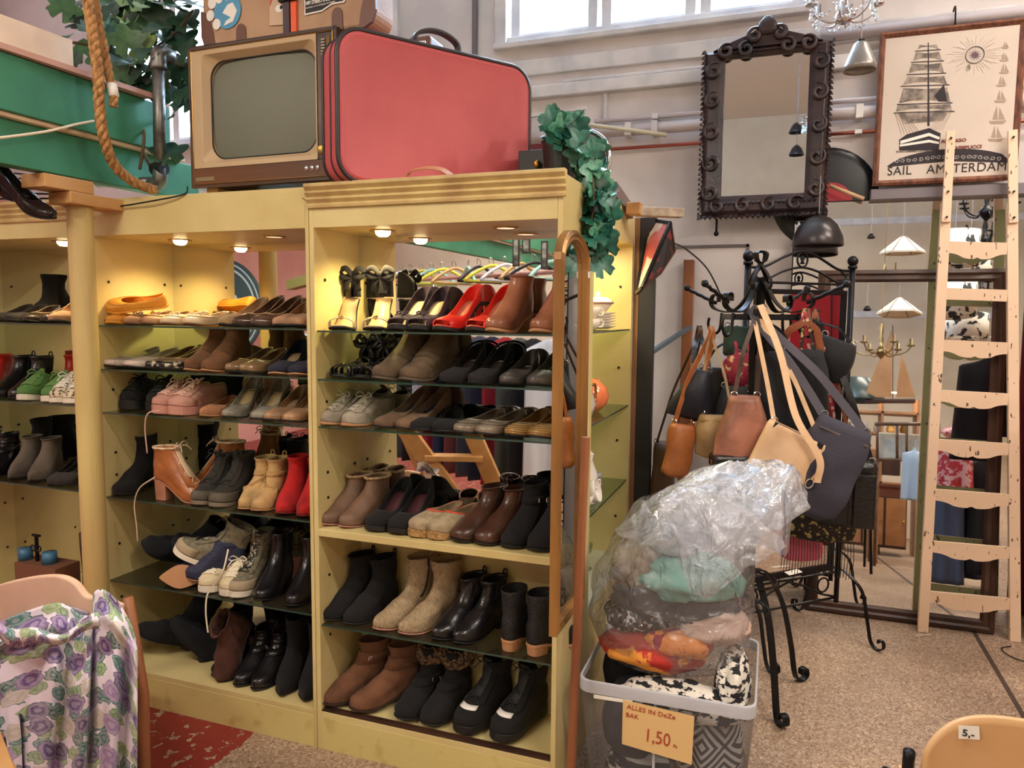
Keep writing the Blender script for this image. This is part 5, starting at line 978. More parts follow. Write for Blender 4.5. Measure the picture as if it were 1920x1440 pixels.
def lf(c, d, l, w): 
    d = Vector(d).normalized(); sd = Vector((d.z, 0, -d.x)); c = Vector(c); sp.add([c-sd*w, c+d*l*.5-sd*w*.8+Vector((0, -.01, 0)), c+d*l, c+d*l*.5+sd*w*.8+Vector((0, -.01, 0)), c+sd*w, c+Vector((0, .012, 0))], [(0, 1, 3, 4), (1, 2, 3), (0, 4, 5), (0, 5, 1), (1, 5, 2), (2, 5, 3), (3, 5, 4)])
k = 0
for i in range(34): z = mz0+.0+i*(mz1-mz0)/33; lf((mx0+.012, 4.205, z), (-1, 0, -.5), .028, .012); lf((mx1-.012, 4.205, z), (1, 0, -.5), .028, .012)
for i in range(24): x = mx0+i*(mx1-mx0)/23; lf((x, 4.205, mz0+.012), (.2, 0, -1), .03, .012)
for i in range(24): x = mx0+.03+i*(mx1-mx0-.06)/23; lf((x, 4.20, gz0-.03), (.1, 0, -1), .026, .011)
sp.build('carved_leaf_border', CARV, cm, kind='stuff')
MB().lathe([(0, -.02), (.035, -.01), (.04, .02), (.03, .05), (.012, .075), (0, .078)], 20, (-.16, 4.20, mz1+.07), sx=1.3, sy=.4).build('shell_crest', CARV, cm, smooth=True)
MB().prism([Vector((x, 4.20, mz1+h)) for x, h in ((-.43, 0), (-.36, .03), (-.30, .05), (-.24, .07), (-.20, .10), (-.12, .10), (-.08, .07), (-.02, .05), (.04, .03), (.11, 0))], (0, .03, 0)).build('crest_board', CARV, cm, bevel=.004)
MB().tube([(-.385, 4.24, 2.07), (-.385, 4.24, 2.0)], .006, 8).ball((-.385, 4.24, 1.99), .014, 10).build('bottom_pin', BLACKM, cm, smooth=True)
MB().tube([(-.16, 4.25, 3.0), (-.16, 4.38, 3.06)], .004, 6).build('hanging_wire', BLACKM, cm)

# ship poster
ps = thing('framed_poster', 'framed poster of a tall sailing ship behind the ladder top', 'poster', (.7, 4.29, 2.21))
px0, px1, pz0, pz1 = .375, 1.005, 2.213, 2.965; FR = mat('reeded_frame', (142, 92, 70), .4, col2=(96, 62, 52), ns=60, stretch=(1, 1, .3))
loft([rectl(px0, px1, pz0, pz1, 4.312), rectl(px0, px1, pz0, pz1, 4.29), rectl(px0+.012, px1-.012, pz0+.012, pz1-.012, 4.282), rectl(px0+.022, px1-.022, pz0+.022, pz1-.022, 4.292), rectl(px0+.028, px1-.028, pz0+.028, pz1-.028, 4.300)], False, False).build('frame', FR, ps)
MB().span((px0+.01, 4.300, pz0+.01), (px1-.01, 4.304, pz1-.01)).build('print_sheet', mat('poster_paper', (216, 202, 190), .6, col2=(206, 190, 178), ns=2), ps)
MB().tube(crv([(.70, 4.34, 3.045), (.70, 4.30, 3.055), (.703, 4.298, 3.02), (.705, 4.30, 2.96)], 5), .004, 6).build('hook', BLACKM, ps)
INK = mat('ink_dark', (52, 46, 52), .8); INK2 = mat('ink_sail', (108, 98, 92), .8, col2=(176, 162, 150), ns=24); INK3 = mat('ink_pale', (170, 150, 134), .8)
pu = lambda px, py, y=4.2985: P(px, py, y)
def flat(name, pp, m, y=4.2985, th=.0006): return MB().prism([pu(a, b, y) for a, b in pp], (0, th, 0)).build(name, m, ps)
mastx = 1740
sails = [(84, 92, 1724, 1756, 1720, 1760), (98, 113, 1718, 1761, 1712, 1766), (119, 136, 1710, 1765, 1704, 1770), (143, 158, 1702, 1770, 1693, 1776), (165, 192, 1694, 1776, 1686, 1782), (196, 208, 1684, 1782, 1680, 1786)]
for y0_, y1_, a, b, c_, d_ in sails:
    m_ = (a+b)/2; flat('sail', [(a, y0_), (m_, y0_+2), (b, y0_-1), (d_, y1_), ((m_+d_)/2, y1_-4), (m_, y1_-5), ((m_+c_)/2, y1_-4), (c_, y1_+1)], INK2)
    flat('yard', [(c_-4, y1_+3), (d_+4, y1_), (d_+4, y1_+1.6), (c_-4, y1_+4.6)], INK, 4.2982)
flat('mast', [(1740, 80), (1741.5, 80), (1743, 236), (1739, 236)], INK, 4.298)
flat('dark_sail', [(1770, 158), (1776, 190), (1760, 190), (1752, 180)], INK, 4.298); flat('rigging_band', [(1684, 210), (1780, 206), (1768, 226), (1694, 232)], INK2, 4.2984)
flat('hull', [(1686, 262), (1700, 252), (1742, 240), (1764, 250), (1760, 282), (1686, 282)], INK); flat('hull_stripe', [(1688, 264), (1742, 249), (1762, 257), (1761, 262), (1742, 255), (1688, 270)], WHITE, 4.298); flat('hull_stripe', [(1687, 271), (1742, 262), (1761, 266), (1760, 270), (1742, 267), (1687, 275)], WHITE, 4.298)
flat('sea_line', [(1680, 283), (1768, 281), (1768, 283), (1680, 286)], INK2)
for i in range(7): flat('rigging_line', [(1678+i*3, 212), (1679+i*3, 212), (1690+i*6, 250), (1689.4+i*6, 250)], INK3); flat('rigging_line', [(1784-i*3, 208), (1785-i*3, 208), (1767-i*4, 244), (1766.4-i*4, 244)], INK3)
cp = pu(1828, 103); ring = MB(); 
for r_, w_ in ((.040, .003), (.036, .001)): ring.tube([cp+Vector((r_*cos(a), 0, r_*sin(a))) for a in [2*pi*k/32 for k in range(32)]], w_*.5, 4, True)
ring.build('compass_ring', INK, ps); st = []
for k in range(32): a = pi*k/16; r_ = (.033, .010)[k % 2]; st.append(cp+Vector((r_*cos(a), 0, r_*sin(a))))
MB().prism(st, (0, .0006, 0)).build('compass_rose', mat('rose_ink', (110, 84, 98), .8), ps)
ln = MB()
for k in range(36): a = 2*pi*k/36; ln.bar(cp+Vector((.046*cos(a), 0, .046*sin(a))), cp+Vector(((.085+.02*(k % 3))*cos(a), 0, (.075+.02*(k % 2))*sin(a))), .0007, .0007)
ln.build('compass_rays', INK3, ps, kind='stuff'); flat('compass_lily', [(1814, 122), (1818, 120), (1820, 128), (1816, 132), (1811, 134), (1812, 127)], INK2)
for i, (x, y, s) in enumerate(((1885, 84, 7), (1883, 106, 9), (1883, 128, 10), (1878, 152, 10), (1876, 180, 12), (1871, 215, 17), (1867, 250, 15))):
    flat('small_boat', [(x-s, y+s*.7), (x+s, y+s*.6), (x+s*.6, y+s), (x-s*.8, y+s)], INK3); flat('small_sail', [(x-s*.6, y+s*.5), (x-s*.1, y-s), (x, y+s*.5)], INK3); flat('small_sail', [(x+s*.1, y+s*.5), (x+s*.2, y-s*.8), (x+s*.8, y+s*.5)], INK3)
arcp = [(1664, 311)]+[(1664+234*t, 311-26*sin(pi*min(1, t*1.0))**.6-12*t) for t in [k/12 for k in range(1, 12)]]+[(1890, 298), (1890, 305), (1780, 302), (1664, 313)]
flat('ornament_arc', arcp, INK, 4.2984); sc_ = MB()
for k in range(18): c = pu(1682+k*11.2, 304-6.5*sin(pi*(k+1)/19)-k*.35, 4.2982); sc_.tube([c+Vector((.012*(1-.7*j/10)*cos(j*.7+k), 0, .010*(1-.7*j/10)*sin(j*.7+k))) for j in range(11)], .0011, 4)
sc_.build('ornament_scrolls', WHITE, ps, kind='stuff')
a, b = pu(1663, 327), pu(1890, 317)
text('SAIL', .062, INK, ps, frameM((a.x, 4.2984, a.z-.005), b-a, (0, 0, 1)), sx=.93, space=1.05); am_ = a.lerp(b, .335); text('AMSTERDAM', .062, INK, ps, frameM((am_.x, 4.2984, am_.z-.005), b-a, (0, 0, 1)), sx=.93, space=1.05)
a = pu(1764, 268); text('AMERIGO', .021, mat('ink_red', (130, 66, 56), .8), ps, frameM((a.x, 4.2984, a.z), (1, 0, .0), (0, 0, 1)), sx=1.2, bold=.0008); a = pu(1797, 275); text('VESPUCCI', .021, mat('ink_red', (130, 66, 56), .8), ps, frameM((a.x-.012, 4.2984, a.z-.012), (1, 0, .0), (0, 0, 1)), sx=1.2, bold=.0008)

# dome, grey box, big mirrors
TH1, TH2 = radians(6), radians(1.2)   # both tall mirrors lean back against the wall
dm = thing('dome_lamp', 'huge black dome shade with red inside behind the carved mirror', 'lamp', (.155, 4.36, 2.12))
cc = P(1545, 372, 4.396); MB().lathe([(.265, -.0), (.262, .004), (.22, .008), (.12, .011), (0, .012)], 40, cc, Matrix.Rotation(pi/2, 3, 'X') ).build('shade', mat('black_enamel', (28, 30, 36), .3), dm, smooth=True); MB().lathe([(.11, .014), (0, .015)], 30, cc+Vector((.03, 0, -.03)), Matrix.Rotation(pi/2, 3, 'X')).build('red_inside', mat('red_enamel', (176, 50, 58), .5), dm)
tag(MB().tube([P(1556, 348, 4.3), P(1620, 373, 4.3)], .010, 8).build('wooden_stick', mat('pale_stick', (206, 170, 132), .6), smooth=True), 'pale wooden stick crossing the black dome shade', 'stick')
tag(MB().span((.37, 4.30, 2.145), (1.9, 4.38, 2.20)).build('grey_box', mat('grey_metal', (120, 112, 118), .45, .3), bevel=.004), 'long grey metal box under the ship poster', 'box')
bm = thing('frameless_mirror', 'large frameless mirror sheet standing against the back wall', 'mirror', (.8, 4.315, 0)); bm.rotation_euler = (-TH2, 0, 0)
MB().span((.012-.8, 0, .0), (1.1, .008, 2.15)).build('glass', MIR, bm, world=False); MB().span((.006-.8, -.001, 0), (.012-.8, .009, 2.155)).span((.006-.8, -.001, 2.15), (1.1, .009, 2.156)).build('edge_strip', BLACKM, bm, world=False)
fm = thing('framed_mirror', 'wide mirror in dark brown wooden frame standing on the floor behind ladder', 'mirror', (.57, 4.145, .004)); fm.rotation_euler = (-TH1, 0, 0)
fx0, fx1, fz0, fz1 = .142-.57, 1.008-.57, .002, 1.797
loft([rectl(fx0, fx1, fz0, fz1, .022), rectl(fx0, fx1, fz0, fz1, -.008), rectl(fx0+.02, fx1-.02, fz0+.02, fz1-.02, -.018), rectl(fx0+.03, fx1-.03, fz0+.03, fz1-.03, -.008), rectl(fx0+.05, fx1-.05, fz0+.05, fz1-.05, -.013), rectl(fx0+.062, fx1-.062, fz0+.062, fz1-.062, .004)], False, False).build('frame', DKWOOD, fm, world=False)
MB().span((fx0+.05, .006, fz0+.05), (fx1-.05, .010, fz1-.05)).build('glass', MIR, fm, world=False)
# hanging lamps left of the poster
def hang_lamp(name, label, prof, c, m, wire_to=4.6, inner=None, bulb=None, group=None):
    t = thing(name, label, 'lamp', c, group=group); MB().lathe(prof, 36, c).build('shade', m, t, smooth=True, solid=.003); top = max(z for r, z in prof)
    if wire_to: MB().tube([Vector(c)+Vector((0, 0, top-.002)), (c[0], c[1], wire_to)], .0025, 5).build('wire', mat('grey_wire', (150, 140, 140), .5), t)
    MB().tube([Vector(c)+Vector((0, 0, top-.06)), Vector(c)+Vector((0, 0, top+.01))], .014, 10).build('socket', BLACKM, t)
    if bulb: MB().ball(Vector(c)+Vector((0, 0, top-.075)), .02, 10).build('bulb', bulb, t, smooth=True)
    return t
hang_lamp('pendant_lamp', 'small grey metal cone lamp hanging left of the ship poster', [(.061, 0), (.060, .020), (.026, .104), (.018, .110), (0, .111)], P(1612, 133, 3.4), mat('lamp_grey', (150, 146, 142), .35, .6))
c = P(1533, 462, 4.12); hang_lamp('dome_lamp', 'dark metal dome lamp under the carved mirror corner', [(.120, 0), (.122, .008), (.117, .05), (.095, .10), (.06, .135), (.025, .150), (0, .152)], c, mat('gunmetal', (72, 68, 70), .3, .7), wire_to=2.25)
MB
# crystal chandelier at the top edge
cl = thing('crystal_chandelier', 'crystal chandelier with hanging drops cut by the top edge', 'chandelier', P(1582, 30, 3.3)); c = P(1582, 32, 3.3)
MB().lathe([(0, -.03), (.03, -.02), (.036, 0), (.02, .03), (.012, .08), (.018, .12), (.008, .3)], 20, c).build('centre_column', CHROME, cl, smooth=True)
CRY = mat('crystal', (214, 226, 240), .08, spec=1, coat=1); cr = MB(); 
for k in range(6):
    a = 2*pi*k/6+.3; d = Vector((cos(a), sin(a), 0)); MB().tube(crv([c+Vector((0, 0, .0)), c+d*.05+Vector((0, 0, -.02)), c+d*.10+Vector((0, 0, .0)), c+d*.125+Vector((0, 0, .04))], 5), .004, 6).build('arm', CHROME, cl, smooth=True)
    e = c+d*.125+Vector((0, 0, .04)); MB().lathe([(0, 0), (.024, .004), (.026, .01), (.01, .01), (.01, .05), (0, .05)], 14, e).build('candle_cup', CHROME, cl, smooth=True)
    b = c+Vector((cos(a+1.05), sin(a+1.05), 0))*.125+Vector((0, 0, .04))
    for j in range(1, 7): t_ = j/7; q = e.lerp(b, t_)+Vector((0, 0, -.055*sin(pi*t_))); cr.ball(q, .0065, 6)
    for j in (0, 1, 2): cr.ball(e+Vector((0, 0, -.014-.016*j)), .0065+.002*(j == 2), 6, (1, 1, 1.6 if j == 2 else 1))
cr.build('crystal_drops', CRY, cl, kind='stuff')
# picture leaning out behind the far cabinet
pc = thing('tilted_picture', 'picture with red circle hanging crooked above the black board', 'picture', P(1225, 480, 3.3))
A, B_, D_ = P(1219, 412, 3.35), P(1192, 550, 3.12), P(1262, 425, 3.05)
q4 = [P(1219, 412, 3.30), P(1257, 418, 3.16), P(1204, 540, 3.02), P(1193, 550, 3.13)]
n_ = (q4[1]-q4[0]).cross(q4[3]-q4[0]).normalized()*.006
MB().prism(q4, n_).build('canvas', mat('picture_print', (226, 206, 190), .6, col2=(206, 96, 78), ns=5, lo=.5, hi=.53), pc)
for a_, b_ in zip(q4, q4[1:]+q4[:1]): MB().bar(a_, b_, .012, .014).build('frame_rail', BLACKM, pc)
p2_ = [P(1257, 416, 3.16), P(1265, 470, 3.2), P(1238, 512, 3.1), P(1205, 540, 3.02)]
MB().prism(p2_, (.004, .006, 0)).build('back_canvas', mat('red_black_print', (120, 34, 36), .5, col2=(30, 24, 28), ns=14, lo=.45, hi=.5), pc)
for a_, b_ in zip(p2_, p2_[1:]): MB().bar(a_, b_, .008, .010).build('frame_rail', DKWOOD, pc)
tag(MB().tube(crv([P(1262, 455, 3.2), P(1290, 470, 3.6), P(1330, 510, 4.0), P(1365, 585, 4.3)], 8), .004, 6).build('black_cable', BLACK, smooth=True), 'black cable running down the wall from the crooked picture', 'cable')
tag(MB().span((-.565, 4.32, .6), (-.51, 4.38, 1.86)).build('brown_post', STICKW, bevel=.003), 'brown wooden upright against the wall behind the bag stand', 'wooden upright')
tag(MB().bar(P(1222, 660, 3.4), P(1293, 614, 4.3), .02, .02).build('grey_strut', mat('blue_grey', (72, 88, 98), .5)), 'blue-grey strut running from black board to the brown upright', 'strut')

# ---------------------------------------------------------------- ladder
ld = thing('wooden_ladder', 'chipped cream wooden ladder with scalloped rungs against the mirror', 'ladder', (.88, 4.08, 0))
bl_, br_ = Vector((.685, 4.06, 0)), Vector((1.085, 4.10, 0)); tl2, tr2 = P(1781, 248, 4.27), P(1896, 246, 4.27)
def lp_(s, k): a, b = (bl_, tl2) if s < 0 else (br_, tr2); return a.lerp(b, k)
def rail(s):
    a = lp_(s, 0); b = lp_(s, 1); k = .86
    m = MB().bar(a, a.lerp(b, k), .046, .030, (0, 1, 0)); m.build('rail', CREAMC, ld, bevel=.003)
    MB().bar(a.lerp(b, k-.04)+Vector((0, -.022, 0)), b+Vector((0, -.022, 0)), .040, .018, (0, 1, 0)).build('rail_extension', CREAMC, ld, bevel=.003)
    for kk in (k-.03, k+.02, .985): MB().tube([lp_(s, kk)+Vector((0, -.045, 0)), lp_(s, kk)+Vector((0, -.03, 0))], .005, 8).build('screw', BLACKM, ld)
rail(-1); rail(1)
for i, (py, side) in enumerate(((465, 0), (553, 0), (650, 0), (745, 0), (838, 0), (932, 0), (1030, 0), (1125, 0))):
    # height of the rung on the leaning plane, found from the photograph
    best = min(range(0, 1001), key=lambda q: abs(proj(lp_(-1, q/1000).lerp(lp_(1, q/1000), .5))[1]-py)); k = best/1000
    a, b = lp_(-1, k)+Vector((.023, -.012, 0)), lp_(1, k)+Vector((-.023, -.012, 0)); d = b-a; n = 16; top = []; bot = []
    for j in range(n+1):
        t_ = j/n; x = a+d*t_; top.append(x+Vector((0, 0, .028))); sc = .0 if i == 1 else (.040*(sin(pi*t_)**2)*(1-.35*abs(cos(2*pi*t_)))-.009*math.exp(-((t_-.5)/.04)**2)); bot.append(x+Vector((0, 0, -.028-sc)))
    MB().prism(top+list(reversed(bot)), (0, .016, 0)).build('rung', CREAMC, ld)
    # the back of each rung is green, as its reflection in the mirror shows
    MB().prism([p+Vector((0, .0165, 0)) for p in top+list(reversed(bot))], (0, .001, 0)).build('rung_back', CREAMB, ld)
for s in (-1, 1): MB().bar(lp_(s, 0.001)+Vector((0, .0165, 0)), lp_(s, .86)+Vector((0, .0165, 0)), .046, .001, (0, 1, 0)).build('rail_back', CREAMB, ld)
tag(MB().tube([P(1711, 1192, 4.0)*1, P(1746, 1189, 4.0)], .002, 4).build('paper_straw', WHITE), 'thin white stick lying on the floor before the ladder', 'stick').location = (0, 0, 0)

# ---------------------------------------------------------------- black iron dressing mirror
cv = thing('iron_cheval_mirror', 'black wrought-iron standing mirror with ball finials and scrolled feet', 'mirror', (.05, 3.72, 0), radians(43))
hw = .31; hp = 1.80
for s in (-1, 1):
    MB().tube([(s*hw, 0, .28), (s*hw, 0, hp-.02)], .014, 12).build('post', BLACKM, cv, world=False, smooth=True)
    MB().ball((s*hw, 0, hp+.012), .025, 14).tube([(s*hw, 0, hp-.025), (s*hw, 0, hp-.01)], .021, 12).build('finial', BLACKM, cv, world=False, smooth=True)
    for q in (-1, 1): MB().ribbon(crv([(s*hw, 0, .31), (s*hw, q*.05, .31), (s*hw, q*.15, .25), (s*hw, q*.19, .12), (s*hw, q*.215, .03), (s*hw, q*.25, .006), (s*hw, q*.285, .02), (s*hw, q*.285, .05), (s*hw, q*.262, .055), (s*hw, q*.258, .038)], 7), .016, (1, 0, 0), .007).build('foot', BLACKM, cv, world=False, smooth=False)
MB().tube([(-hw, 0, 1.70), (hw, 0, 1.70)], .006, 8).build('top_rail', BLACKM, cv, world=False)
MB().tube(crv([(-hw, 0, 1.765), (-.22, 0, 1.77), (-.1, 0, 1.82), (0, 0, 1.845), (.1, 0, 1.82), (.22, 0, 1.77), (hw, 0, 1.765)], 6), .0065, 8).build('arched_rail', BLACKM, cv, world=False, smooth=True)
MB().tube(crv([(-.24, 0, 1.76), (-.27, 0, 1.735), (-.24, 0, 1.71), (-.2, 0, 1.715), (-.1, 0, 1.755), (0, 0, 1.772), (.1, 0, 1.755), (.2, 0, 1.715), (.24, 0, 1.71), (.27, 0, 1.735), (.24, 0, 1.76)], 6), .0055, 8).build('scroll_rail', BLACKM, cv, world=False, smooth=True)
MB().tube([(.030*cos(a), 0, 1.808+.034*sin(a)) for a in [2*pi*k/24 for k in range(24)]], .005, 7, True).build('ring_ornament', BLACKM, cv, world=False, smooth=True); MB().lathe([(0, -.02), (.012, -.016), (.006, -.006), (.012, .008), (0, .024)], 12, (0, 0, 1.806)).build('flower_ornament', BLACKM, cv, world=False, smooth=True)
fw = .255; z0_, z1_ = .33, 1.66
MB().bar((-fw, -.01, z0_), (-fw, -.01, z1_), .022, .018).bar((fw, -.01, z0_), (fw, -.01, z1_), .022, .018).bar((-fw-.011, -.01, z1_), (fw+.011, -.01, z1_), .018, .022).bar((-fw-.011, -.01, z0_), (fw+.011, -.01, z0_), .018, .03).build('frame', BLACKM, cv, world=False, bevel=.002)
MB().span((-fw+.008, -.008, z0_+.01), (fw-.008, -.003, z1_-.008)).build('glass', MIR, cv, world=False)
for z in (.295, .165): MB().tube([(-hw, 0, z), (hw, 0, z)], .0065, 8).build('bottom_rail', BLACKM, cv, world=False)
for s in (-1, 1): MB().tube([(s*hw, 0, .30), (s*hw, 0, .14)], .012, 8).build('lower_post', BLACKM, cv, world=False); MB().tube(crv([(s*.30, 0, .17), (s*.2, 0, .20), (s*.1, 0, .25), (0, 0, .285)], 6), .0055, 8).build('lower_curve', BLACKM, cv, world=False, smooth=True); MB().tube([(s*.22+.035*cos(a), 0, .24+.035*sin(a)) for a in [2*pi*k/20 for k in range(20)]], .005, 7, True).build('lower_ring', BLACKM, cv, world=False, smooth=True)
for s in (-1, 1): MB().tube([(s*fw, -.005, 1.1), (s*hw, 0, 1.1)], .006, 8).build('pivot', BLACKM, cv, world=False)
tag(MB().box(root_m(cv) @ Vector((-.02, -.05, .352)), (.09, .03, .002), Euler((radians(12), 0, radians(50))).to_matrix()).build('price_card', WHITE), 'small white card stuck on the lower edge of iron mirror', 'card')

# ---------------------------------------------------------------- coat stand with bags
cs = thing('iron_coat_stand', 'black wrought-iron coat stand hung full of handbags', 'coat stand', (-.11, 3.1, 0))
cx, cy = -.11, 3.1; V = lambda x, y, z: Vector((cx+x, cy+y, z))
for dx_, dy_ in ((-.016, -.016), (.016, -.016), (0, .018)): MB().bar(V(dx_, dy_, .38), V(dx_*.8, dy_*.8, 1.70), .016, .008).build('pole', BLACKM, cs)
legs = [(P(1462, 1362, 2.9), 0), (P(1500, 1262, 3.3), 0), (Vector((-.42, 2.88, 0)), 0), (Vector((-.35, 3.4, 0)), 0)]
for i, (ft, _) in enumerate(legs):
    d = Vector((ft.x-cx, ft.y-cy, 0)); l = d.length; d.normalize(); Q = lambda r, z: Vector((cx, cy, 0))+d*r+Vector((0, 0, z)); sd = Vector((-d.y, d.x, 0))
    MB().ribbon(crv([Q(.01, .50), Q(.05, .52), Q(l*.35, .49), Q(l*.62, .36), Q(l*.80, .18), Q(l*.90, .04), Q(l, .006), Q(l+.035, .02), Q(l+.032, .052), Q(l+.008, .052), Q(l+.004, .03)], 7), .028, sd, .006).build('leg', BLACKM, cs)
MB().tube([V(.11*cos(a), .11*sin(a), .485) for a in [2*pi*k/28 for k in range(28)]], .005, 6, True).build('base_ring', BLACKM, cs, smooth=True)
for k in range(4):
    a = pi/4+k*pi/2+.25; d = Vector((cos(a), sin(a), 0)); Q = lambda r, z: Vector((cx, cy, 0))+d*r+Vector((0, 0, z)); sd = Vector((-d.y, d.x, 0))
    MB().ribbon(crv([Q(.012, 1.69), Q(.035, 1.66), Q(.075, 1.60), Q(.13, 1.565), Q(.20, 1.575), Q(.225, 1.60), Q(.215, 1.632), Q(.19, 1.63), Q(.188, 1.605)], 6), .024, sd, .005).build('arm', BLACKM, cs)
    MB().tube([Q(.20+.018*j, 1.60+.0075*j)+sd*.004*(1 if j % 2 else -1) for j in range(9)], .0075, 8).ball(Q(.35, 1.665), .014, 10).build('twisted_prong', BLACKM, cs, smooth=True)
    MB().tube(crv([Q(.17, 1.56), Q(.18, 1.49), Q(.215, 1.475), Q(.235, 1.51), Q(.232, 1.54)], 6), .006, 8).build('hook', BLACKM, cs, smooth=True)
    MB().ribbon(crv([Q(.0, 1.795), Q(.012, 1.80), Q(.028, 1.79), Q(.022, 1.765), Q(.006, 1.75), Q(.03, 1.715), Q(.05, 1.68), Q(.04, 1.65), Q(.025, 1.655), Q(.028, 1.67)], 6), .016, sd, .004).build('top_scroll', BLACKM, cs)
    b = a+pi/2; MB().bar(V(.16*cos(a), .16*sin(a), 1.545), V(.16*cos(b), .16*sin(b), 1.545), .02, .022).build('crown_bar', BLACKM, cs)

def bag(name, label, top, size, m, hook=None, shape='soft', rz=0, straps=None, sm_=None, sw_=.018, extra=None, sag=.0, tilt=0, group=None, zipm=None, flap=None):
    """top: point at the middle of the bag's upper edge; size (w, d, h)"""
    w, d, h = size; c = Vector(top)-Vector((0, 0, h)); t = thing(name, label, 'bag', c, rz); t.rotation_euler = (0, tilt, rz)
    n = 28; loops = []; prof = {'soft': [(0, .55), (.02, .86), (.1, 1.0), (.35, 1.05), (.6, 1.0), (.85, .9), (1, .8)], 'box': [(0, .9), (.02, .99), (.5, 1), (.98, 1), (1, .95)], 'bucket': [(0, .8), (.02, 1.0), (.3, 1.02), (.7, .88), (.92, .72), (1, .78)], 'round': [(0, .1), (.04, .48), (.15, .75), (.35, .95), (.55, 1), (.75, .93), (.9, .7), (1, .35)], 'wedge': [(0, 1.0), (.03, 1.06), (.3, .95), (.6, .72), (.85, .5), (1, .42)]}[shape]
    seed = rnd.uniform(0, 50); N_ = 12; lv = []
    for j in range(N_+1):
        k = j/N_; s = clerp(prof, k)
        dd = d*(.35+.65*sin(pi*min(1, .18+.75*(1-k)))) if shape != 'box' else d
        lp = []
        for i in range(n):
            a = 2*pi*i/n; ca, sa = cos(a), sin(a); e = .62 if shape in ('box',) else .75
            x = math.copysign(abs(ca)**e, ca)*w/2*s; y = math.copysign(abs(sa)**e, sa)*dd/2; z = h*k-sag*(1-abs(ca))*k*k
            nn = noise.noise(Vector((x*14+seed, y*14, z*9))); q = Vector((x, y, z)); q += Vector((ca, sa*1.2, 0))*nn*.010*(.4 if shape == 'box' else 1.3); lp.append(q)
        loops.append(lp)
    b = loft(loops).build('body', m, t, world=False, smooth=True)
    R_ = root_m(t)
    if hook is not None:
        hook = Vector(hook)
        for s in (-1, 1):
            e = R_ @ Vector((s*w/2*clerp(prof, 1)*.85, 0, h)); mid = e.lerp(hook, .5)+Vector((s*.008, -.012, 0)); sdv = Vector((cos(rz), sin(rz), 0)) if sw_ > .012 else Vector((1, 0, 0))
            MB().ribbon(crv([e-Vector((0, 0, .01)), e.lerp(hook, .25)+Vector((s*.004, -.004, 0)), mid, hook+Vector((s*.008, -.006, -.04)), hook+Vector((0, 0, .008))], 6), sw_, sdv, .003).build('strap', sm_ or m, t)
            MB().tube([e+Vector((.011*cos(a), 0, .011*sin(a)+.004)) for a in [2*pi*k/12 for k in range(12)]], .002, 5, True).build('ring', CHROME, t)
    if zipm: MB().bar(Vector((-w*.38, -d*.36, h*.88)), Vector((w*.38, -d*.36, h*.88)), .008, .004).build('zip', zipm, t, world=False)
    if flap: loft([[Vector((p.x*1.02, p.y*1.08-.002, p.z+.003)) for p in l] for l in loops[6:]], False, True).build('flap', flap, t, world=False, smooth=True)
    if extra: extra(t, w, d, h)
    return t
NAVYL = leather('navy_leather', (34, 38, 52), .45); NV = mat('navy_canvas', (30, 31, 42), .85, bump=.3, bs=120); BKC = mat('black_canvas', (22, 22, 26), .85, bump=.3, bs=100); TANL = leather('tan_leather_bag', (178, 108, 56), .45, (144, 80, 40)); OLIV = leather('olive_tan_leather', (176, 146, 106), .45, (150, 118, 82)); ROSE = leather('rose_brown_leather', (178, 118, 96), .45); CRM = mat('cream_canvas', (226, 190, 152), .7, col2=(212, 172, 134), ns=12); CROC = mat('black_croc', (12, 12, 13), .3, bump=.8, bs=70)
HK = dict(l1=(-.335, 3.10, 1.50), l2=(-.28, 3.0, 1.50), m1=(-.11, 2.96, 1.58), r1=(.06, 2.98, 1.57), r2=(.10, 3.12, 1.57), b1=(-.2, 3.26, 1.5), b2=(.0, 3.28, 1.52))
bag('bucket_bag', 'navy leather bucket bag hanging at the far left of the stand', P(1292, 690, 3.0), (.17, .11, .20), NAVYL, HK['l1'], 'wedge', radians(15), sm_=NAVYL, sw_=.02, tilt=radians(14))
bag('crossbody_bag', 'small tan leather bag with woven side', P(1268, 795, 2.94), (.12, .07, .21), TANL, HK['l2'], 'soft', radians(40), sw_=.020, tilt=radians(8))
bag('shoulder_bag', 'olive-tan rounded shoulder bag with gold zip', P(1345, 778, 2.98), (.17, .07, .17), OLIV, HK['l2'], 'soft', radians(5), sm_=mat('pale_strap', (176, 156, 128), .6), sw_=.010, zipm=BRASS)
bag('shoulder_bag', 'black bag with thin straps behind the olive-tan bag', P(1340, 690, 3.16), (.15, .08, .24), BKC, HK['b1'], 'soft', 0, sw_=.01)
bag('round_bag', 'dark pink round bag printed with pale butterflies', P(1395, 662, 3.12), (.17, .06, .14), mat('pink_butterfly', (166, 40, 72), .6, col2=(226, 196, 150), ns=34, lo=.60, hi=.62), HK['b1'], 'round', radians(-5), sm_=mat('pink_strap', (160, 44, 70), .6), sw_=.012)
bag('dark_green_bag', 'dark green bag hanging behind the stand pole', P(1395, 612, 3.2), (.16, .07, .12), mat('dark_green_leather', (28, 60, 54), .5), HK['b1'], 'box', 0, sw_=.01)
bag('backpack', 'charcoal backpack hanging behind the round pink bag', P(1385, 725, 3.06), (.16, .10, .18), mat('charcoal_fabric', (52, 52, 56), .9), HK['b1'], 'soft', 0, sw_=.01)
bag('wedge_bag', 'rose-brown leather bag with black base', P(1398, 742, 2.90), (.24, .09, .27), ROSE, HK['m1'], 'wedge', radians(20), sm_=leather('dark_tan_strap', (90, 66, 56), .5), sw_=.016, extra=lambda t, w, d, h: MB().span((-w*.50, -d*.52, -.004), (w*.50, d*.52, .05)).build('base', BLL, t, world=False, bevel=.012))
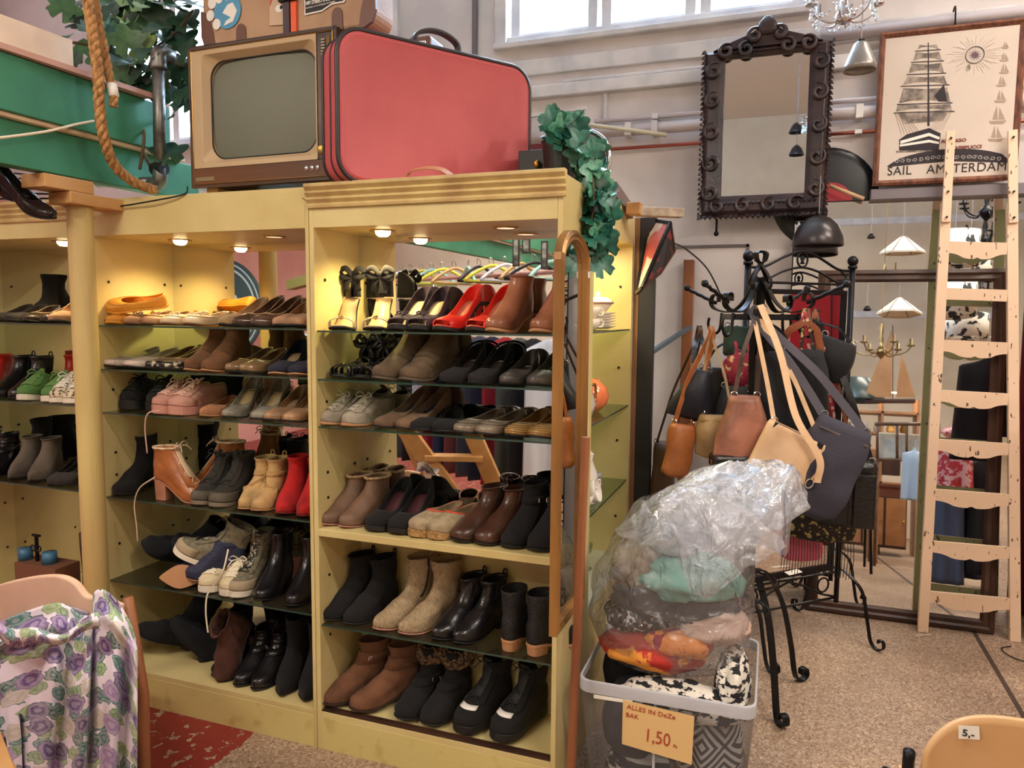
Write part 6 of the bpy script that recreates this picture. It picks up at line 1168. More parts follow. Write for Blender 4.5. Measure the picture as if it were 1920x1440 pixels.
def cream_extra(t, w, d, h):
    MB().bar((-w*.4, -d*.3, h*.95), (w*.42, -d*.3, h*.95), .02, .02).build('dark_top', BKC, t, world=False); MB().tube(crv([(w*.40, -d*.4, h*.9), (w*.52, -d*.5, h*.6), (w*.50, -d*.5, h*.3)], 5), .004, 6).build('side_strap', CRM, t, world=False)
    MB().tube([(w*.5+.012*cos(a), -d*.5, h*.22+.018*sin(a)) for a in [2*pi*k/12 for k in range(12)]], .003, 6, True).build('buckle', CHROME, t, world=False)
bag('crossbody_bag', 'cream canvas crossbody bag at the front of the stand', P(1455, 800, 2.84), (.22, .07, .185), CRM, HK['m1'], 'box', radians(5), sm_=CRM, sw_=.016, tilt=radians(24), extra=cream_extra)
tag(MB().ribbon(crv([Vector(HK['m1'])+Vector((.01, -.02, .01)), P(1462, 660, 2.86), P(1492, 780, 2.80), P(1536, 858, 2.79), P(1532, 905, 2.80)], 7), .024, (1, .2, 0), .003).build('loose_strap', CRM), 'broad cream strap hanging down in front of the dark bags', 'strap')
bag('weekend_bag', 'large charcoal canvas bag with silver zip', P(1512, 778, 2.87), (.23, .11, .36), mat('charcoal_canvas', (58, 56, 70), .85, bump=.4, bs=140), HK['m1'], 'soft', radians(10), sm_=mat('grey_strap', (74, 70, 80), .7), sw_=.03, tilt=radians(22), zipm=CHROME)
def croc_extra(t, w, d, h): MB().span((-w*.44, -d*.56, .01), (w*.10, -d*.50, h*.62)).build('pocket', CROC, t, world=False, bevel=.004); MB().span((w*.16, -d*.58, .005), (w*.5, -d*.46, h*.85)).build('pocket', CROC, t, world=False, bevel=.006)
bag('handbag', 'black crocodile-patterned handbag hanging lowest on the right', P(1585, 862, 3.0), (.22, .12, .24), CROC, HK['r2'], 'box', radians(-8), sm_=BLL, sw_=.024, extra=croc_extra)
bag('bucket_bag', 'black fabric drawstring bag high on the right', P(1545, 632, 3.08), (.16, .12, .16), BKC, HK['r2'], 'soft', 0, sw_=.01, tilt=radians(20))
bag('shoulder_bag', 'black bag with tan straps behind cream strap', P(1500, 655, 3.0), (.22, .12, .40), BKC, HK['r1'], 'soft', 0, sm_=leather('cognac_strap', (156, 90, 60), .4), sw_=.026)
bag('shoulder_bag', 'navy canvas bag hanging in the middle of stand', P(1458, 660, 3.0), (.17, .10, .42), NV, HK['m1'], 'soft', 0, sw_=.02)
bag('shoulder_bag', 'slim black bag between the rose-brown and cream bags', P(1425, 740, 3.0), (.10, .06, .32), BKC, HK['m1'], 'soft', 0, sw_=.02)
bag('purse', 'small red embroidered purse behind the charcoal bag', P(1560, 800, 3.12), (.12, .05, .12), mat('red_embroidery', (170, 60, 66), .7, col2=(226, 200, 180), ns=40, lo=.5, hi=.55), HK['r1'], 'round', 0, sw_=.01)
bag('woven_bag', 'beige woven bag above the black handbag', P(1570, 835, 3.08), (.12, .06, .10), mat('woven_beige', (196, 160, 124), .8, ns=80, bump=.8, bs=200), HK['r2'], 'box', 0, sm_=leather('cognac_strap', (156, 90, 60), .4), sw_=.014)
fr = bag('fringed_bag', 'black fringed bag with gold embroidery at the bottom of stand', P(1535, 935, 3.04), (.26, .10, .16), mat('black_gold', (34, 30, 28), .7, col2=(176, 156, 96), ns=50, lo=.56, hi=.6), HK['r1'], 'soft', 0, sw_=.01)
fg = MB()
for k in range(26): x = -.125+k*.01; fg.tube([(x, -.045, .02), (x+.003, -.05, -.05), (x, -.048, -.11-.02*rnd.random())], .0018, 4)
fg.build('fringe', BLACK, fr, world=False, kind='stuff')
bag('rolled_bag', 'brown leather bag low behind the plastic sack', P(1245, 830, 3.3), (.10, .16, .45), leather('chocolate_bag', (92, 66, 54), .5), HK['l1'], 'soft', 0, sw_=.01)
tag(bag('pink_bag', 'pink fabric bag low on the stand', P(1500, 985, 3.12), (.16, .08, .14), mat('pink_fabric', (206, 96, 120), .7), None, 'soft'), 'pink fabric bag low on the stand', 'bag')

# ---------------------------------------------------------------- plastic bin, clothes and sack
BINP = sheet('clear_plastic', (226, 228, 232), .9, .12, (206, 208, 216), .10, refl=.02); BINR = sheet('plastic_rim', (232, 234, 238), .9, .2, (232, 234, 242), .75)
bn = thing('storage_box', 'clear plastic storage box full of knitwear with price note', 'storage box', (-.31, 2.42, 0), radians(1))
BW, BD, BH = .53, .50, .42
def bl2(z, k, r=.04): 
    out = []
    for a, b in rrect((.455+(BW-.455)*k), (.42+(BD-.42)*k), r, 5): out.append(Vector((a, b, z)))
    return out
loft([bl2(.005, 0), bl2(.04, .1), bl2(.2, .5), bl2(BH-.03, .9)], True, False).build('body', BINP, bn, world=False, smooth=True)
loft([bl2(BH-.035, 1.0), bl2(BH, 1.0), bl2(BH+.004, .99), bl2(BH+.004, .80), bl2(BH-.004, .80), bl2(BH-.006, .96), bl2(BH-.035, .96)], False, False).build('rim', BINR, bn, world=False, smooth=False, bevel=.003)
MB().span((-.03, -BD/2+.012, .02), (-.022, -BD/2+.02, BH-.04)).build('rib', BINR, bn, world=False)
PAP = mat('manila_paper', (222, 186, 128), .7); RP = mat('red_ink', (170, 66, 40), .6)
yb = 2.42-BD/2
q = lambda px, py: P(px, py, yb-.004)
nt_ = tag(MB().prism([q(1168, 1312), q(1302, 1343), q(1297, 1434), q(1166, 1395)], (0, .001, 0)).build('price_note', PAP), 'manila note with handwritten price stuck on the storage box', 'note')
xa_ = (q(1302, 1343)-q(1168, 1312)).normalized()
def ink(s, px, py, size, name='lettering', sh=0, sx=1, bold=0): a = q(px, py)+Vector((0, -.001, 0)); return text(s, size, RP, nt_, frameM(a, xa_, (0, 0, 1)), name, font_shear=sh, sx=sx, bold=bold)
ink('ALLES IN DeZe', 1175, 1328, .020, sx=1.12); ink('BAK', 1173, 1343, .020, sx=1.05)
ink('1,50', 1207, 1388, .058, sx=.80); ink('Ps', 1262, 1401, .014)
q2 = lambda px, py: P(px, py, yb-.002); lb = MB().prism([q2(1113, 1302), q2(1186, 1314), q2(1186, 1320), q2(1113, 1309)], (0, .001, 0)).build('maker_label', WHITE, bn)
def lump(name, label, c, r, m, cat='garment', seed=0, amp=.35, n=26, group=None, fr=7):
    def fn(u, v):
        a = 2*pi*u; b = pi*v; d = Vector((cos(a)*sin(b), sin(a)*sin(b), cos(b))); k = 1+amp*(noise.noise(d*1.6+Vector((seed, 0, 0)))*.8+abs(noise.noise(d*fr*.5+Vector((0, seed, 0))))*.5); return Vector((c[0]+d.x*r[0]*k, c[1]+d.y*r[1]*k, c[2]+d.z*r[2]*k))
    return tag(MB().grid(n*2, n, fn, cu=True).build(name, m, smooth=True), label, cat, group)
ZIG = mat('zigzag_knit', (30, 30, 34), .9, col2=(222, 216, 204), ns=26, lo=.47, hi=.5, stretch=(1, 1, 2.5), bump=.6, bs=150); KN2 = mat('stripe_knit', (38, 38, 44), .9, col2=(206, 200, 192), ns=18, lo=.49, hi=.52, stretch=(.3, 1, 3), bump=.5, bs=150)
def lattice():
    m = bpy.data.materials.new('nordic_knit'); m.use_nodes = True; nt = m.node_tree; N = nt.nodes.new; K = nt.links.new; b = nt.nodes['Principled BSDF']; tc = N('ShaderNodeTexCoord')
    mp = N('ShaderNodeMapping'); mp.inputs['Rotation'].default_value = (0, radians(45), 0); mp.inputs['Scale'].default_value = (11, 11, 11); K(tc.outputs['Object'], mp.inputs[0])
    sp_ = N('ShaderNodeSeparateXYZ'); K(mp.outputs[0], sp_.inputs[0]); o = []
    for i in (0, 2):
        f_ = N('ShaderNodeMath'); f_.operation = 'PINGPONG'; f_.inputs[1].default_value = .5; K(sp_.outputs[i], f_.inputs[0]); o.append(f_)
    mn = N('ShaderNodeMath'); mn.operation = 'MINIMUM'; K(o[0].outputs[0], mn.inputs[0]); K(o[1].outputs[0], mn.inputs[1])
    w = N('ShaderNodeMath'); w.operation = 'PINGPONG'; w.inputs[1].default_value = .09; K(mn.outputs[0], w.inputs[0]); g = N('ShaderNodeMath'); g.operation = 'GREATER_THAN'; g.inputs[1].default_value = .045; K(w.outputs[0], g.inputs[0])
    mx = N('ShaderNodeMix'); mx.data_type = 'RGBA'; K(g.outputs[0], mx.inputs[0]); mx.inputs[6].default_value = L3((50, 50, 58)); mx.inputs[7].default_value = L3((178, 174, 168)); K(mx.outputs[2], b.inputs['Base Color']); b.inputs['Roughness'].default_value = .95; return m
NORD = lattice()
lump('sweater', 'grey and white nordic-patterned sweater in the right of the box', (-.185, 2.33, .20), (.105, .13, .15), NORD, seed=1, amp=.12)
lump('sweater', 'dark grey sweater in the left of the box', (-.42, 2.34, .24), (.10, .13, .13), mat('slate_wool', (52, 54, 66), .95), seed=2, amp=.15)
lump('scarf', 'black and white striped scarf at the bottom of the box', (-.36, 2.30, .09), (.15, .10, .07), KN2, seed=3, amp=.12)
lump('sweater', 'brown patterned sweater low in the middle of the box', (-.27, 2.42, .10), (.19, .18, .085), mat('brown_mix', (96, 80, 72), .95, col2=(150, 140, 120), ns=20), seed=4, amp=.12)
lump('sweater', 'black jumper at the back left of the box', (-.46, 2.50, .34), (.09, .13, .12), mat('black_wool', (26, 26, 32), .95), seed=5, amp=.2)
lump('sweater', 'black and white zigzag sweater sticking out at front right', (-.120, 2.37, .40), (.055, .15, .10), ZIG, seed=6, amp=.25)
lump('sweater', 'black patterned garment behind the zigzag sweater', (-.26, 2.27, .36), (.20, .07, .06), ZIG, seed=9, amp=.2)
# filled sack
sack_c = [(.40, -.31, 2.44, .205, .175, 0), (.48, -.315, 2.44, .245, .20, 0), (.56, -.32, 2.45, .262, .215, 0), (.64, -.32, 2.45, .262, .215, 0), (.72, -.315, 2.46, .245, .20, 0), (.80, -.30, 2.47, .22, .185, 0), (.88, -.275, 2.48, .19, .165, 0)]
lump('scarf', 'red and orange patterned scarf inside the plastic sack', (-.36, 2.36, .485), (.165, .12, .065), mat('red_orange_print', (176, 44, 34), .8, col2=(226, 150, 60), ns=9, lo=.5, hi=.53), seed=11, amp=.25)
lump('blouse', 'dark plaid blouse inside the left of the sack', (-.42, 2.42, .57), (.12, .13, .06), mat('plaid_dark', (40, 38, 44), .9, col2=(196, 190, 186), ns=60, lo=.56, hi=.6), seed=12, amp=.3)
lump('blouse', 'crumpled pinkish-beige blouse inside the sack', (-.20, 2.38, .585), (.11, .12, .065), mat('rose_beige', (206, 176, 160), .9), seed=13, amp=.35)
lump('blouse', 'orange and magenta checked cloth inside the sack front', (-.275, 2.285, .535), (.10, .05, .04), mat('orange_check', (226, 140, 66), .8, col2=(150, 30, 62), ns=14, lo=.5, hi=.52), seed=18, amp=.2)
lump('scarf', 'black knitted scarf inside the middle of the sack', (-.31, 2.42, .63), (.20, .16, .055), mat('charcoal_wool', (38, 36, 40), .95), seed=14, amp=.3)
lump('scarf', 'pale teal scarf inside the upper sack', (-.27, 2.40, .715), (.15, .13, .07), mat('teal_chiffon', (126, 182, 164), .8, col2=(96, 156, 142), ns=7), seed=15, amp=.35)
lump('scarf', 'brown and cream printed scarf at the upper left of the sack', (-.43, 2.44, .72), (.09, .11, .10), mat('brown_print', (124, 102, 82), .9, col2=(196, 182, 160), ns=12), seed=16, amp=.35)
lump('scarf', 'white chiffon scarf near the sack neck', (-.33, 2.46, .82), (.10, .10, .06), mat('grey_chiffon', (172, 176, 176), .9), seed=17, amp=.35)
SACK = sheet('sack_film', (244, 246, 250), .9, .14, (232, 236, 244), .08, wrinkle=1.0, ior=1.5, refl=.09); SACK2 = sheet('sack_film_loose', (244, 247, 252), .9, .16, (240, 243, 252), .27, wrinkle=1.0, ior=1.5, refl=.12)
sk = thing('plastic_sack', 'clear plastic sack of scarves standing in the storage box', 'bag', (-.31, 2.42, .40))
SP = [(.425, -.335, 2.42, .19, .14), (.47, -.33, 2.42, .235, .175), (.55, -.325, 2.42, .258, .20), (.64, -.318, 2.42, .262, .205), (.73, -.318, 2.43, .252, .205), (.81, -.305, 2.44, .228, .185), (.89, -.27, 2.45, .205, .16), (.95, -.235, 2.45, .20, .14)]
def sackf(SP, seed, amp, fr=(5, 9)):
    pts = [Vector((b, c, a)) for a, b, c, d, e in SP]
    def fn(u, v):
        t = v*(len(SP)-1); i = min(len(SP)-2, int(t)); f = t-i; f2 = f; A, B = SP[i], SP[i+1]; L = [A[k]+(B[k]-A[k])*f2 for k in range(5)]; a = 2*pi*u
        d = Vector((cos(a), sin(a), 0)); n_ = noise.noise(Vector((d.x*fr[0]*.5+seed, d.y*fr[0]*.5, L[0]*fr[1])))+.5*abs(noise.noise(Vector((d.x*fr[0], d.y*fr[0]+seed, L[0]*fr[1]*2)))); k = 1+amp*n_
        return Vector((L[1]+d.x*L[3]*k, L[2]+d.y*L[4]*k, L[0]+.02*n_*(1 if i > 0 else 0)))
    return fn
MB().grid(90, 50, sackf(SP, 3, .10), cu=True).build('filled_part', SACK, sk, smooth=True)
# loose neck flopping up to the right
nk = [(.84, -.30, 2.42, .20, .15), (.90, -.22, 2.43, .225, .15), (.955, -.15, 2.44, .215, .14), (1.0, -.12, 2.46, .185, .12), (1.045, -.09, 2.47, .135, .08), (1.075, -.06, 2.48, .085, .04)]
NP = [((-.40, 2.33, .93), .05), ((-.30, 2.33, 1.0), .07)]
MB().grid(90, 40, sackf(nk, 8, .22, (6, 12)), cu=True).build('loose_neck', SACK2, sk, smooth=True)
def flapf(u, v):   # gathered fold hanging forward
    a = P(1238+(1475-1238)*u, 940+(1025-940)*u*u-30*sin(pi*u), 2.24-.05*sin(pi*u)); b = P(1290+(1370-1290)*u, 1105-20*u+25*sin(pi*u), 2.17)
    c_ = a.lerp(b, v); return c_+Vector((0, -.05*sin(pi*v)*sin(pi*u)+.018*noise.noise(Vector((u*9, v*7, 2))), .012*noise.noise(Vector((u*8, v*5, 9)))))
MB().grid(40, 30, flapf).build('front_fold', SACK2, sk, smooth=True)
tpl = [P(1238, 935, 2.27), P(1320, 885, 2.40), P(1400, 862, 2.48), P(1470, 868, 2.46), P(1492, 888, 2.42), P(1478, 1035, 2.38)]
def crest(u, v):
    top = crv(tpl, 8); i = u*(len(top)-1); k = min(len(top)-2, int(i)); a = top[k].lerp(top[k+1], i-k); b = P(1245+215*u, 1010+20*u, 2.32)
    c_ = a.lerp(b, v); return c_+Vector((0, -.06*sin(pi*v)+.03*noise.noise(Vector((u*7, v*6, 5))), .012*noise.noise(Vector((u*10, v*5, 1)))))
MB().grid(50, 24, crest).build('neck_crest', SACK2, sk, smooth=True)
MB().tube(crv([V(.02, -.02, .52), P(1395, 1100, 2.85), P(1410, 1118, 2.80), P(1438, 1140, 2.78), P(1438, 1152, 2.78)], 6), .006, 6, twist=.5).build('twisted_cord', BLACK, cs)
# ---------------------------------------------------------------- floral dress over a chair, bottom left
def cloth(name, m, nu, nv, fn, parent=None, us=1, vs_=1, solid=.002, close=False):
    mb = MB().grid(nu, nv, fn, cu=close); o = mb.build(name, m, parent, smooth=True, weld=False, solid=solid)
    uv = o.data.uv_layers.new(name='UVMap')
    for lp in o.data.loops: i, j = divmod(lp.vertex_index, nv); uv.data[lp.index].uv = (i/(nu-1)*us, j/(nv-1)*vs_)
    return o
ch = thing('wooden_chair', 'wooden chair with pale rounded backrest under the floral dress', 'chair', (-1.92, 1.70, 0))
PBK = mat('pale_backrest', (222, 188, 166), .5, col2=(206, 166, 142), ns=5)
top = [P(-60, 1150, 1.5), P(-20, 1105, 1.5), P(40, 1086, 1.5), P(100, 1080, 1.5), P(135, 1092, 1.5), P(158, 1118, 1.5), P(180, 1122, 1.5), P(225, 1135, 1.5)]
MB().prism(crv(top, 5)+[P(225, 1190, 1.5), P(-60, 1260, 1.5)], (0, .022, 0)).build('backrest', PBK, ch, bevel=.005)
rl = P(266, 1240, 1.52); MB().tube([P(240, 1120, 1.53), P(268, 1300, 1.52), Vector((P(268, 1300, 1.52).x+.01, 1.50, 0))], [.014, .016, .016], 12).build('leg', STICKW, ch, smooth=True)
MB().tube([Vector((-2.28, 1.53, .72)), Vector((-2.28, 1.50, 0))], .016, 12).build('leg', STICKW, ch, smooth=True)
for x in (-2.16, -2.50): MB().tube([(x, 1.88, .44), (x, 1.90, 0)], .016, 12).build('leg', STICKW, ch, smooth=True)
MB().prism([(-2.30, 1.53, .425), (-1.66, 1.53, .425), (-2.12, 1.92, .425), (-2.55, 1.92, .425)], (0, 0, .025)).build('seat', PINE, ch, bevel=.006); MB().span((-2.28, 1.515, .20), (-1.64, 1.53, .235)).build('stretcher', PINE, ch, bevel=.003)
tag(MB().grid(24, 14, lambda u, v: P(-30+70*u, 1340+110*v, 1.46)+Vector((0, -.02*sin(6*u)*v+.02*sin(pi*u), 0))).build('blue_garment', mat('navy_cotton', (38, 46, 72), .9), smooth=True, solid=.003), 'navy garment under the floral dress at the left edge', 'garment')
FLO = floral_material()
tpx = [(-50, 1190), (0, 1165), (60, 1142), (105, 1130), (130, 1138), (150, 1152), (172, 1150), (176, 1112), (196, 1106), (222, 1130), (246, 1172), (258, 1216)]
bpx = [(10, 1560), (30, 1560), (55, 1560), (80, 1570), (105, 1575), (130, 1580), (150, 1580), (170, 1585), (190, 1590), (215, 1590), (238, 1590), (256, 1590)]
tc_ = crv([(a, b, 0) for a, b in tpx], 6); bc2 = crv([(a, b, 0) for a, b in bpx], 6)
def dress(u, v):
    i = u*(len(tc_)-1); k = min(len(tc_)-2, int(i)); a = tc_[k].lerp(tc_[k+1], i-k); b = bc2[k].lerp(bc2[k+1], i-k); p = a.lerp(b, v)
    f = min(1, v*3.2); Y = 1.475-.020*f*(sin(u*26+2*v)+.6*sin(u*47+v*3))-.035*f*sin(pi*min(1, u*1.05))-.012*math.exp(-((v-.10)/.03)**2)*(1+sin(u*9)); return P(p.x, p.y, Y)
dr = thing('floral_dress', 'white dress with purple roses and green leaves draped over chair', 'dress', P(130, 1400, 1.45))
cloth('skirt', FLO, 120, 70, dress, dr, 1.0, 1.5)
cloth('sash_fold', FLO, 70, 10, lambda u, v: P(-10+195*u, 1158+34*sin(pi*u)*.9+8*sin(u*12)-6*u+(26+8*sin(u*7))*v, 1.425-.018*sin(pi*v)), dr, .9, .12)
cloth('collar_fold', FLO, 30, 8, lambda u, v: P(-30+75*u, 1140-22*u+14*v-10*sin(pi*u), 1.52-.01*sin(pi*v)), dr, .3, .1)
cloth('inner_lining', mat('dress_inside', (104, 100, 128), .9, col2=(188, 184, 196), ns=20), 30, 10, lambda u, v: P(50+115*u, 1148-14*sin(pi*u)+26*v, 1.492), dr)
# ---------------------------------------------------------------- plywood chair, bottom right
c2 = thing('plywood_chair', 'plywood school chair with black frame and price sticker', 'chair', (.62, 1.75, 0)); PLY = mat('beech_ply', (220, 176, 126), .4, col2=(208, 160, 108), ns=3, stretch=(1, 1, .1))
xl = P(1724, 1400, 1.55).x; xr = xl+.40; zt = P(1830, 1331, 1.57).z; xm = (xl+xr)/2
def ply(u, v):   # v down
    e = (u-.5)*2; hh_ = .20; top_ = zt-.085*abs(e)**4.5-.004; z = top_-(v)*(hh_-.03*abs(e)**4); return Vector((xm+e*.20*(1-.04*(1-v)*abs(e)**6), 1.57-.028*e*e+.02*v, z))
MB().grid(40, 14, ply).build('backrest', PLY, c2, smooth=True, solid=.011, bevel=.0)
for s in (-1, 1): MB().tube(crv([(xm+s*.215, 1.56, zt-.10), (xm+s*.213, 1.58, zt-.2), (xm+s*.205, 1.62, .47), (xm+s*.20, 1.60, .44), (xm+s*.21, 1.52, .02)], 6), .011, 12).build('leg', BLACKM, c2, smooth=True); MB().tube(crv([(xm+s*.205, 1.62, .45), (xm+s*.2, 1.9, .44), (xm+s*.2, 1.97, .40), (xm+s*.21, 2.02, .012)], 6), .011, 12).build('leg', BLACKM, c2, smooth=True)
MB().span((xm-.17, 1.64, .430), (xm+.20, 1.99, .445)).build('seat', PLY, c2, bevel=.005)
for s in (-1, 1): MB().lathe([(0, .004), (.007, .003), (.008, 0)], 14, (xm+s*.182, 1.534, zt-.150), Matrix.Rotation(pi/2, 3, 'X')).build('screw', CHROME, c2)
sp0 = P(1797, 1360, 1.5515); sp1 = P(1836, 1362, 1.5515); MB().prism([sp0, sp1, P(1837, 1387, 1.5515), P(1797, 1385, 1.5515)], (0, .0006, 0)).build('price_sticker', WHITE, c2)
a = P(1803, 1379, 1.5508); text('5,-', .0185, mat('ink_blue_black', (30, 32, 48), .6), c2, frameM((a.x, 1.5508, a.z), (1, 0, -.03), (0, 0, 1)), bold=.0002, sx=1.1)
# ---------------------------------------------------------------- garments
def garment(label, c, w, h, d, m, cat='garment', name='hanging_garment', seed=0, flare=1.1, group=None, rz=0, hang=True):
    """c: shoulder point; hangs down h"""
    t = thing(name, label, cat, Vector(c)-Vector((0, 0, h)), rz, group)
    def fn(u, v):
        a = 2*pi*u; sh = (.25+.75*sm(0, .10, v)) if hang else 1; W_ = w/2*sh*(1+(flare-1)*v); D_ = d/2*(.45+.55*sm(0, .25, v)); f = 1+.28*v*sin(a*7+seed)+.2*v*noise.noise(Vector((cos(a)*2+seed, sin(a)*2, v*2)))
        return Vector((W_*cos(a), D_*sin(a)*f, h*(1-v)-.06*(1-sm(0, .12, v))*abs(cos(a))))
    MB().grid(72, 26, fn, cu=True).build('cloth', m, t, world=False, smooth=True, solid=.002)
    if hang: MB().tube(crv([(0, 0, h-.02), (0, 0, h+.05), (.02, 0, h+.075), (.0, 0, h+.095), (-.02, 0, h+.08)], 5), .0025, 6).build('hanger_hook', CHROME, t, world=False)
    return t
garment('black coat hanging at the right edge beside the ladder', (1.13, 3.45, 1.52), .30, .64, .14, mat('black_wool_coat', (24, 22, 26), .95), 'coat', 'black_coat', 2, 1.35, rz=radians(20))
garment('dark red curtain panel behind the ladder at the right edge', (1.36, 4.10, 1.95), .42, 1.94, .12, mat('wine_cloth', (120, 24, 34), .9), 'curtain', 'curtain', 4, 1.0, hang=False)
tag(MB().tube(crv([(1.05, 4.02, .004), (1.00, 3.97, .004), (1.03, 3.88, .004), (1.16, 3.80, .004)], 8), .0025, 6).build('black_cable', BLACK, smooth=True), 'thin black cable on the floor by the right ladder foot', 'cable')

# ---------------------------------------------------------------- the rest of the shop, seen only in the mirrors
def VR(px, py, Yv, Ym): p = P(px, py, Yv); return Vector((p.x, 2*Ym-Yv, p.z))
VC = lambda px, py, Yv: VR(px, py, Yv, 2.43); VB = lambda px, py, Yv: VR(px, py, Yv, 2.535); 
def VL(px, py, Yv, y0_, th):   # real place of what the leaning mirror shows at that pixel
    v = P(px, py, Yv); n = Vector((0, -cos(th), sin(th))); return v-n*2*(v-Vector((0, y0_, 0))).dot(n)
VM = lambda px, py, Yv: VL(px, py, Yv, 4.151, TH1)
VM2 = lambda px, py, Yv: VL(px, py, Yv, 4.315, TH2)
# clothes rail with hangers
ra, rb = VC(812, 527, 5.0), VC(1050, 522, 4.3); rt = thing('clothes_rail', 'long clothes rail full of hangers, seen in the right cabinet mirror', 'clothes rail', ra)
ra.z = rb.z = 1.80; dirr = (rb-ra).normalized(); MB().tube([ra-dirr*.7, rb+dirr*.05], .014, 12).build('rail', mat('rose_rail', (190, 130, 118), .4), rt, smooth=True)
for k in (-.65, 0.02): q_ = ra+dirr*k; MB().tube([q_, (q_.x, q_.y, 0)], .014, 10).build('upright', CHROME, rt, smooth=True)
MB().tube([rb, (rb.x, rb.y, 0)], .014, 10).build('upright', CHROME, rt, smooth=True)
HM = [mat('yellow_plastic', (226, 214, 62), .35), mat('mint_plastic', (170, 222, 206), .35), BLACK, mat('wood_hanger', (206, 160, 100), .5), mat('white_plastic', (226, 226, 226), .35)]
HN = ['yellow', 'mint', 'black', 'wooden', 'white']
n_h = 13; LR = (rb-ra).length+.5
for i in range(n_h):
    q_ = ra-dirr*.5+dirr*(i+.5)*LR/n_h; q_.z = 1.80; ci = (4, 2, 0, 1, 0, 3, 1, 2, 0, 4, 3, 2, 1)[i]; a = math.atan2(dirr.y, dirr.x)+(pi/2 if i not in (6,) else .5)+rnd.uniform(-.3, .3)
    t = thing('clothes_hanger', f'{HN[ci]} hanger on the clothes rail seen in the mirror', 'hanger', q_, a, HN[ci]+' hangers on the rail')
    MB().tube(crv([(0, 0, .06), (0, 0, .10), (.03, 0, .115), (.03, 0, .08)], 5), .003, 6).build('hook', CHROME, t, world=False)
    MB().tube(crv([(-.21, 0, -.04), (-.12, 0, .02), (0, 0, .065), (.12, 0, .02), (.21, 0, -.04)], 5), .011, 6).tube([(-.21, 0, -.04), (.21, 0, -.04)], .008, 6).build('hanger_bar', HM[ci], t, world=False, smooth=True)
GC = [((34, 38, 60), 'navy'), ((150, 30, 44), 'crimson'), ((84, 86, 80), 'grey'), ((28, 28, 32), 'black'), ((206, 206, 214), 'white'), ((176, 40, 52), 'red'), ((40, 48, 82), 'dark blue'), ((120, 60, 60), 'brick'), ((70, 70, 84), 'slate')]
for i in range(14):
    q_ = ra-dirr*.62+dirr*(i+.5)*(LR+.1)/14; c_, n_2 = GC[i % 9]; garment(f'{n_2} garment hanging low on the clothes rail seen in mirror', (q_.x, q_.y, 1.40), .36, .95, .07, mat('cloth_'+n_2.replace(' ', '_'), c_, .9), seed=i, group=n_2+' garments on the rail', rz=math.atan2(dirr.y, dirr.x)+pi/2, hang=False)
# step ladder reflected in the right cabinet
sl2 = thing('step_ladder', 'pine step ladder seen in the mirror behind the brown boots', 'step ladder', VC(840, 900, 3.75))
A1, A2 = VC(765, 812, 3.75), VC(846, 922, 3.75); B1, B2 = VC(888, 818, 3.85), VC(932, 918, 3.85)
def ext(a, b, z): return a+(b-a)*((z-a.z)/(b.z-a.z))
for a, b in ((A1, A2), (B1, B2)): MB().bar(ext(a, b, 1.0), ext(a, b, .0), .10, .028, (0, 1, 0)).build('rail', PINE, sl2, bevel=.003)
for z in (.25, .50, .74): a, b = ext(A1, A2, z), ext(B1, B2, z); MB().bar(a, b, .10, .03).build('step', PINE, sl2, bevel=.003)
for a, b in ((A1, A2), (B1, B2)): q_ = ext(a, b, 1.0); MB().bar(q_, (q_.x+.35, q_.y-.25, 0), .05, .025).build('rear_leg', PINE, sl2)
# framed pictures hanging below the beam, round sign
for i, (x0_, x1_, y0_, y1_, Yv) in enumerate(((962, 975, 447, 500, 4.2), (980, 995, 447, 476, 4.2), (1015, 1028, 452, 505, 4.2))):
    a, b = VC(x0_, y1_, Yv), VC(x1_, y0_, Yv); t = thing('hanging_picture', ('tall narrow framed picture, left of three, seen in the mirror', 'small framed picture, middle of three, seen in the mirror', 'tall narrow framed picture, right of three, seen in the mirror')[i], 'picture', (a+b)/2); MB().span((a.x, a.y, a.z), (b.x, a.y+.012, b.z)).build('frame', DKWOOD, t); MB().span((a.x+.008, a.y+.012, a.z+.01), (b.x-.008, a.y+.014, b.z-.01)).build('print', mat('old_print', (196, 180, 150), .6, col2=(90, 80, 66), ns=30), t)
sg = thing('round_sign', 'round dark green sign with pale script, seen in the middle cabinet mirror', 'sign', VB(420, 580, 6.2)); c_ = VB(420, 578, 6.2); SGN = mat('sign_green', (50, 76, 70), .5); SGL = mat('sign_pale', (190, 200, 186), .5)
RX = Matrix.Rotation(-pi/2, 3, 'X'); MB().lathe([(.50, 0), (.50, .03), (0, .03)], 48, c_, RX).build('board', SGN, sg)
for r0, r1 in ((.47, .455), (.42, .40)): MB().lathe([(r0, .032), (r1, .032)], 48, c_, RX).build('ring', SGL, sg)
text('The', .34, SGL, sg, frameM((c_.x-.36, c_.y+.034, c_.z-.02), (1, 0, 0), (0, 0, 1)), font_shear=.3, bold=.006); 
tag(MB().tube([VB(505, 628, 4.2), VB(600, 630, 4.0)], .018, 12).build('chrome_rail', CHROME, smooth=True), 'chrome rail seen in the middle cabinet mirror', 'rail')
MB
tag(MB().bar(VB(545, 535, 5.5), VB(640, 508, 4.8), .08, .08).build('olive_beam', mat('olive_paint', (150, 146, 70), .6)), 'olive beam seen in the middle cabinet mirror', 'beam')
tag(MB().span((-6, -.6, 3.05), (-2.9, .0, 3.1)).build('ceiling_board', mat('brown_board', (140, 110, 82), .8)), 'brown ceiling board over the left of the shop', 'board')
tag(MB().span((-5.9, -.5, 2.55), (-3.0, -.42, 2.8)).build('pale_green_beam', mat('pale_green', (176, 190, 176), .7)), 'pale green beam above the round sign', 'beam')
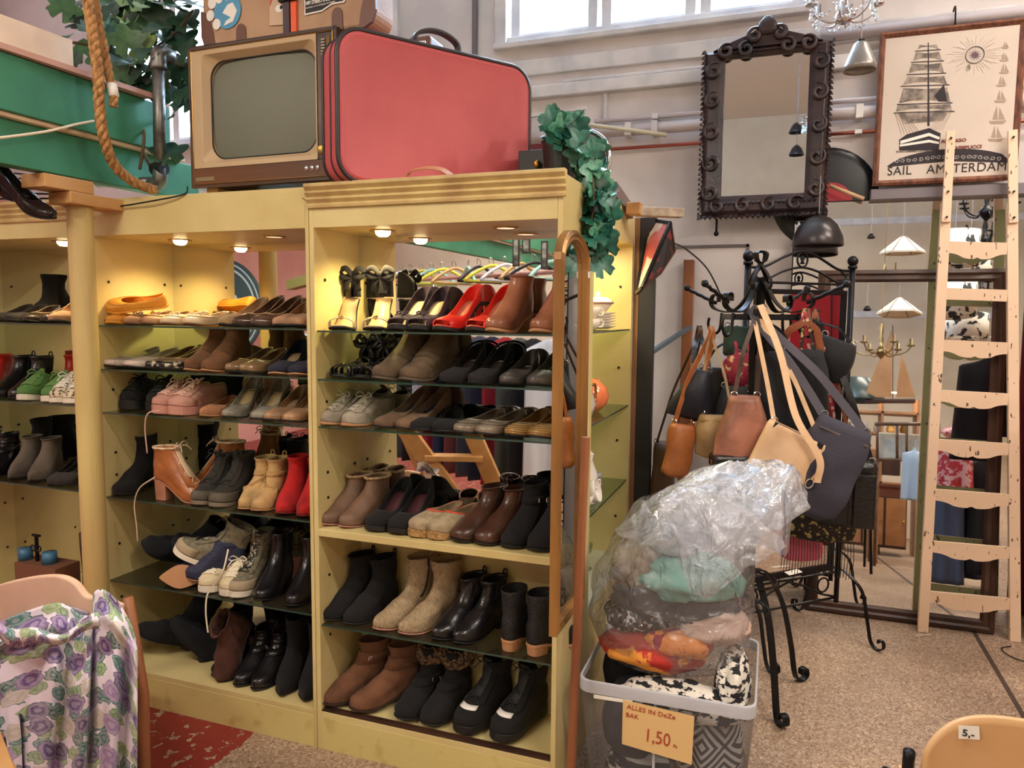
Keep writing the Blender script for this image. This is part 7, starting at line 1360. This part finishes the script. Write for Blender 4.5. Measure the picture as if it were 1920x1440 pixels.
# binoculars and box on the lower shelf of the left cabinet
bt = thing('brown_box', 'brown cardboard box at the bottom of the left cabinet', 'box', P(80, 1085, 2.3)); z_ = .497
a = P(32, 1080, 2.25); b = P(108, 1080, 2.25)
MB().span((a.x, 2.24, .1405), (b.x, 2.36, P(60, 1058, 2.25).z)).build('body', mat('card_brown', (120, 76, 54), .8), bt, bevel=.002)
bi = thing('shoe_stretcher', 'blue and black metal shoe stretcher standing in the brown box', 'shoe stretcher', P(70, 1050, 2.29)); zz = P(60, 1058, 2.25).z
for x in (48, 93): q_ = P(x, 1045, 2.29); MB().tube([(q_.x, 2.29, zz), (q_.x, 2.29, zz+.05)], .030, 18).build('barrel', mat('blue_enamel', (60, 110, 140), .4), bi, smooth=True)
q_ = P(70, 1045, 2.29); MB().tube([(q_.x, 2.29, zz), (q_.x, 2.29, zz+.115)], .008, 8).tube([(q_.x-.022, 2.29, zz+.115), (q_.x+.022, 2.29, zz+.115)], .006, 8).build('centre_rod', BLACKM, bi)
for s in (-1, 1): MB().tube([(q_.x+s*.018+.013*cos(a_), 2.285, zz+.058+.013*sin(a_)) for a_ in [2*pi*k/14 for k in range(14)]], .003, 6, True).build('ring', BLACKM, bi)
# reflected in the big mirrors
def lampc(name, label, c, prof, m, n=36, wire=True, group=None):
    t = thing(name, label, 'lamp', c, group=group); MB().lathe(prof, n, c).build('shade', m, t, smooth=n > 10, solid=.003)
    if wire: top = max(z for r, z in prof); MB().tube([Vector(c)+Vector((0, 0, top)), (c[0], c[1], ZC)], .003, 5).build('wire', mat('grey_wire', (150, 140, 140), .5), t)
    return t
c_ = VM(1686, 590, 7.6); t = lampc('pendant_lamp', 'six-sided leaded glass lamp reflected in the framed mirror', c_, [(.185, 0), (.19, .015), (.03, .15), (0, .15)], mat('ivory_glass', (226, 212, 190), .4), 6)
for k in range(6): a = pi*k/3; MB().bar(c_+Vector((.19*cos(a), .19*sin(a), .015)), c_+Vector((.03*cos(a), .03*sin(a), .152)), .008, .006).build('lead_strip', DKWOOD, t)
def chand(label, c, R_, m, n=6, name='chandelier'):
    t = thing(name, label, 'chandelier', c); MB().lathe([(0, -.09), (.012, -.08), (.045, -.04), (.05, -.02), (.03, .01), (.012, .03), (.02, .08), (.012, .12), (.018, .2), (.006, .24)], 20, c).build('column', m, t, smooth=True); MB().tube([Vector(c)+Vector((0, 0, .23)), (c[0], c[1], ZC)], .003, 5).build('chain', m, t)
    for k in range(n):
        a = 2*pi*k/n+.2; d = Vector((cos(a), sin(a), 0)); c_ = Vector(c); MB().tube(crv([c_+d*.03, c_+d*R_*.4+Vector((0, 0, -.05)), c_+d*R_*.8+Vector((0, 0, -.03)), c_+d*R_+Vector((0, 0, .02))], 5), .006, 7).build('arm', m, t, smooth=True)
        MB().lathe([(0, .02), (.03, .025), (.034, .035), (.012, .03), (.012, .09), (0, .09)], 14, c_+d*R_).build('candle_cup', m, t, smooth=True)
    return t
chand('brass chandelier reflected in the framed mirror', VM(1652, 655, 7.4), .235, mat('old_brass', (142, 118, 78), .3, .9)); chand('black candle chandelier reflected high in the frameless mirror', VM2(1850, 392, 6.2), .17, BLACKM, 5, 'candle_chandelier'); chand('second black candle chandelier just below the first', VM2(1846, 445, 6.75), .15, BLACKM, 5, 'candle_chandelier')
lampc('green_lamp', 'wide dark green cone lamp reflected beside the iron stand', VM(1606, 752, 8.0), [(.26, 0), (.262, .01), (.13, .22), (.125, .225)], mat('green_enamel', (52, 66, 66), .3), 36, False)
DAM = mat('damask', (232, 226, 214), .8, col2=(40, 42, 48), ns=16, lo=.55, hi=.57, detail=2)
lampc('drum_lamp', 'white drum lampshade with black damask reflected behind the ladder', VM(1812, 636, 7.0), [(.155, 0), (.155, .20)], DAM); lampc('drum_lamp', 'higher damask drum lampshade reflected left of the ladder', VM2(1788, 500, 6.6), [(.165, 0), (.165, .27)], DAM)
for i, (x, y, Yv) in enumerate(((1694, 480, 8.9), (1626, 582, 8.9), (1708, 505, 8.2))): lampc('bell_lamp', ('dark bell lamp reflected high in the mirror', 'dark bell lamp reflected above the brass chandelier', 'dark bell lamp reflected over the six-sided lamp')[i], VM(x, y, Yv), [(.04, 0), (.03, .03), (.008, .05), (0, .05)], BLACKM, 20)
SAIL = mat('sailcloth', (196, 150, 106), .8, col2=(180, 132, 90), ns=4)
sh = thing('model_sailboat', 'model boat with tan sails reflected in the framed mirror', 'model boat', VM(1670, 750, 7.8))
for q3 in ([(1672, 618), (1620, 745), (1672, 745)], [(1690, 660), (1680, 745), (1716, 745)]): MB().prism([VM(x, y, 7.8) for x, y in q3], (0, .004, 0)).build('sail', SAIL, sh)
a = VM(1622, 752, 7.8); b = VM(1716, 752, 7.8); MB().bar(a, b, .06, .04).build('hull', DKWOOD, sh, bevel=.01); MB().tube([VM(1674, 610, 7.8), VM(1674, 752, 7.8)], .004, 6).build('mast', DKWOOD, sh)
OAK = mat('oak', (170, 120, 78), .5, col2=(146, 98, 60), ns=5)
su = thing('wooden_shelf_unit', 'wooden shelf unit with glassware reflected in the framed mirror', 'shelf unit', VM(1650, 900, 8.9)); xa2, xb2 = VM(1588, 800, 8.9).x, VM(1722, 800, 8.9).x; ys = VM(1650, 800, 8.9).y
for y in (772, 812, 845, 905): z = VM(1650, y, 8.9).z; MB().span((xa2, ys-.3, z-.012), (xb2, ys, z+.012)).build('shelf_board', OAK, su)
for x in (xa2, (xa2+xb2)/2, xb2): MB().span((x-.012, ys-.3, 0), (x+.012, ys, VM(1650, 745, 8.9).z)).build('side_board', OAK, su)
for i in range(10):
    y = (812, 845)[i % 2]; x = xa2+.06+(xb2-xa2-.1)*(i//2)/4.6+.03*(i % 2); z = VM(1650, y, 8.9).z+.0125; mm = (CHINA, BRASS, mat('amber_lamp', (255, 196, 110), .4), mat('cream_box', (206, 190, 166), .7), CHINA)[(i*7) % 5]
    tag(MB().lathe([(0, 0), (.03, 0), (.045, .04), (.03, .09), (.034, .10), (0, .10)], 16, (x, ys-.15, z)).build('vase', mm, smooth=True), f'small vase on the {("upper","lower")[i%2]} reflected shelf', 'vase', f'vases on the {("upper","lower")[i%2]} reflected shelf')
area('shelf_glow', ((xa2+xb2)/2, ys-.1, VM(1650, 776, 8.9).z+.25), (0, 0, 0), .5, .1, 4, (1, .75, .4))
tb = thing('wooden_table', 'wooden table with light legs reflected in the framed mirror', 'table', VM(1680, 1060, 7.5)); zt_ = VM(1680, 908, 7.5).z; xA, xB = VM(1636, 908, 7.5).x, VM(1760, 908, 7.5).x; yt_ = VM(1680, 908, 7.5).y
MB().span((xA, yt_-.6, zt_-.03), (xB, yt_, zt_)).build('tabletop', mat('mahogany', (124, 72, 50), .4), tb, bevel=.004); MB().span((xA+.03, yt_-.57, zt_-.12), (xB-.03, yt_-.03, zt_-.03)).build('apron', mat('mahogany', (124, 72, 50), .4), tb)
for x in (xA+.04, xB-.04):
    for y in (yt_-.05, yt_-.55): MB().span((x-.022, y-.022, 0), (x+.022, y+.022, zt_-.03)).build('leg', OAK, tb)
bb = thing('bamboo_chair', 'dark bamboo armchair with pale cushion reflected in the framed mirror', 'chair', VM(1700, 950, 7.3)); BAM = mat('bamboo', (84, 60, 46), .4, col2=(120, 88, 62), ns=20)
for y in (795, 862): MB().tube([VM(1640, y, 7.3), VM(1762, y, 7.3)], .016, 10).build('cross_rail', BAM, bb, smooth=True)
for x in (1645, 1682, 1700, 1735, 1760): MB().tube([VM(x, 795, 7.3), VM(x, 862, 7.3)], .012, 8).build('spindle', BAM, bb, smooth=True)
MB().span(VM(1648, 860, 7.3)-Vector((0, .05, 0)), VM(1758, 815, 7.3)+Vector((0, -.12, 0))).build('cushion', mat('stripe_cushion', (206, 204, 190), .8, col2=(176, 180, 176), ns=12), bb, bevel=.02)
for x in (1645, 1760):
    for dy in (0, -.4): q_ = VM(x, 862, 7.3)+Vector((0, dy, 0)); MB().tube([q_, (q_.x, q_.y, 0)], .014, 8).build('leg', BAM, bb, smooth=True)
sbx = thing('sideboard', 'dark wooden sideboard reflected under the model sailboat', 'sideboard', VM(1660, 1000, 8.4)); A_ = VM(1575, 1000, 8.4); B2_ = VM(1700, 1000, 8.4)
MB().span((A_.x, A_.y-.4, .08), (B2_.x, A_.y, .62)).build('body', DKWOOD, sbx, bevel=.006)
for k in range(3): w3 = (B2_.x-A_.x)/3; d3 = MB().span((A_.x+k*w3+.012, A_.y, .11), (A_.x+(k+1)*w3-.012, A_.y+.014, .59)).build('door', OAK, sbx, bevel=.003); MB().ball((A_.x+(k+.85)*w3, A_.y+.025, .36), .012, 8).build('knob', BRASS, d3, smooth=True)
for k in range(3): tag(MB().box(VM(1602+k*34, 872, 8.0)+Vector((0, 0, .02)), (.15, .16, .18+.03*k)).build('wooden_crate', (PINE, OAK, DKWOOD)[k], bevel=.005), ('pale pine', 'oak brown', 'dark brown')[k]+' crate reflected low in the framed mirror', 'crate')
for i, (x, y, w, h, m, lab) in enumerate(((1776, 870, .20, .85, mat('steel_blue', (70, 84, 112), .8), 'steel blue skirt'), (1800, 868, .22, .60, BLACK, 'black skirt'), (1826, 866, .22, .85, mat('denim', (50, 60, 84), .85), 'denim dress'), (1850, 866, .2, .80, mat('black_wool_coat', (24, 22, 26), .95), 'black dress'), (1790, 960, .2, .5, mat('spot_print', (40, 38, 38), .8, col2=(170, 160, 140), ns=24, lo=.52, hi=.55), 'spotted dress'), (1838, 985, .18, .38, mat('grey_stripe', (150, 156, 150), .8, col2=(60, 64, 66), ns=30, stretch=(3, 3, .1)), 'grey striped skirt'))):
    garment(lab+' reflected behind the lower ladder rungs', VM(x, y-20, 6.2+.1*(i % 3)), w*1.1, h*1.1, .14, m, seed=i+20)
GING = mat('gingham', (226, 180, 180), .8, col2=(190, 60, 70), ns=30, lo=.48, hi=.52); lump('gingham_cloth', 'pink gingham cloth reflected between the ladder rungs', VM(1800, 815, 6.0), (.10, .08, .06), GING, 'cloth', 31, .3); garment('pink gingham blouse reflected behind the ladder', VM(1790, 830, 6.1), .22, .32, .1, GING, 'blouse', 'gingham_blouse', 33)
garment('pale blue blouse reflected left of the ladder', VM(1714, 838, 6.6), .16, .42, .12, mat('pale_blue', (176, 196, 216), .8), 'blouse', 'blue_blouse', 36)
rw = thing('red_wardrobe', 'red wardrobe reflected in the black iron mirror', 'wardrobe', (1.9, 3.9, 0)); MB().span((1.75, 3.55, .01), (2.2, 4.25, 1.75)).build('body', REDP, rw, bevel=.01); MB().tube([(1.742, 3.8, 1.75), (1.742, 3.82, 1.2), (1.742, 3.86, .8)], .005, 6).build('cable', BLACK, rw); MB().span((1.735, 3.75, 1.02), (1.75, 3.79, 1.10)).build('handle', BLACKM, rw)
c_ = Vector((1.95, 3.75, 1.752)); lp2 = thing('flower_pot', 'terracotta pot on the red wardrobe', 'pot', c_); MB().lathe([(0, 0), (.08, 0), (.10, .14), (.11, .14), (.11, .17), (.09, .17), (0, .14)], 24, c_).build('pot_body', mat('terracotta', (206, 120, 80), .7), lp2, smooth=False)
for i in range(14): leaf(lp2, c_+Vector((rnd.uniform(-.15, .15), rnd.uniform(-.15, .15), .2+rnd.uniform(-.05, .12))), .09, LM[rnd.choice((0, 1))])
for i, y in enumerate((250, 292)):
    c_ = VR(1493, y, 8.2, 4.23); lampc('enamel_lamp', ('upper dark enamel lamp reflected in the carved mirror', 'lower dark enamel lamp reflected in the carved mirror')[i], c_, [(.07, 0), (.072, .008), (.045, .07), (.015, .1), (0, .1)], mat('black_enamel', (28, 30, 36), .3), 24)
struct(MB().span((XL, YB, 3.3), (XR, YB+.03, 3.4)).build('trim_9', WALLT)); struct(MB().span((XR-.03, YB, 3.3), (XR, YW, 3.4)).build('trim_10', WALLT))
# loose lace hanging from the grey boot and pink trainer, as in the photograph
LW = mat('white_lace', (236, 226, 204), .8)
tag(MB().ribbon(crv([P(428, 1030, 2.12), P(418, 1070, 2.11), P(398, 1100, 2.135), P(388, 1118, 2.14), P(386, 1150, 2.14), P(390, 1186, 2.14)], 7), .006, (1, 0, 0), .002).build('shoelace', LW), 'long white lace hanging over the shelf edge above the maroon shoe', 'lace')
tag(MB().tube(crv([P(300, 770, 2.15), P(278, 775, 2.135), P(272, 800, 2.14), P(276, 850, 2.14)], 7), .0028, 6).build('shoelace', mat('pink_lace', (206, 166, 146), .8), smooth=True), 'pink lace hanging below the pink trainers', 'lace')
tag(MB().tube(crv([P(290, 895, 2.14), P(262, 915, 2.135), P(252, 945, 2.14), P(256, 985, 2.14), P(258, 1016, 2.14)], 7), .0028, 6).build('shoelace', mat('pale_lace2', (200, 178, 150), .7), smooth=True), 'beige lace hanging from the cognac boot below its shelf', 'lace')
